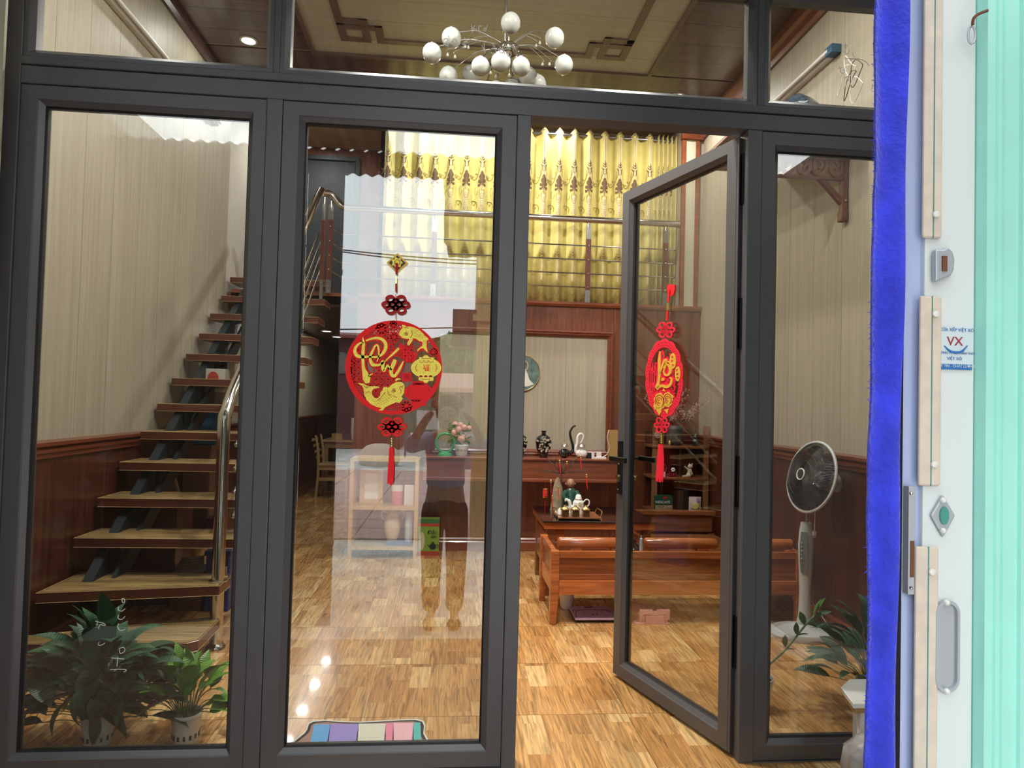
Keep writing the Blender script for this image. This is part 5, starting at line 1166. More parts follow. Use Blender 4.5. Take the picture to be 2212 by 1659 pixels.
def knot(mb, c, w, h, fn, d0=0, d1=.004, m=None):
    """endless-knot outline: looped bands; c, w, h in traced pixels"""
    cx_, cy_ = c; bw = w*.085
    for dx, dy, rx, ry in ((-.20, -.28, .15, .15), (.20, -.28, .15, .15), (-.20, .28, .15, .15), (.20, .28, .15, .15), (-.36, 0, .14, .12), (.36, 0, .14, .12), (-.12, 0, .11, .12), (.12, 0, .11, .12), (0, -.16, .10, .10), (0, .16, .10, .10)):
        mb.stroke(ell(cx_+dx*w, cy_+dy*h, rx*w, ry*h*1.05, 10), bw, fn, d0, d1, 2, True)
def pathpx(pts, k, ox, oy): return [(ox+x*k, oy+y*k) for x, y in pts]

# --- round ornament on the second leaf
YO = -.020
def F1(px, py, d): p_ = atY(px, py, YO); return (p_.x, YO-d, p_.z)
K1 = .13264; Z1 = lambda pts: pathpx(pts, K1, 740, 690)
oc_ = atY(853, 560, YO)
o1 = thing('hanging_ornament', 'round red felt ornament with gold script and two carp hanging on the second leaf', 'ornament', (oc_.x, YO, oc_.z-.3))
hk = MB().prism([(858, 545), (881, 567), (857, 589), (834, 566)], F1, -.016, -.012).build('hook_plate', 'gold_paint', o1)
MB().prism([(858, 550), (876, 567), (857, 584), (839, 566)], F1, -.012, -.011).build('plate_centre', 'side_panel', hk)
b = MB(); b.prism([(857+r_*math.cos(a)*1, 566+r_*math.sin(a)) for a, r_ in [(k*PI/7, 9 if k % 2 else 13) for k in range(14)]], F1, -.011, -.0095); b.build('gold_flower', 'glitter_gold', hk)
MB().tube([Vector(F1(858+6*math.cos(a*PI/8), 566+6*math.sin(a*PI/8), -.006)) for a in range(16)], .001, 6, closed=True).build('hook_ring', 'bead_gold', hk)
b = MB(); b.stroke([(857, 568), (857, 580), (856, 592)], [5.5, 5, 3.5], F1, -.006, -.001, 3); b.stroke([(855.5, 613), (855.5, 630)], 3.5, F1, -.005, 0, 0); b.build('cord', 'felt_dark', o1)
MB().stroke([(856, 597), (856, 612)], 2.6, F1, -.005, -.0005, 0).build('cord_bead', 'bead_gold', o1)
b = MB(); knot(b, (855, 658), 58, 42, F1); b.build('upper_knot', 'felt_dark', o1)
b = MB(); knot(b, (847, 922), 58, 42, F1); b.prism([(836, 910), (860, 910), (860, 936), (836, 936)], F1, .0005, .002); b.build('lower_knot', 'felt_red', o1)
MB().tube([Vector(F1(855, 636, .002)), Vector(F1(855, 690, .002))], .0012, 6).tube([Vector(F1(849, 893, .002)), Vector(F1(848, 950, .002))], .0012, 6).build('thread', 'felt_dark', o1)
# ring and lattice
cx_, cy_, rx_, ry_ = 850.5, 794, 104.5, 101.5
rings = []
for i in range(72):
    a = 2*PI*i/72; wd = 8.5 if math.cos(a) > -.2 else 11
    if .35 < a < 1.5: wd = 10
    rings.append([F1(cx_+rx_*math.cos(a), cy_+ry_*math.sin(a), 0), F1(cx_+(rx_-wd)*math.cos(a), cy_+(ry_-wd)*math.sin(a), 0), F1(cx_+(rx_-wd)*math.cos(a), cy_+(ry_-wd)*math.sin(a), .004), F1(cx_+rx_*math.cos(a), cy_+ry_*math.sin(a), .004)])
MB().loft(rings, False, True).build('rim', 'felt_red', o1)
def inside(x, y):
    if ((x-cx_)/(rx_-7))**2+((y-cy_)/(ry_-7))**2 > 1: return False
    zx, zy = (x-740)/K1, (y-690)/K1
    if zx > 930 and zy < 1400 and not (zy > 380 and zx < 1200 and zy < 700): return False
    for (a, b_, c, d) in ((395, 380, 650, 590), (380, 680, 480, 860), (700, 600, 960, 800), (880, 380, 960, 480)):
        if a < zx < c and b_ < zy < d: return False
    return True
lt = MB(); Pp = 12.6; wv = 2.0
def lseg(a, b_):
    m_x, m_y = (a[0]+b_[0])/2, (a[1]+b_[1])/2
    if inside(m_x, m_y) and inside(*a) and inside(*b_): lt.stroke([a, b_], wv, F1, .0, .0035, 0)
for i in range(-10, 10):
    for j in range(-10, 10):
        x, y = cx_+i*Pp, cy_+j*Pp; h_ = Pp/2
        lseg((x, y), (x+Pp, y)); lseg((x, y), (x, y+Pp))
        if (i+j) % 2: lseg((x, y), (x+h_, y+h_)); lseg((x+Pp, y), (x+h_, y+h_)); lseg((x, y+Pp), (x+h_, y+h_)); lseg((x+Pp, y+Pp), (x+h_, y+h_))
        else: lseg((x+h_, y), (x+h_, y+Pp)); lseg((x, y+h_), (x+Pp, y+h_))
lt.build('lattice', 'felt_red', o1, kind='stuff')
def rosette(px, py, r_, parent, m='felt_red', fn=F1, d=0):
    b = MB()
    for k in range(8): b.stroke(ell(px+r_*.62*math.cos(k*PI/4), py+r_*.62*math.sin(k*PI/4), r_*.26, r_*.26, 8), r_*.17, fn, d, d+.004, 1, True)
    b.prism(ell(px, py, r_*.34, r_*.34, 12), fn, d, d+.004); b.build('rosette', m, parent)
for x, y, r_ in ((640, 165, 110), (830, 90, 70), (840, 290, 90), (1475, 535, 80), (1040, 1410, 105)): rosette(740+x*K1, 690+y*K1, r_*K1, o1)
# script and its red backing
STEM = ([(330, 290), (345, 400), (335, 560), (335, 680), (345, 800), (370, 880), (395, 960), (410, 1040)], [8, 48, 50, 46, 50, 90, 128, 60])
BOWL = ([(345, 375), (270, 400), (215, 460), (205, 530), (240, 590), (320, 612), (420, 608), (520, 615), (600, 600), (670, 540), (705, 460), (695, 380), (640, 325), (560, 305), (470, 318), (380, 350)], [20, 34, 44, 52, 60, 52, 32, 30, 34, 48, 54, 52, 46, 40, 34, 22])
HH = ([(560, 690), (590, 600), (592, 500), (570, 425), (530, 440), (490, 520), (455, 600), (460, 680), (500, 740), (560, 745), (620, 735), (660, 690), (655, 760), (672, 835), (705, 800), (735, 755), (775, 790), (800, 830)], [10, 22, 30, 34, 28, 36, 42, 48, 56, 40, 34, 66, 60, 50, 28, 40, 26, 30])
UU = ([(860, 655), (835, 720), (800, 800), (795, 880), (840, 925), (900, 860), (950, 770), (995, 680)], [50, 66, 60, 58, 48, 46, 38, 10])
AC = ([(920, 470), (850, 540), (760, 620), (690, 690)], [38, 36, 24, 16])
TA = ([(500, 880), (455, 905), (430, 930)], [8, 22, 40])
bk = MB(); go = MB()
for pts, ws in (STEM, BOWL, HH, UU, AC, TA):
    bk.stroke(Z1(pts), [(w+42)*K1 for w in ws], F1, .0032, .0042, 4); go.stroke(Z1(pts), [w*K1 for w in ws], F1, .0042, .0062, 4)
bk.build('script_backing', 'felt_red', o1); go.build('gold_script', 'glitter_gold', o1)
# upper carp
def carp(body, eye, fins, scales, gill, parent, name):
    b = MB().prism(Z1(body), F1, .0036, .0058).build(name, 'glitter_gold', parent)
    rd = MB(); rd.stroke(Z1(ell(eye[0], eye[1], eye[2], eye[2], 14)), 9*K1, F1, .0058, .0064, 1, True); rd.prism(Z1(ell(eye[0], eye[1], eye[2]*.5, eye[2]*.5, 10)), F1, .0058, .0066)
    for g_ in gill: rd.stroke(Z1(g_), 8*K1, F1, .0058, .0064, 4)
    for x, y in scales: rd.prism(Z1([(x-6, y), (x, y-9), (x+6, y), (x, y+6)]), F1, .0058, .0064)
    rd.build('carp_details', 'felt_dark', b)
    return b
red_ = MB(); red_.prism(Z1([(905, 250), (940, 170), (960, 80), (1090, 100), (1200, 125), (1310, 200), (1415, 320), (1385, 380), (1400, 560), (1330, 500), (1210, 540), (1210, 480), (1290, 400), (1190, 330), (1150, 340), (1080, 440), (1040, 420), (1060, 340), (940, 300)]), F1, .0022, .0036)
red_.prism(Z1([(920, 400), (960, 385), (1000, 440), (1100, 450), (1130, 530), (1220, 560), (1200, 640), (1150, 700), (1060, 700), (1000, 640), (930, 620), (915, 520)]), F1, .0, .0032)
red_.prism(Z1(ell(1240, 1190, 240, 150, 26)), F1, 0, .003); red_.prism(Z1([(1130, 1010), (1370, 1010), (1370, 1060), (1130, 1060)]), F1, 0, .003); red_.prism(Z1([(1120, 1310), (1360, 1310), (1360, 1410), (1100, 1400)]), F1, 0, .003)
red_.build('red_motifs', 'felt_red', o1, kind='stuff')
dk = MB()
for pts in ([(1090, 1110), (1060, 1190), (1090, 1270)], [(1390, 1110), (1420, 1190), (1390, 1270)], [(1140, 1335), (1340, 1335)], [(1140, 1032), (1360, 1032)], [(940, 470), (960, 560), (1000, 610)], [(1130, 560), (1160, 610), (1110, 660)]): dk.stroke(Z1(pts), 8*K1, F1, .003, .0038, 3)
for k in range(4): dk.prism(Z1(ell(1170+48*k, 1320, 16, 16, 8)), F1, .003, .0038)
dk.build('cut_lines', 'felt_dark', o1)
sc1 = [(1130+33*i+(14 if j % 2 else 0), 150+27*j+10*i) for i in range(7) for j in range(6) if 150+27*j+10*i < 330-6*abs(i-4) and 130+0*i < 150+27*j]
sc1 = [(x, y) for x, y in sc1 if y > 125+(x-1100)*.42 and y < 300+(x-1200)*.28]+[(1330, 360), (1350, 390), (1325, 400)]
carp([(918, 240), (935, 195), (960, 160), (985, 135), (965, 110), (975, 90), (1020, 100), (1040, 120), (1100, 118), (1180, 138), (1250, 175), (1310, 225), (1345, 272), (1395, 310), (1400, 340), (1372, 345), (1368, 430), (1388, 545), (1345, 505), (1320, 470), (1270, 478), (1222, 522), (1220, 490), (1260, 460), (1300, 430), (1305, 380), (1285, 360), (1250, 355), (1200, 318), (1145, 308), (1138, 350), (1085, 425), (1058, 420), (1055, 385), (1095, 320), (1030, 318), (960, 295), (925, 270)],
     (1040, 238, 26), [], sc1, [[(1115, 180), (1140, 240), (1105, 300)], [(925, 262), (945, 280), (965, 278)], [(1010, 140), (1050, 130), (1075, 160)]], o1, 'carp')
sc2 = [(560+34*i+(17 if j % 2 else 0), 1290+26*j-22*i*.8) for i in range(9) for j in range(6)]
sc2 = [(x, y) for x, y in sc2 if y < 1420-(x-600)*.18 and y > 1335-(x-480)*.55 and x < 850]
carp([(1012, 1090), (1000, 1050), (960, 1022), (880, 1020), (800, 1062), (745, 1115), (720, 1098), (668, 1102), (655, 1150), (620, 1190), (615, 1240), (570, 1285), (520, 1275), (482, 1225), (478, 1170), (510, 1130), (605, 1112), (600, 1095), (520, 1085), (450, 1092), (390, 1075), (340, 1045), (265, 1036), (262, 1050), (318, 1078), (345, 1130), (358, 1230), (395, 1310), (460, 1380), (560, 1425), (640, 1445), (585, 1478), (650, 1485), (700, 1430), (800, 1382), (870, 1350), (930, 1362), (985, 1290), (960, 1258), (1000, 1200)],
     (838, 1155, 28), [], sc2, [[(735, 1160), (760, 1220), (800, 1240)], [(700, 1180), (640, 1260), (580, 1310)], [(960, 1080), (930, 1120), (955, 1160), (950, 1200)], [(370, 1210), (420, 1180), (460, 1200)], [(350, 1080), (400, 1120)], [(390, 1090), (420, 1120)], [(1005, 1080), (960, 1100), (985, 1120)], [(840, 1245), (890, 1275)]], o1, 'carp')
MB().stroke(Z1([(865, 1000), (890, 975), (950, 972)]), [20*K1, 34*K1, 8*K1], F1, .004, .0058, 3).build('barbel', 'glitter_gold', o1)
# golden lantern
ln = MB(); ln.prism(Z1(ell(1362, 790, 246, 165, 34)), F1, .0036, .0058); ln.prism(Z1([(1250, 612), (1300, 620), (1330, 590), (1360, 582), (1390, 592), (1420, 620), (1490, 620), (1480, 672), (1250, 668)]), F1, .0037, .0059); ln.prism(Z1([(1240, 940), (1480, 940), (1480, 1000), (1400, 1005), (1375, 1035), (1335, 1035), (1310, 1005), (1240, 990)]), F1, .0037, .0059)
ln = ln.build('lantern', 'glitter_gold', o1)
dk = MB()
for pts in ([(1290, 632), (1440, 636)], [(1280, 975), (1430, 978)], [(1215, 730), (1190, 790), (1215, 850)], [(1515, 730), (1535, 790), (1515, 850)]): dk.stroke(Z1(pts), 8*K1, F1, .0059, .0066, 3)
for x in (1290, 1365, 1440): dk.stroke(Z1([(x-34, 672), (x-24, 695), (x, 705), (x+24, 695), (x+34, 672)]), 7*K1, F1, .0059, .0066, 3)
for x in (1275, 1358, 1435): dk.prism(Z1([(x-30, 940), (x-20, 918), (x, 908), (x+20, 918), (x+30, 940)]), F1, .0059, .0066)
dk.build('cut_lines', 'felt_dark', ln)
tx_ = atY(740+1362*K1, 690+800*K1, YO); text('福', 'lettering', .026, face_y((tx_.x, YO-.0063, tx_.z)), 'felt_red', ln, .0005)
q0 = Z1([(970, 870), (1120, 870), (1120, 1010), (970, 1010)]); MB().prism(q0, F1, 0, .003).build('seal', 'felt_red', o1); tx_ = atY(740+1045*K1, 690+940*K1, YO); text('福', 'lettering', .020, face_y((tx_.x, YO-.0034, tx_.z)), 'felt_dark', o1, .0005)
def tassel(px, y0, y1, w, fn, parent, m):
    b = MB(); Rt_ = random.Random(4)
    for i in range(26):
        u = Rt_.uniform(-1, 1); L_ = y1+Rt_.uniform(-6, 6)
        b.stroke([(px+u*w*.25, y0), (px+u*w*.42, y0+(L_-y0)*.4), (px+u*w*.5-2, L_)], 1.8, fn, .001+.0025*(1-abs(u))+Rt_.uniform(0, .001), .003+.0025*(1-abs(u)), 2)
    b.build('tassel', m, parent)
bt = MB()
for y, r_ in ((948, 4), (953, 5), (958, 4.2), (963, 5)): bt.lathe([(0, -.003), (r_*.0009, -.0028), (r_*.0011, 0), (r_*.0009, .0028), (0, .003)], F1(846, y, .004), 12)
bt.build('bead_cap', 'bead_gold', o1, smooth=True); tassel(845, 966, 1043, 13, F1, o1, 'felt_red')
# --- oval ornament on the open leaf
nrm = (T3.to_3x3() @ Vector((0, -1, 0))).normalized(); P3 = T3 @ Vector((-.4, .014, 1))
def F2(px, py, d): p_ = hit(px, py, P3, nrm); return tuple(p_+nrm*d)
K2 = .2715; Z2 = lambda pts: pathpx(pts, K2, 1380, 600)
oo = hit(1447, 625, P3, nrm); o2 = thing('hanging_ornament', 'oval scalloped red felt ornament with gold script hanging on the open leaf', 'ornament', oo-Vector((0, 0, .3)))
MB().prism(Z2([(250, 60), (262, 50), (278, 55), (280, 90), (270, 130), (248, 148), (226, 130), (217, 90), (222, 55), (238, 50)]), F2, -.010, -.004).build('hook', 'felt_red', o2)
b = MB(); b.stroke(Z2([(238, 95), (234, 150), (231, 195)]), 12*K2, F2, -.004, .0, 2); b.stroke(Z2([(228, 260), (223, 340)]), 12*K2, F2, -.003, .001, 2); b.build('cord', 'felt_red', o2)
MB().stroke(Z2([(230, 200), (228, 258)]), 10*K2, F2, -.004, .002, 0).build('cord_bead', 'bead_gold', o2)
b = MB(); knot(b, (1380+218*K2, 600+415*K2), 38, 36, F2); b.build('upper_knot', 'felt_pink', o2)
b = MB(); knot(b, (1380+186*K2, 600+1172*K2), 31, 36, F2); b.build('lower_knot', 'felt_pink', o2)
ocx, ocy, orx, ory = 1380+207*K2, 600+800*K2, 148*K2, 308*K2
sc_o = [(1+.035*abs(math.sin(7*2*PI*i/168))) for i in range(84)]
rings = []
for i in range(84):
    a = 2*PI*i/84; s_ = .985+.04*abs(math.sin(7*a)); t_i = .80
    rings.append([F2(ocx+orx*s_*math.cos(a), ocy+ory*s_*math.sin(a), 0), F2(ocx+orx*t_i*math.cos(a), ocy+ory*t_i*math.sin(a), 0), F2(ocx+orx*t_i*math.cos(a), ocy+ory*t_i*math.sin(a), .004), F2(ocx+orx*s_*math.cos(a), ocy+ory*s_*math.sin(a), .004)])
rm = MB().loft(rings, False, True).build('scalloped_rim', 'felt_pink', o2)
dt = MB()
for i in range(60):
    a = 2*PI*i/60
    for s_ in (.86, .93): dt.prism(ell(ocx+orx*s_*math.cos(a+s_), ocy+ory*s_*math.sin(a+s_), 1.0, 1.3, 5), F2, .004, .0045)
dt.build('punched_dots', 'felt_dark', rm)
lt = MB(); Ro = random.Random(6)
for i in range(80):
    a = Ro.uniform(0, 2*PI); r_ = Ro.uniform(.1, .8); x, y = ocx+orx*r_*math.cos(a), ocy+ory*r_*math.sin(a)
    if x > ocx-4 and y < ocy-10 and Ro.random() < .5: continue
    lt.stroke([(x+Ro.uniform(-7, 7), y+Ro.uniform(-14, 14)) for _ in range(3)], 2.6, F2, 0, .0035, 2)
for i in range(9): lt.stroke([(ocx-orx*.82+4*i, ocy-ory*(.5-.05*i)), (ocx-orx*.82+4*i, ocy+ory*(.5+.03*i))], 1.8, F2, 0, .0035, 0)
lt.prism(ell(ocx-2, ocy+ory*.52, orx*.62, ory*.26, 18), F2, 0, .003); lt.prism(ell(ocx+2, ocy-ory*.05, orx*.35, ory*.28, 16), F2, 0, .003)
lt.build('cutwork', 'felt_pink', o2, kind='stuff')
g2 = MB(); r2 = MB()
for pts, ws in (([(178, 585), (172, 660), (172, 760), (165, 830), (152, 880)], [6, 20, 22, 20, 34]), ([(150, 885), (185, 860), (230, 868), (262, 845), (268, 805), (250, 795)], [24, 20, 22, 20, 14, 8]),
                ([(172, 770), (195, 700), (215, 655), (228, 665), (215, 720), (200, 755)], [10, 14, 16, 14, 12, 10]), ([(205, 720), (225, 690), (245, 700), (258, 735), (245, 770), (218, 775), (205, 745)], [10, 12, 16, 20, 18, 14, 10]),
                ([(215, 665), (250, 672), (268, 720), (262, 765)], [8, 10, 12, 6]), ([(192, 805), (200, 800), (204, 812), (194, 816), (190, 806)], [10, 10, 10, 10, 10])):
    g2.stroke(Z2(pts), [w*K2 for w in ws], F2, .0045, .0065, 4); r2.stroke(Z2(pts), [(w+16)*K2 for w in ws], F2, .003, .0045, 4)
g2.build('gold_script', 'gold_paint', o2); r2.build('script_backing', 'felt_pink', o2)
pq = MB().prism(Z2(ell(278, 662, 26, 62, 18)), F2, .003, .006).prism(Z2(ell(316, 765, 22, 60, 18)), F2, .003, .0058).build('plaque', 'gold_paint', o2)
b = MB()
for x, y in ((276, 630), (274, 662), (280, 695), (312, 735), (316, 765), (318, 795)): b.stroke(Z2([(x-9, y), (x+9, y-2)]), 5*K2, F2, .006, .0066, 0); b.stroke(Z2([(x, y-9), (x-2, y+10)]), 5*K2, F2, .006, .0066, 0)
b.build('characters', 'felt_red', pq)
fl_ = MB(); fr_ = MB()
for (x, y, r_) in ((172, 985, 50), (237, 970, 44)):
    for k in range(9):
        a = k*2*PI/9; fl_.prism(Z2(ell(x+r_*.62*math.cos(a), y+r_*1.0*math.sin(a), r_*.33, r_*.42, 10)), F2, .004, .0055)
    fl_.prism(Z2(ell(x, y, r_*.6, r_*.95, 16)), F2, .0055, .0062)
    for q_ in (.25, .55, .9): fr_.stroke(Z2(ell(x, y, r_*q_*.75, r_*q_*1.15, 16, q_*3)[:12]), 5*K2, F2, .0062, .0067, 1)
for pts in ([(140, 1040), (170, 1095), (190, 1060)], [(210, 1050), (235, 1085), (245, 1040)], [(120, 1010), (135, 1050), (160, 1040)], [(195, 900), (205, 880), (215, 905)], [(270, 930), (285, 950), (268, 960)]): fl_.prism(Z2(pts), F2, .004, .0055)
fl_ = fl_.build('peonies', 'gold_paint', o2); fr_.build('petal_lines', 'felt_dark', fl_)
b = MB()
for y, r_ in ((1245, 4), (1262, 5.5), (1278, 4.5), (1294, 5.5), (1312, 5)): p_ = F2(1380+182*K2, 600+y*K2, .003); b.lathe([(0, -.004), (r_*.0011, -.0035), (r_*.0013, 0), (r_*.0011, .0035), (0, .004)], p_, 12)
b.build('bead_cap', 'bead_gold', o2, smooth=True); tassel(1380+175*K2, 600+1325*K2, 1037, 16, F2, o2, 'felt_pink')
# ------------------------------------------------------------------ marker writing on the glass (figures as seen from outside, reversed)
mat('marker', (.80, .80, .78), .6)
def writing(name, strokes, parent_win, k=1, ox=0, oy=0, w=1.6):
    fn = lambda px, py, d: (lambda p_: (p_.x, -.0034-d, p_.z))(atY(px, py, -.0034))
    b = MB()
    for s_ in strokes: b.stroke([(ox+x*k, oy+y*k) for x, y in s_], w, fn, 0, .0005, 3 if len(s_) > 2 else 0)
    b.build(name, 'marker', parent_win)
kk = .16275
writing('writing', [[(725, 320), (735, 390), (740, 430)], [(775, 340), (745, 375), (800, 390)], [(870, 350), (830, 345), (825, 400), (855, 430)], [(940, 330), (915, 400), (890, 400), (905, 370), (925, 395)],
    [(425, 475), (430, 530), (415, 600)], [(360, 530), (390, 510), (415, 530), (375, 590), (420, 610)], [(470, 560), (500, 515), (535, 560), (520, 605), (480, 590), (465, 550)],
    [(630, 505), (670, 550), (640, 570), (610, 590), (650, 600), (600, 630), (640, 635)], [(895, 565), (900, 640), (910, 700)], [(860, 600), (890, 650), (900, 690)], [(1010, 590), (1045, 640), (1050, 700), (1010, 715), (985, 690)], [(1010, 645), (1110, 670)],
    [(1130, 640), (1105, 665), (1110, 700), (1145, 700), (1160, 660), (1130, 645), (1175, 720)], [(1215, 675), (1190, 690), (1210, 740), (1245, 745), (1255, 710), (1225, 680), (1195, 680)]], w2, kk, 900, 0, 1.5)
kz = .1447
writing('writing', [[(1155, 665), (1140, 690), (1160, 710), (1172, 685), (1155, 665)], [(1140, 750), (1155, 800), (1190, 800), (1205, 730)], [(1255, 790), (1265, 840), (1290, 850)], [(1130, 868), (1230, 880), (1340, 880), (1450, 920), (1500, 990)], [(1225, 870), (1210, 900), (1240, 905), (1235, 870)],
    [(1065, 985), (1045, 1030), (1090, 1010)], [(1075, 1020), (1075, 1075), (1120, 1095), (1140, 1040)], [(1135, 1175), (1180, 1140), (1235, 1110)], [(1185, 1150), (1195, 1210)]], w3, kz, 1660, 0, 1.3)
kb_ = .349
writing('writing', [[(755, 612), (768, 612), (772, 632), (757, 632), (755, 612)], [(735, 660), (732, 680), (755, 688), (775, 672)], [(735, 712), (730, 730), (752, 740), (775, 720)], [(735, 765), (728, 785), (745, 808), (775, 800)], [(590, 750), (645, 765), (650, 778), (620, 772), (610, 800)], [(605, 750), (600, 775)],
    [(615, 880), (608, 895), (625, 900), (650, 885)], [(735, 920), (765, 912), (772, 935), (745, 950), (738, 920)], [(690, 978), (770, 985)], [(730, 970), (725, 1030)], [(680, 1050), (770, 1048), (780, 1058), (765, 1065)]], d1, kb_, 0, 1080, 1.4)
# ------------------------------------------------------------------ chandelier
mat('opal_glass', (.50, .51, .48), .18, coat=.3, sub=0)
hub = atY(1098, 105, 1.62); hub = Vector((hub.x, 1.62, hub.z))
ch = thing('chandelier', 'chandelier of frosted round globes on curved brass arms under the beige ceiling field', 'chandelier', (hub.x, hub.y, ZC))
MB().lathe([(0, ZC), (.06, ZC), (.058, ZC-.02), (.01, ZC-.03), (0, ZC-.03)], (hub.x, hub.y, 0), 20).build('ceiling_rose', 'steel_dull', ch, smooth=True)
MB().tube([(hub.x-.02, hub.y, ZC-.02), (hub.x-.02, hub.y, hub.z+.03)], .006, 8).build('stem', 'steel_dull', ch)
MB().ball((hub.x, hub.y, hub.z-.01), .055, 18, 12, (1.25, 1.25, .9)).build('hub', 'steel', ch, smooth=True, auto=False)
GL = [(1103, 50, .045), (975, 82, .044), (1198, 82, .044), (933, 115, .043), (1218, 140, .042), (1038, 144, .042), (1082, 134, .045), (1125, 144, .042), (969, 165, .042), (1017, 162, .042), (1140, 165, .042), (1108, 188, .042), (1025, 190, .042), (1160, 182, .042), (1070, 196, .042), (1045, 200, .042)]
for i, (px, py, r_) in enumerate(GL):
    v_ = (py-120)/60.0; hx = (px-1090)/150.0
    dd = -.22 if i in (6, 5, 7) else (.30*min(1, abs(v_)) if py > 150 else (-.05 if py < 60 else .0))
    c = atY(px, py, hub.y+dd); c = Vector((c.x, hub.y+dd, c.z)); rr = r_*1.36*(c.y+2.4)/(4.02)
    a = MB(); mid = (hub+c)/2+Vector((0, 0, .07)); top = hub*.25+c*.75+Vector((0, 0, .055))
    pts = sp3([hub+Vector((0, 0, .01)), mid, top, c+Vector((0, 0, rr*.5))], 5); a.tube(pts, .0035, 6)
    a = a.build('arm', 'steel_dull', ch, smooth=True)
    MB().ball(c, rr, 20, 14, (1, 1, 1.04)).build('globe', 'opal_glass', a, smooth=True, auto=False)
    MB().lathe([(0, rr*.86), (.014, rr*.86), (.012, rr*1.12), (0, rr*1.14)], c, 12).build('cap', 'steel_dull', a, smooth=True)
mat('crystal', (.75, .75, .72), .05, .6)
for px, py, dd in ((967, 118, -.1), (983, 122, -.1), (1005, 100, -.1), (1012, 102, 0), (1158, 98, .0), (1166, 92, 0), (1172, 138, -.05), (1187, 138, -.05), (1060, 157, -.1), (1071, 165, -.1), (1100, 162, -.1)):
    c = atY(px, py, hub.y+dd); c = Vector((c.x, hub.y+dd, c.z)); w = MB().tube(sp3([hub, (hub+c)/2+Vector((0, 0, .07)), c+Vector((0, 0, .03)), c+Vector((0, 0, .012))], 4), .0014, 5).build('wire', 'steel_dull', ch)
    MB().lathe([(0, -.014), (.006, -.010), (.0085, -.003), (.005, .006), (.001, .012), (0, .012)], c, 8).build('crystal_drop', 'crystal', w)
# ------------------------------------------------------------------ fluorescent battens high on the side walls
def batten(name, label, a, b, out, cap=None):
    d = (b-a).normalized(); t = thing(name, label, 'light', (a+b)/2)
    up = Vector((0, -d.z, d.y)); M_ = []
    for p_ in (a, b): M_.append([p_+Vector((out*x, 0, 0))+up*z for x, z in ((0, -.022), (.03, -.022), (.042, -.012), (.042, .012), (.03, .022), (0, .022))])
    MB().loft(M_).build('housing', 'white_plastic', t)
    q_ = [p_+Vector((out*.055, 0, 0))+d*e for p_, e in ((a, .02), (b, -.02))]; MB().tube(q_, .013, 12).build('tube', 'white_plastic', t, smooth=True)
    if cap:
        MB().loft([[p_+Vector((out*x, 0, 0))+up*z for x, z in ((0, -.026), (.06, -.026), (.066, .0), (.06, .026), (0, .026))] for p_ in (b-d*.05, b+d*.02)]).build('end_cap', cap, t, bevel=.003)
    return t
mat('cap_blue', (.02, .09, .16), .5)
batten('batten_light', 'long pale batten light high on the left wall above the stair', Vector((XL, .95, 3.42)), Vector((XL, 3.0, 3.42)), 1)
batten('batten_light', 'long batten light with a blue end cap high on the right wall', Vector((XR, 2.45, 3.395)), Vector((XR, 1.27, 3.395)), -1, 'cap_blue')
# bundle of cables and plastic wrapped box on the little wall shelf, upper right
wsf = thing('wall_shelf', 'carved brown wall shelf on a diagonal strut high on the right wall', 'shelf', (XR-.1, 1.4, 2.86))
pA = atX(1845, 480, XR-.04)
MB().box(XR-.62, XR-.03, 1.00, 1.95, 2.89, 2.91).build('shelf_board', 'bracket_wood', wsf)
ya = 1.18
b = MB(); b.box(XR-.04, XR-.005, ya-.02, ya+.02, 2.38, 2.89); b.box(XR-.045, XR-.005, ya-.024, ya+.024, 2.355, 2.41); b.build('wall_post', 'bracket_wood', wsf, bevel=.004)
def tb_(a, b_, w, name='strut'):
    a, b_ = Vector(a), Vector(b_); d = (b_-a).normalized(); s1 = d.cross(Vector((0, 1, 0))).normalized()*w/2; s2 = Vector((0, w/2, 0))
    MB().loft([[p_+s1+s2, p_+s1-s2, p_-s1-s2, p_-s1+s2] for p_ in (a, b_)]).build(name, 'bracket_wood', wsf, bevel=.003)
tb_((XR-.03, ya, 2.46), (XR-.36, ya, 2.80), .030)
MB().box(XR-.42, XR-.02, ya-.012, ya+.012, 2.78, 2.81).build('arm', 'bracket_wood', wsf)
fnb = lambda x, z, d: (x, ya-.014-d, z)
cv = MB()
for k in range(4):
    cxk = XR-.36+.095*k; cv.stroke([(cxk-.045, 2.70), (cxk-.03, 2.635), (cxk, 2.61), (cxk+.03, 2.635), (cxk+.045, 2.70)], .020, fnb, -.01, .006, 4); cv.stroke([(cxk-.012, 2.70), (cxk+.014, 2.665), (cxk-.006, 2.645)], .012, fnb, -.01, .006, 3)
cv.box(XR-.42, XR-.03, ya-.02, ya, 2.695, 2.78); cv.box(XR-.42, XR-.03, ya-.02, ya, 2.585, 2.60)
cv.build('carved_apron', 'bracket_wood', wsf, kind='stuff')
MB().lathe([(0, 0), (.008, 0), (.006, .006), (0, .007)], (XR-.022, ya-.02, 2.47), 10, Matrix.Rotation(PI/2, 4, 'X')).build('screw', 'steel', wsf)
pk = atX(1872, 215, XR-.25); mat('plastic_dark', (.05, .07, .10), .12, coat=.6, noise=.6, nscale=25, bump=.8, bscale=25)
t = thing('wrapped_bag', 'dark plastic-wrapped parcel with loose cables on the high wall shelf', 'parcel', (XR-.25, 1.25, 2.911))
b = MB(); Rq = random.Random(3); rg_ = []
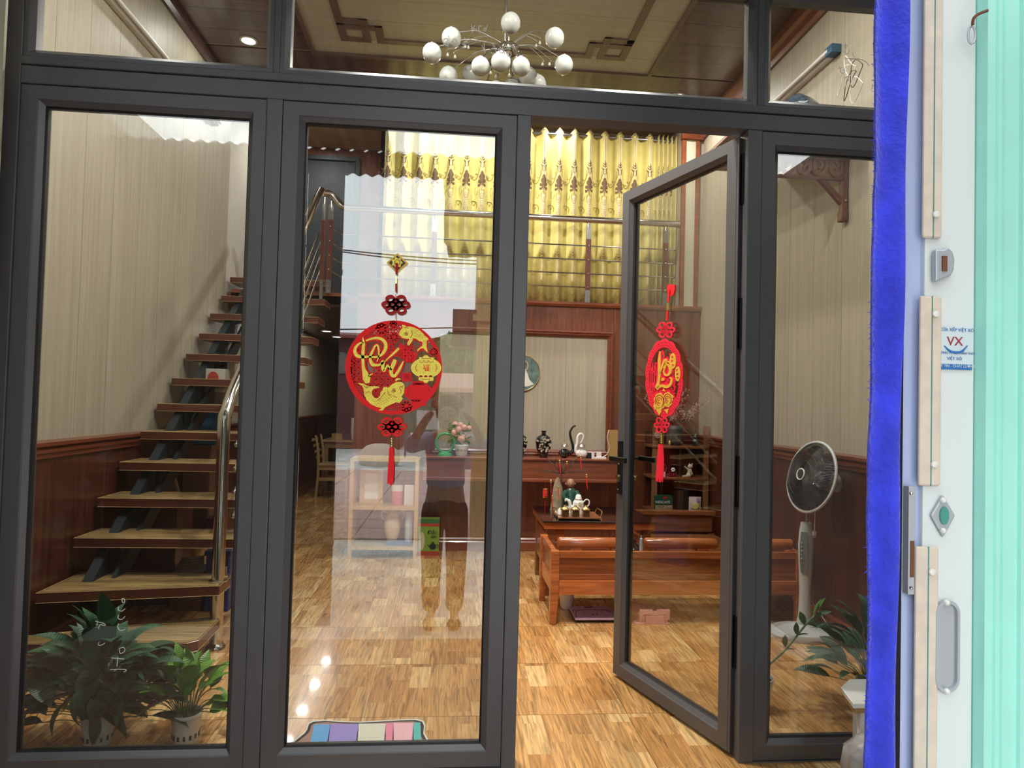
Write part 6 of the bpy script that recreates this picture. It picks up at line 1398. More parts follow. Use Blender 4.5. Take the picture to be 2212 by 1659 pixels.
for i, (w, z) in enumerate(((.10, 0), (.13, .04), (.12, .09), (.07, .14), (.03, .17))): rg_.append([Vector((XR-.28+w*(1+Rq.uniform(-.12, .12))*math.cos(2*PI*j/16), 1.22+w*1.0*(1+Rq.uniform(-.12, .12))*math.sin(2*PI*j/16), 2.911+z)) for j in range(16)])
b.loft(rg_); b.build('wrapping', 'plastic_dark', t)
for s_ in range(5):
    cpt = atX(1850-14*(s_ % 3), 190-12*s_, XR-.30); MB().tube([cpt+Vector((0, .05*math.cos(a*PI/8+s_), .055*math.sin(a*PI/8)+.02*math.sin(a*PI/4+s_))) for a in range(16)], .0022, 5, closed=True).build('cable_loop', 'twig' if s_ % 2 else 'white_plastic', t)
# ------------------------------------------------------------------ plants
m_, tl_, bl_ = newmat('leaf_dark'); 
def leafmat(name, c1, c2, rough=.35):
    m, t, b = newmat(name) if name not in MATS or name != 'leaf_dark' else (m_, tl_, bl_); N = t.nodes.new; L = t.links.new
    oi = N('ShaderNodeObjectInfo'); r = N('ShaderNodeValToRGB'); L(oi.outputs['Random'], r.inputs['Fac']); r.color_ramp.elements[0].color = (*c1, 1); r.color_ramp.elements[1].color = (*c2, 1)
    tc = N('ShaderNodeTexCoord'); wv_ = N('ShaderNodeTexWave'); wv_.inputs['Scale'].default_value = 40; wv_.inputs['Distortion'].default_value = 1; L(tc.outputs['Object'], wv_.inputs['Vector'])
    bp = N('ShaderNodeBump'); bp.inputs['Strength'].default_value = .25; bp.inputs['Distance'].default_value = .002; L(wv_.outputs['Fac'], bp.inputs['Height']); L(bp.outputs['Normal'], b.inputs['Normal'])
    L(r.outputs['Color'], b.inputs['Base Color']); b.inputs['Roughness'].default_value = rough; b.inputs['Subsurface Weight'].default_value = 0
leafmat('leaf_dark', (.012, .055, .025), (.034, .11, .045), .42); leafmat('leaf_bright', (.05, .17, .015), (.14, .32, .04)); leafmat('leaf_mid', (.03, .12, .02), (.07, .20, .03))
mat('stem_green', (.10, .17, .04), .5); mat('soil', (.03, .02, .012), .9)
def leaf_mesh(L_, w, bend, fold=.25, kind='lance'):
    """leaf along +x from the origin, drooping by bend radians; 6 stations x 3 verts"""
    vs, fs = [], []; n = 9; x = z = 0; a = 0
    for i in range(n):
        t = i/(n-1)
        if kind == 'lance': hw = w*(math.sin(PI*min(1, t*1.02+.02))**.8)*(1-.25*t)
        else: hw = w*(math.sqrt(max(0, t))*1.7 if t < .25 else (1-((t-.25)/.75)**1.5)*.95)
        hw = max(hw, .0006)
        vs += [Vector((x, -hw, z+hw*fold)), Vector((x, 0, z)), Vector((x, hw, z+hw*fold))]
        st_ = L_/(n-1); a = bend*(t**1.3); x += st_*math.cos(a); z -= st_*math.sin(a)
    for i in range(n-1):
        for j in range(2): k = i*3+j; fs.append((k, k+1, k+4, k+3))
    return vs, fs
LEAFC = {}
def put_leaf(parent, p, d, L_, w, bend, m, kind, roll=0):
    key = (round(L_, 2), round(w/L_, 1), round(bend, 1), m, kind)
    if key not in LEAFC:
        vs, fs = leaf_mesh(key[0], key[0]*key[1], key[2], .3, kind); me = bpy.data.meshes.new('leaf'); me.from_pydata(vs, [], fs); me.polygons.foreach_set('use_smooth', [True]*len(fs)); me.materials.append(MATS[m]); LEAFC[key] = me
    o = bpy.data.objects.new('leaf', LEAFC[key]); col.objects.link(o); o.parent = parent
    d = d.normalized(); s = Vector((0, 0, 1)).cross(d); s = s.normalized() if s.length > 1e-3 else Vector((0, 1, 0)); u = d.cross(s)
    Mx = Matrix((d, s, u)).transposed().to_4x4() @ Matrix.Rotation(roll, 4, 'X'); Mx.translation = p-parent.location
    o.matrix_basis = Mx; return o
def plant(name, label, base, h0, n, spread, hmax, Lr, wr, m, kind, seed, cat='plant', bend=(.5, 1.4), stemr=.0016, ylim=.05, xlim=(-9, 9)):
    t = thing(name, label, cat, base); Rp = random.Random(seed); sm = MB()
    for i in range(n):
        a = Rp.uniform(0, 2*PI); e = Rp.uniform(0, 1)**.7; hh = h0+(hmax-h0)*(1-.8*e*e)*Rp.uniform(.35, 1)
        p1 = Vector((base[0]+spread*e*math.cos(a), base[1]+spread*.8*e*math.sin(a), base[2]+hh))
        if p1.y < ylim: p1.y = ylim+Rp.uniform(0, .04)
        p1.x = min(max(p1.x, xlim[0]), xlim[1])
        p0 = Vector((base[0]+.02*math.cos(a), base[1]+.02*math.sin(a), base[2]+h0*.75)); mid = (p0+p1)/2+Vector((0, 0, .25*(p1.z-p0.z)))
        sm.tube(sp3([p0, mid, p1], 4), stemr, 5)
        d = (p1-mid); d.z = d.z*.6+Rp.uniform(-.02, .05); d = d.normalized()
        L_ = Rp.uniform(*Lr); 
        tip = p1+d*L_
        if tip.y < ylim: d.y = abs(d.y)*.3
        put_leaf(t, p1, d, L_, L_*Rp.uniform(*wr), Rp.uniform(*bend), m, kind, Rp.uniform(-.5, .5))
    sm.build('stems', 'stem_green', t, kind='stuff'); return t
def plant_more(t, base, n, seed, xlim):
    Rp = random.Random(seed)
    for i in range(n):
        a = Rp.uniform(0, 2*PI); rr = Rp.uniform(.02, .13); p1 = Vector((min(max(base[0]+rr*math.cos(a), xlim[0]), xlim[1]), max(.075, base[1]+rr*math.sin(a)), base[2]+Rp.uniform(.13, .28)))
        d = Vector((math.cos(a), .5*math.sin(a) if math.sin(a) > 0 else -.15, Rp.uniform(-.5, .5))); L_ = Rp.uniform(.10, .15)
        put_leaf(t, p1, d, L_, L_*.2, Rp.uniform(.9, 2.0), 'leaf_dark', 'lance', Rp.uniform(-.6, .6))
def pot(t, c, r0, r1, h, m='white_plastic', slots=True, name='pot'):
    p_ = MB().lathe([(0, 0), (r0, 0), (r0*1.02, .012), (r1*.96, h-.012), (r1, h-.010), (r1, h), (r1*.94, h), (r1*.9, h-.02), (0, h-.02)], c, 24).build(name, m, t, smooth=True)
    MB().lathe([(0, 0), (r1*.9, 0), (r1*.9, .004), (0, .004)], Vector(c)+Vector((0, 0, h-.018)), 18).build('soil', 'soil', t)
    if slots:
        b = MB()
        for k in range(14):
            a = 2*PI*k/14; rr = r0+(r1-r0)*.25; b.cbox((c[0]+(rr+.001)*math.cos(a), c[1]+(rr+.001)*math.sin(a), c[2]+.028), (.003, .008, .016), Matrix.Rotation(a, 3, 'Z'))
        b.build('drain_slots', 'black_plastic', p_)
    return p_
c1 = (-1.255, .20, 0); t = plant('potted_plant', 'large dark green lily plant in a white pot by the left leaf', c1, .09, 120, .21, .38, (.13, .20), (.19, .27), 'leaf_dark', 'lance', 21, ylim=.07, bend=(.7, 2.0), xlim=(-1.44, -1.05)); plant_more(t, c1, 60, 51, (-1.44, -1.05)); pot(t, c1, .045, .060, .115)
c2 = (-.945, .20, 0); t = plant('potted_plant', 'bright green heart-leaved plant in a white pot beside the big lily plant', c2, .11, 58, .16, .29, (.08, .12), (.24, .33), 'leaf_bright', 'heart', 33, ylim=.07, bend=(.4, 1.3), xlim=(-1.10, -.80)); pot(t, c2, .042, .056, .108)
for k, c in enumerate((c1, c2)): MB().lathe([(.066, 0), (.069, .0), (.072, .125), (.069, .125)], c, 22).build('glass_sleeve', 'glass_plain', [o for o in col.objects if o.name.startswith('potted_plant')][k], smooth=True)
c3 = atZ(1650, 1530, 0); c3 = (c3.x-.03, c3.y+.02, 0)
t = thing('money_plant', 'slender stemmed plant with paired glossy leaves in a pale pot behind the mullion', 'plant', c3); pot(t, c3, .06, .075, .13, 'white_gloss', False)
for pts in ([(1640, 1480), (1668, 1430), (1700, 1400), (1740, 1350), (1760, 1330)], [(1640, 1480), (1630, 1420), (1640, 1370), (1650, 1330)]):
    P_ = [atY(x, y, c3[1]) for x, y in pts]; P_ = [Vector((p_.x, c3[1], p_.z)) for p_ in P_]; P_[0] = Vector((c3[0], c3[1], .12)); MB().tube(sp3(P_, 4), .0045, 7).build('stem', 'stem_green', t, smooth=True)
for i, (px, py, dx, dy, L_) in enumerate(((1758, 1332, 25, -52, .085), (1762, 1330, 45, -20, .075), (1755, 1345, 60, -40, .08), (1738, 1350, -22, -48, .08), (1745, 1345, 28, 12, .07), (1722, 1372, -12, -52, .075), (1718, 1375, 50, -8, .07), (1697, 1398, -10, -45, .065), (1693, 1405, 50, -4, .06), (1640, 1380, 30, -40, .07), (1645, 1340, 25, -30, .07), (1650, 1330, -12, -40, .07), (1636, 1400, 28, -14, .06), (1765, 1322, 12, -44, .08))):
    p_ = atY(px, py, c3[1]); p_ = Vector((p_.x, c3[1], p_.z)); put_leaf(t, p_, Vector((dx, -12 if i % 2 else 14, -dy)), L_, L_*.24, .3, 'leaf_mid', 'lance', .6 if i % 2 else -.7)
c4 = (1.83, .33, 0); t = plant('potted_plant', 'dark green lily plant with striped leaves beside the blue cloth', c4, .10, 80, .19, .42, (.12, .18), (.15, .20), 'leaf_dark', 'lance', 45, ylim=.08, bend=(.5, 1.5), xlim=(1.55, 1.90)); pot(t, c4, .06, .08, .13, 'white_gloss', False)
# ------------------------------------------------------------------ standing fan
mat('fan_grey', (.50, .51, .50), .35); mat('fan_panel', (.16, .17, .18), .3); mat('fan_blade', (.010, .013, .018), .12, coat=.5)
fb = Vector((2.02, 1.28, 0)); fn_ = thing('standing_fan', 'grey and white standing fan with a black grille by the right wall', 'fan', fb)
MB().loft([[Vector((fb.x+.0+w*math.cos(2*PI*j/28), fb.y+w*.85*math.sin(2*PI*j/28), z)) for j in range(28)] for w, z in ((.175, 0), (.178, .015), (.165, .035), (.10, .052), (.05, .065), (0.001, .066))]).build('base', 'fan_grey', fn_, smooth=True)
colm = [(.055, .03, .05), (.038, .03, .12), (.032, .028, .25), (.040, .032, .40), (.044, .034, .52), (.036, .03, .60), (.030, .026, .64)]
MB().loft([[Vector((fb.x+.02+w*math.cos(2*PI*j/20)+(.012 if 3 < i < 6 else 0)*0, fb.y+d*math.sin(2*PI*j/20), z)) for j in range(20)] for i, (w, d, z) in enumerate(colm)]).build('column', 'fan_grey', fn_, smooth=True)
pn = MB().loft([[Vector((fb.x+.02-w, fb.y-d*.6, z)), Vector((fb.x+.02-w*.3, fb.y-d*1.05, z)), Vector((fb.x+.02-w*.25, fb.y-d*.9, z)), Vector((fb.x+.02-w*.9, fb.y-d*.4, z))] for w, d, z in ((.040, .036, .36), (.048, .040, .42), (.050, .040, .52), (.042, .036, .59))]).build('control_panel', 'fan_panel', fn_)
for k in range(5): MB().ball((fb.x-.022, fb.y-.032, .44+.022*k), .006, 8, 5, (.8, .5, .8)).build('button', 'fan_grey', pn)
MB().tube([(fb.x+.02, fb.y, .62), (fb.x+.02, fb.y, .82)], .010, 12).build('pole', 'steel', fn_, smooth=True)
# head: aims left toward the door
ax_ = Vector((-.96, -.12, .22)).normalized(); hc = atY(1752, 1030, 1.22); hc = Vector((hc.x, 1.22, hc.z)); sx_ = ax_.orthogonal().normalized(); sx_ = Vector((0, 0, 1)).cross(ax_).normalized(); uy_ = ax_.cross(sx_)
MH = Matrix((sx_, uy_, ax_)).transposed().to_4x4(); MH.translation = hc
def HP(x, y, z): return MH @ Vector((x, y, z))
RG = .20
g_ = MB()
for k in range(120):
    a = 2*PI*k/120; g_.tube([HP(math.cos(a)*r_, math.sin(a)*r_, z) for r_, z in ((.038, .066), (.08, .064), (.13, .052), (.165, .034), (RG, .0))], .0013, 3, cap=False); g_.tube([HP(math.cos(a)*r_, math.sin(a)*r_, z) for r_, z in ((RG, 0), (.16, -.035), (.10, -.055), (.05, -.06))], .0013, 3, cap=False)
for r_, z in ((.08, .064), (.12, .056), (.155, .040)): g_.tube([HP(r_*math.cos(a*PI/20), r_*math.sin(a*PI/20), z) for a in range(40)], .0012, 4, closed=True)
g_.build('grille', 'black_plastic', fn_, kind='stuff')
MB().tube([HP(RG*math.cos(a*PI/24), RG*math.sin(a*PI/24), 0) for a in range(48)], .0085, 8, closed=True).build('grille_ring', 'fan_grey', fn_, smooth=True, auto=False)
MB().lathe([(0, .066), (.022, .068), (.036, .064), (.038, .058), (0, .055)], (0, 0, 0), 20, MH).build('badge', 'black_gloss', fn_, smooth=True)
MB().tube([HP(.031*math.cos(a*PI/12), .031*math.sin(a*PI/12), .069) for a in range(24)], .004, 6, closed=True).build('badge_ring', 'white_plastic', fn_, smooth=True, auto=False)
for k in range(5):
    a0 = 2*PI*k/5; vs = []; 
    for i in range(7):
        r_ = .03+.15*i/6
        for j in range(7):
            b_ = a0+(-.56+1.12*j/6)*(.55+.45*math.sin(PI*min(1, i/4.5)*.5))+.35*i/6; vs.append(HP(r_*math.cos(b_), r_*math.sin(b_), .018-.036*j/6+.004))
    fs = [(i*7+j, i*7+j+1, (i+1)*7+j+1, (i+1)*7+j) for i in range(6) for j in range(6)]; MB().add(vs, fs).build('blade', 'fan_blade', fn_, smooth=True, auto=False)
MB().lathe([(0, -.20), (.03, -.198), (.048, -.18), (.056, -.13), (.056, -.07), (.045, -.055), (0, -.055)], (0, 0, 0), 22, MH).build('motor', 'fan_grey', fn_, smooth=True)
MB().tube([HP(0, 0, -.12), Vector((fb.x+.02, fb.y, .80))], [.03, .016], 10).build('neck', 'fan_grey', fn_, smooth=True)
MB().tube(sp3([HP(0, 0, -.19), (fb.x+.07, fb.y, .85), (fb.x+.055, fb.y-.03, .72), (fb.x+.05, fb.y-.035, .60)]), .003, 6).build('power_cord', 'white_plastic', fn_)
MB().cbox((fb.x+.05, fb.y-.035, .585), (.018, .012, .026)).cbox((fb.x+.046, fb.y-.035, .565), (.003, .003, .018)).cbox((fb.x+.054, fb.y-.035, .565), (.003, .003, .018)).build('plug', 'white_plastic', fn_)
MB().tube(sp3([(fb.x+.05, fb.y+.02, .22), (fb.x+.09, fb.y, .15), (fb.x+.13, fb.y-.03, .08), (fb.x+.16, fb.y-.05, .03)]), .0025, 6).build('floor_cord', 'white_plastic', fn_)
# ------------------------------------------------------------------ under and behind the stair: stored boxes, basket, cloths
mat('crate_blue', (.010, .10, .26), .35); mat('crate_navy', (.02, .04, .20), .4); mat('carton', (.16, .08, .05), .7); mat('lidded_box', (.20, .16, .15), .45); mat('wicker', (.30, .19, .09), .7); mat('white_card', (.5, .5, .46), .6)
def crate(name, label, x0, x1, y0, y1, z0, z1, m, lid='white_card', cat='box'):
    t = thing(name, label, cat, ((x0+x1)/2, (y0+y1)/2, z0)); MB().box(x0, x1, y0, y1, z0, z1-.02).build('box_body', m, t, bevel=.008); MB().box(x0-.008, x1+.008, y0-.008, y1+.008, z1-.03, z1).build('lid', lid if lid else m, t, bevel=.004); return t
def bxp(a, b_, t_, u, y): p_, q_ = atY(a, u, y), atY(b_, t_, y); return max(p_.x, -1.885), q_.x, p_.z, q_.z
Y0 = 2.52
x0, x1, zb, zt1 = bxp(340, 456, 962, 1050, Y0); crate('storage_box', 'brown carton with a white tag, below the blue storage box', x0, x1, Y0, Y0+.34, .30, zt1, 'carton', 'carton'); xt = x0+.08
MB().box(x0, x1, Y0+.01, Y0+.34, 0, .298).build('low_cabinet', 'wainscot', label='dark low cabinet beneath the brown carton under the stair', cat='cabinet')
x0, x1, zb, zt2 = bxp(377, 470, 884, 962, Y0); t = crate('storage_box', 'blue plastic storage box under the stair flight', x0, x1, Y0, Y0+.30, zt1+.002, zt2, 'crate_blue', 'crate_blue')
a_, b_, c_, d_ = bxp(363, 392, 965, 990, Y0-.012); MB().box(a_, b_, Y0-.012, Y0-.009, zt1-.08, zt1-.01).build('paper_tag', 'white_card', label='white paper tag on the brown carton', cat='tag')
x0, x1, zb, zt3 = bxp(397, 482, 838, 882, Y0); crate('storage_box', 'greyish lidded box stacked on the blue storage box', x0, x1, Y0, Y0+.28, zt2+.002, zt3, 'lidded_box')
a_, b_, c_, d_ = bxp(442, 487, 797, 838, Y0+.02); t = thing('gift_box', 'small white and red printed carton on the grey lidded box', 'box', ((a_+b_)/2, Y0+.08, zt3)); MB().box(a_, b_, Y0+.02, Y0+.12, zt3+.002, d_).build('carton_body', 'white_card', t); MB().prism(ell(a_+.4*(b_-a_), zt3+.5*(d_-zt3), (b_-a_)*.28, (d_-zt3)*.35, 14), lambda x, z, d: (x, Y0+.019-d, z), 0, .001).build('red_print', 'box_red', t)
mat('mesh_grey', (.25, .27, .27), .4)
a_, b_, c_, zt4 = bxp(432, 497, 778, 838, Y0+.15); t = thing('glass_case', 'pale glass-sided display case behind the upper treads', 'case', ((a_+b_)/2, Y0+.2, zt3+.002))
for x in (a_, b_-.02): MB().box(x, x+.02, Y0+.15, Y0+.26, zt3+.002, zt4-.012).build('case_post', 'white_card', t)
MB().box(a_, b_, Y0+.15, Y0+.26, zt4-.012, zt4).build('case_top', 'mesh_grey', t); MB().box(a_+.02, b_-.02, Y0+.25, Y0+.255, zt3+.01, zt4-.012).build('case_back', 'mesh_grey', t)
a_, b_, c_, d_ = bxp(448, 480, 753, 772, Y0+.16); t = thing('brass_box', 'small dark box with a brass plaque lying on top of the glass case', 'box', ((a_+b_)/2, Y0+.2, zt4)); MB().box(a_, b_, Y0+.16, Y0+.24, zt4+.001, zt4+.05).build('box_body', 'ink', t); MB().box(a_+.01, b_-.02, Y0+.1585, Y0+.16, zt4+.01, zt4+.042).build('plaque', 'brass', t)
yb_ = 1.98; a_, b_, zb, zt = bxp(312, 386, 1010, 1068, yb_); xc = (a_+b_)/2; rb_ = (b_-a_)/2; t = thing('wicker_basket', 'dome-shaped ribbed wicker basket under the middle treads', 'basket', (xc, yb_, zb-.06))
MB().box(xc-.14, xc+.14, yb_-.12, yb_+.14, 0, zb-.06).build('stool_block', 'wainscot', label='dark block stool beneath the wicker basket', cat='stool')
b = MB()
for k in range(30):
    a = 2*PI*k/30; b.tube([(xc+r_*math.cos(a), yb_+r_*math.sin(a), zb-.06+z) for r_, z in ((rb_*.6, .0), (rb_*.95, .04), (rb_, .09), (rb_*.75, .17), (rb_*.35, .205))], .004, 4)
b.build('ribs', 'wicker', t, kind='stuff')
for r_, z in ((rb_*1.02, .08), (rb_*.97, .04), (rb_*.7, .18)): MB().tube([(xc+r_*math.cos(a*PI/12), yb_+r_*math.sin(a*PI/12), zb-.06+z) for a in range(24)], .006, 6, closed=True).build('hoop', 'wicker', t)
mat('maroon_bag', (.12, .008, .03), .6); mat('straw', (.36, .20, .06), .8); mat('towel', (.20, .18, .15), .9)
xh = atY(418, 1150, 2.20).x; MB().lathe([(.0, .14), (.11, .14), (.07, .27), (.02, .37), (0, .38)], (xh, 2.24, .0), 16).build('straw_hat', 'straw', label='ochre straw cone lying under the stair near the newel post', cat='hat')
xm_ = atY(462, 1150, 2.36).x; MB().lathe([(0, .14), (.09, .14), (.10, .3), (.07, .44), (0, .46)], (xm_, 2.40, 0), 14).build('maroon_bag', 'maroon_bag', smooth=True, label='deep maroon cloth bag beside the straw cone', cat='bag')
MB().box(xh-.13, xm_+.10, 2.10, 2.50, 0, .138).build('floor_crate', 'wainscot', label='low dark crate carrying the straw cone and the maroon bag', cat='crate')
a_, b_, zb, zt = bxp(440, 497, 1190, 1330, 1.72); t = crate('storage_box', 'dark blue lidded crate with a white label behind the newel post', a_, b_, 1.72, 2.02, 0, zt, 'crate_navy', 'crate_navy'); MB().box(b_-.07, b_-.01, 1.709, 1.712, zt*.35, zt*.75).build('label_card', 'white_card', t)
a_, b_, zb, zt = bxp(368, 436, 1192, 1235, 1.72)
MB().box(a_, b_, 1.74, 1.96, 0, zb-.012).build('carton_box', 'carton', label='brown carton on the floor under the folded grey cloths', cat='box')
tw_ = MB()
for k in range(5): tw_.tube(sp3([(a_+.01+.008*k, 1.78, zb+.016*k), ((a_+b_)/2, 1.76, zb+.016*k+.004), (b_-.005, 1.78, zb+.020+.014*k)]), .008, 6)
tw_.build('folded_cloths', 'towel', label='stack of folded grey cloths under the lower treads', cat='cloth', kind='thing')
# ------------------------------------------------------------------ corridor: dining chair, table, bags
def dchair(x, y, rz):
    t = thing('dining_chair', 'pale wooden dining chair with a slatted back in the corridor', 'chair', (x, y, 0), rz); G = lambda a: a
    T = wm(t)
    for sy in (-1, 1):
        MB().tube([T @ Vector((-.19-.05*k_, sy*.17, z)) for z, k_ in ((0, .5), (.25, .1), (.43, 0), (.62, .3), (.80, 1.0))], [.015, .018, .02, .018, .014], 6).build('leg', 'chair_wood', t)
        MB().box(.15, .185, sy*.17-.017, sy*.17+.017, 0, .42, T).build('leg', 'chair_wood', t)
    MB().box(-.20, .20, -.19, .19, .40, .435, T).build('seat', 'table_wood', t, bevel=.006)
    for k in range(4): MB().box(-.225-.02*k, -.210-.02*k, -.17, .17, .50+.075*k, .53+.075*k, T).build('back_slat', 'chair_wood', t)
    for z in (.355, .22): 
        for sy in (-1, 1): MB().box(-.19, .17, sy*.17-.008, sy*.17+.008, z, z+.04, T).build('stretcher', 'chair_wood', t)
dchair(-1.49, 6.55, 0)
t = thing('dining_table', 'pale wooden dining table in the corridor', 'table', (-1.4, 7.0, 0)); MB().box(-1.74, -1.14, 6.80, 7.60, .69, .715).build('table_top', 'table_wood', t); MB().box(-1.70, -1.18, 6.84, 7.56, .61, .69).build('apron', 'table_wood', t)
for x in (-1.70, -1.23):
    for y in (6.84, 7.51): MB().box(x, x+.05, y, y+.05, 0, .61).build('leg', 'table_wood', t)
mat('white_bag', (.62, .64, .62), .4, noise=.1, nscale=12, bump=.6, bscale=14)
def bag(label, c, w, h, d=.12, m='white_bag'):
    Rg = random.Random(int(h*100)); return MB().loft([[Vector((c[0]+w/2*k_*(1+Rg.uniform(-.06, .06))*math.copysign(abs(math.cos(2*PI*j/16))**.6, math.cos(2*PI*j/16)), c[1]+d/2*math.sin(2*PI*j/16), c[2]+h*z)) for j in range(16)] for k_, z in ((.8, 0), (.95, .05), (1, .4), (1.02, .8), (.98, 1))]).build('plastic_bag', m, smooth=True, label=label, cat='bag')
bag('upright white plastic bag on the corridor dining table', (-1.26, 6.95, .716), .22, .30)
bag('white plastic bag hanging on the corridor wall above the table', (-1.28, 9.25, 1.18), .18, .36, .08)
MB().box(-1.62, -1.48, 6.9, 7.0, .716, .80).build('tissue_box', 'box_ochre', label='small tan carton on the corridor dining table', cat='box')
MB().box(-1.46, -1.36, 6.92, 7.02, .716, .79).build('black_tin', 'black_plastic', label='small black tin beside the tan carton', cat='tin')
t = thing('dispenser', 'tall dark water dispenser at the end of the corridor', 'appliance', (-1.05, 9.1, 0)); MB().box(-1.25, -.85, 8.9, 9.3, 0, 1.1).build('cabinet_body', 'black_gloss', t, bevel=.02); MB().lathe([(0, 1.1), (.12, 1.12), (.14, 1.3), (.13, 1.45), (.03, 1.5), (0, 1.5)], (-1.05, 9.1, 0), 18).build('bottle', 'fan_panel', t, smooth=True)
# ------------------------------------------------------------------ tea set, lucky tree and seated figure on the coffee table
TZ = .500
mat('robe_green', (.015, .07, .045), .2, coat=.5); mat('clay', (.34, .17, .10), .45); mat('rock', (.30, .25, .15), .6, noise=.3, nscale=25)
ty = 2.48; fx_ = atY(1230, 1070, ty).x
t = thing('monk_figurine', 'glazed green figurine of a seated bald monk before a pale rock on the coffee table', 'figurine', (fx_, ty, TZ))
MB().loft([[Vector((fx_+.01+w*math.cos(2*PI*j/16), ty+.7*w*math.sin(2*PI*j/16), TZ+z)) for j in range(16)] for w, z in ((.062, 0), (.066, .03), (.052, .07), (.045, .11), (.042, .145), (.022, .165))]).build('robe', 'robe_green', t, smooth=True)
for s in (-1, 1): MB().tube(sp3([(fx_+.01+s*.035, ty-.01, TZ+.145), (fx_+.01+s*.055, ty-.025, TZ+.10), (fx_+.01+s*.02, ty-.05, TZ+.075)]), [.016, .018, .018, .018, .016, .016, .015, .012, .012][:9], 8).build('sleeve', 'robe_green', t, smooth=True)
hd = MB().ball((fx_+.005, ty-.005, TZ+.20), .033, 16, 12, (.95, 1, 1.05)); hd.ball((fx_+.005, ty-.038, TZ+.197), .006, 8, 5); hd.ball((fx_-.027, ty, TZ+.195), .009, 8, 5); hd.ball((fx_+.037, ty, TZ+.195), .009, 8, 5); hd = hd.build('head', 'clay', t, smooth=True, auto=False)
for s in (-1, 1): MB().ball((fx_+.005+s*.012, ty-.033, TZ+.203), .003, 6, 4, (1.6, .6, .5)).build('eye', 'ink', hd)
MB().ball((fx_+.005, ty-.034, TZ+.183), .005, 6, 4, (1.5, .5, .5)).build('mouth', 'lips', hd)
rk = atY(1205, 1070, ty).x; Rr = random.Random(4)
MB().loft([[Vector((rk+w*(1+Rr.uniform(-.2, .2))*math.cos(2*PI*j/12), ty+.02+.6*w*math.sin(2*PI*j/12), TZ+z)) for j in range(12)] for w, z in ((.045, 0), (.04, .06), (.038, .12), (.03, .17), (.016, .22), (.004, .24))]).build('rock', 'rock', t)
# lucky branch with hanging charms
tr2 = thing('lucky_branch', 'bare twig bush hung with red and gold lucky charms on the coffee table', 'ornament', (rk, ty, TZ))
Rb = random.Random(14); tw = MB(); top = Vector((rk+.03, ty+.03, TZ+.27)); tw.tube([Vector((rk+.02, ty+.03, TZ)), Vector((rk+.025, ty+.03, TZ+.15)), top], [.007, .006, .005], 6)
for i in range(30):
    a = Rb.uniform(-1.45, 1.45); L_ = Rb.uniform(.10, .30); pts = [top]
    for k in range(1, 6): pts.append(top+Vector((math.sin(a)*L_*k/5+Rb.uniform(-.008, .008), Rb.uniform(-.02, .02)*k, math.cos(a)*L_*.75*k/5*(1 if abs(a) < 1 else .4)+Rb.uniform(-.008, .008))))
    tw.tube(pts, [.0028, .0022, .0018, .0014, .001, .0006], 4)
tw.build('twigs', 'twig', tr2, kind='stuff')
def charm(px, y0, y1, kind, yy=2.40):
    P = lambda a, b_: (lambda p_: Vector((p_.x, yy, p_.z)))(atY(a, b_, yy)); b = MB()
    c = MB().tube([P(px, y0-18), P(px, y0)], .0010, 5); c = c.build('charm', 'felt_dark', tr2); k = (P(px, y0)-P(px, y1)).length
    if kind == 'lantern':
        p_ = P(px, y0); h_ = .058; MB().lathe([(0, 0), (.017, 0), (.019, -.006), (.014, -.008), (.0, -.008)], p_, 10).build('cap', 'bead_gold', c); MB().lathe([(0, -.008), (.015, -.008), (.017, -.03), (.015, -h_), (0, -h_)], p_, 12).build('lantern_body', 'felt_red', c)
        MB().lathe([(0, -h_), (.019, -h_-.002), (.017, -h_-.008), (0, -h_-.008)], p_, 10).build('cap', 'bead_gold', c); MB().tube([p_+Vector((0, 0, -h_-.008)), P(px-1, y1)], .0022, 6).build('tassel', 'felt_dark', c)
        for k in range(3): MB().cbox(p_+Vector((0, -.0175, -.018-.013*k)), (.010, .002, .006)).build('gold_mark', 'bead_gold', c)
    else:
        p_ = P(px, y0); b.ball(p_, .008, 10, 6); b.cbox(p_+Vector((0, 0, -.012)), (.010, .006, .010)); b.build('bead', 'bead_gold', c, smooth=True); MB().tube([p_+Vector((0, 0, -.015)), P(px, (y0+y1)/2), P(px+2, y1)], [.004, .0035, .003], 6).build('tassel', 'felt_red' if kind == 'red' else 'felt_dark', c)
for a in ((1178, 1055, 1120, 'lantern'), (1190, 1038, 1080, 'dark'), (1209, 995, 1022, 'red'), (1225, 998, 1022, 'dark'), (1254, 985, 1012, 'red'), (1267, 1026, 1056, 'red'), (1206, 1052, 1078, 'red'), (1193, 1072, 1120, 'red')): charm(*a)
# tray with teapot, cups and three gilt jars
tt_ = 2.16; tx0, tx1 = atY(1205, 1130, 2.10).x, atY(1298, 1130, 2.10).x
tray = thing('tea_tray', 'gilt-handled dark tray on the coffee table', 'tray', ((tx0+tx1)/2, 2.2, TZ)); MB().box(tx0, tx1, 2.08, 2.34, TZ+.008, TZ+.016).build('tray_base', 'bench_wood_dark', tray)
for x in (tx0, tx1):
    MB().tube(sp3([(x, 2.12, TZ+.016), (x+(-.012 if x == tx0 else .012), 2.13, TZ+.05), (x, 2.20, TZ+.06), (x+(-.012 if x == tx0 else .012), 2.28, TZ+.05), (x, 2.30, TZ+.016)]), .004, 7).build('handle', 'gold', tray, smooth=True)
    for y in (2.09, 2.33): MB().lathe([(0, 0), (.005, 0), (.004, .008), (0, .008)], (x, y, TZ), 10).build('foot', 'gold', tray)
px_ = atY(1249, 1095, 2.25).x
tp_ = thing('teapot', 'tall white porcelain teapot with a gold flower mark on the tray', 'teapot', (px_, 2.25, TZ+.016)); z0 = TZ+.016
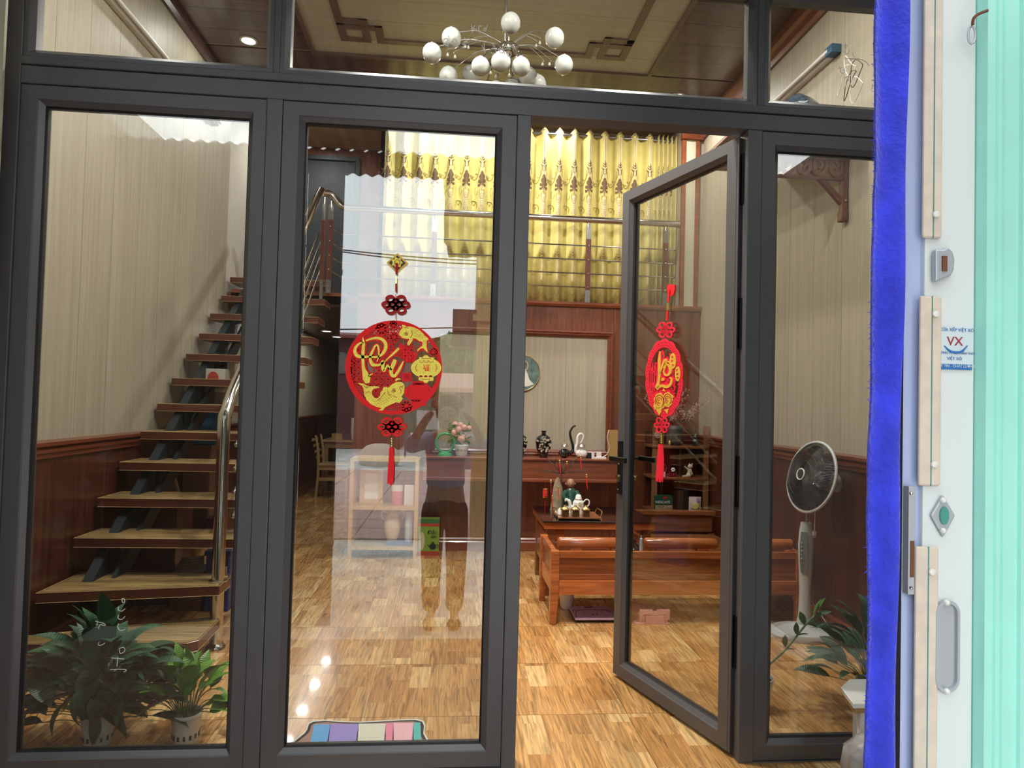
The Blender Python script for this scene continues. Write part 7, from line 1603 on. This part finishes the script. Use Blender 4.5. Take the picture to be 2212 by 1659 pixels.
MB().lathe([(0, 0), (.045, 0), (.046, .01), (.038, .08), (.026, .10), (0, .10)], (px_, 2.25, z0), 8).build('body', 'white_gloss', tp_)
MB().lathe([(0, .10), (.025, .10), (.018, .128), (.014, .132), (0, .134)], (px_, 2.25, z0), 16).build('lid', 'white_gloss', tp_, smooth=True)
MB().tube(sp3([(px_-.035, 2.25, z0+.03), (px_-.055, 2.25, z0+.05), (px_-.065, 2.25, z0+.085), (px_-.088, 2.25, z0+.098), (px_-.092, 2.25, z0+.085)]), [.016]*5+[.012]*5+[.008]*4+[.006]*3, 10).build('spout', 'white_gloss', tp_, smooth=True)
MB().tube(sp3([(px_+.036, 2.25, z0+.08), (px_+.055, 2.25, z0+.098), (px_+.076, 2.25, z0+.09), (px_+.074, 2.25, z0+.06), (px_+.042, 2.25, z0+.035)]), .005, 8).build('handle', 'white_gloss', tp_, smooth=True)
MB().tube([(px_+.026*math.cos(a*PI/12), 2.25+.026*math.sin(a*PI/12), z0+.101) for a in range(24)], .0022, 6, closed=True).build('gilt_band', 'gold', tp_)
b = MB(); [b.cbox((px_+.006+.010*math.cos(k*1.05), 2.208, z0+.072+.010*math.sin(k*1.05)), (.008, .002, .006), Matrix.Rotation(-k*1.05, 3, 'Y')) for k in range(6)]; b.build('gold_flower', 'gold', tp_)
for k in range(3):
    jx_ = tx0+.05+.072*k; j = thing('gilt_jar', ('left', 'middle', 'right')[k]+' of three small square gilt-lidded jars on the tray', 'jar', (jx_, 2.12, z0)); 
    j['label'] = ('small gilt-lidded jar nearest the rock side of the tray', 'small gilt-lidded jar in the middle of the tray row', 'small gilt-lidded jar at the handle side of the tray row')[k]; j['group'] = 'gilt jars on the tray'
    MB().box(jx_-.024, jx_+.024, 2.10, 2.145, z0, z0+.045).build('jar_body', 'brown_glass' if 'brown_glass' in MATS else mat('brown_glass', (.12, .08, .035), .15, .5) and 'brown_glass', j, bevel=.002)
    for x in (-.024, .022): MB().box(jx_+x, jx_+x+.003, 2.098, 2.101, z0, z0+.045).build('gilt_edge', 'gold', j)
    MB().lathe([(0, .045), (.030, .045), (.033, .052), (.022, .062), (.010, .068), (.008, .076), (0, .080)], (jx_, 2.122, z0), 12).build('lid', 'gold', j, smooth=True)
for k in range(3):
    ux = tx0+.035+.03*k; c = thing('cup', ('upturned white cup nearest the left tray handle', 'upturned white cup between two others on the tray', 'upturned white cup next to the teapot spout')[k], 'cup', (ux, 2.22, z0), group='white cups on the tray'); MB().lathe([(.026, 0), (.028, .002), (.024, .03), (.014, .042), (.012, .046), (0, .046)], (ux, 2.20+.035*k, z0+.0), 16).build('cup_body', 'white_gloss', c, smooth=True)
# ------------------------------------------------------------------ mat by the second leaf and stool outside
def flatz(z): return lambda px, py, d: (lambda p_: (p_.x, p_.y, z+d))(atZ(px, py, z))
MT = thing('door_mat', 'animal-shaped door mat with blue, violet, cream, pink and teal stripes', 'mat', (-.29, .2, 0))
mat('mat_black', (.012, .012, .014), .9); mat('mat_white', (.7, .68, .62), .9); mat('mat_brown', (.36, .20, .16), .9)
for nm, c in (('mat_sky', (.12, .36, .68)), ('mat_violet', (.30, .24, .58)), ('mat_cream', (.66, .64, .52)), ('mat_rose', (.75, .22, .32)), ('mat_pink', (.80, .44, .50)), ('mat_teal', (.10, .48, .44))): mat(nm, c, .95, bump=.3, bscale=120)
out = [(628, 1607), (640, 1597), (655, 1585), (661, 1577), (665, 1564), (675, 1559), (700, 1557), (740, 1560), (780, 1561), (830, 1558), (870, 1556), (900, 1555), (915, 1559), (919, 1568), (917, 1585), (925, 1600), (935, 1625), (935, 1650), (610, 1650)]
ctr = (780, 1610); shr = lambda pts, s: [(ctr[0]+(x-ctr[0])*s, ctr[1]+(y-ctr[1])*s) for x, y in pts]
MB().prism(out, flatz(.002), 0, .004).build('white_border', 'mat_white', MT); MB().prism(shr(out, .978), flatz(.006), 0, .002).build('black_outline', 'mat_black', MT); MB().prism(shr(out, .93), flatz(.008), 0, .0015).build('brown_body', 'mat_brown', MT)
xs_t = (679, 714, 775, 833, 850, 893, 908); xs_b = (665, 704, 768, 832, 850, 893, 911); nm_ = ('mat_sky', 'mat_violet', 'mat_cream', 'mat_rose', 'mat_pink', 'mat_teal')
for k in range(6):
    b = MB(); b.prism([(xs_t[k], 1566-k*.8), (xs_t[k+1], 1566-k*.8), (xs_b[k+1]+1, 1650), (xs_b[k]-6, 1650)], flatz(.010), 0, .0025); b.build('stripe', nm_[k], MT)
sx0 = thing('side_stool', 'small white-topped plastic stool outside, half behind the blue cloth', 'stool', (1.56, -.20, 0))
tpz = .305; mat('clear_plastic', (.55, .53, .50), .15, noise=.3, nscale=18, bump=1.0, bscale=22, alpha=.75)
tpts = [(1.365, -.25), (1.40, -.12), (1.47, -.055), (1.72, -.055), (1.72, -.25)]
MB().prism(tpts, lambda x, y, d: (x, y, tpz+d), -.018, 0).build('stool_top', 'white_gloss', sx0, bevel=.003); MB().prism([(1.56+(x-1.56)*.97, -.16+(y+.16)*.97) for x, y in tpts], lambda x, y, d: (x, y, tpz+d), -.034, -.018).build('under_rim', 'box_ochre', sx0)
for x, y in ((1.40, -.235), (1.47, -.10), (1.70, -.25), (1.70, -.09)): MB().box(x, x+.02, y, y+.02, 0, tpz-.034).build('leg', 'white_plastic', sx0, bevel=.003)
Rg = random.Random(12); mat('bag_red', (.32, .03, .04), .4, noise=.5, nscale=12)
b = MB().loft([[Vector((1.40+w*(1+Rg.uniform(-.10, .10))*math.cos(2*PI*j/18), -.37+.55*w*(1+Rg.uniform(-.1, .1))*math.sin(2*PI*j/18), z)) for j in range(18)] for w, z in ((.07, .0), (.10, .03), (.125, .09), (.14, .16), (.135, .21), (.10, .245), (.05, .26))])
tbag = thing('plastic_bag', 'clear plastic bag with red contents in front of the white-topped stool', 'bag', (1.40, -.37, 0)); b.build('film', 'clear_plastic', tbag, smooth=True)
MB().ball((1.42, -.37, .10), .075, 14, 10, (1, .5, 1)).build('contents', 'bag_red', tbag, smooth=True)
# plastic strings and diagonal cords seen in the open leaf are mirrored shutter bars
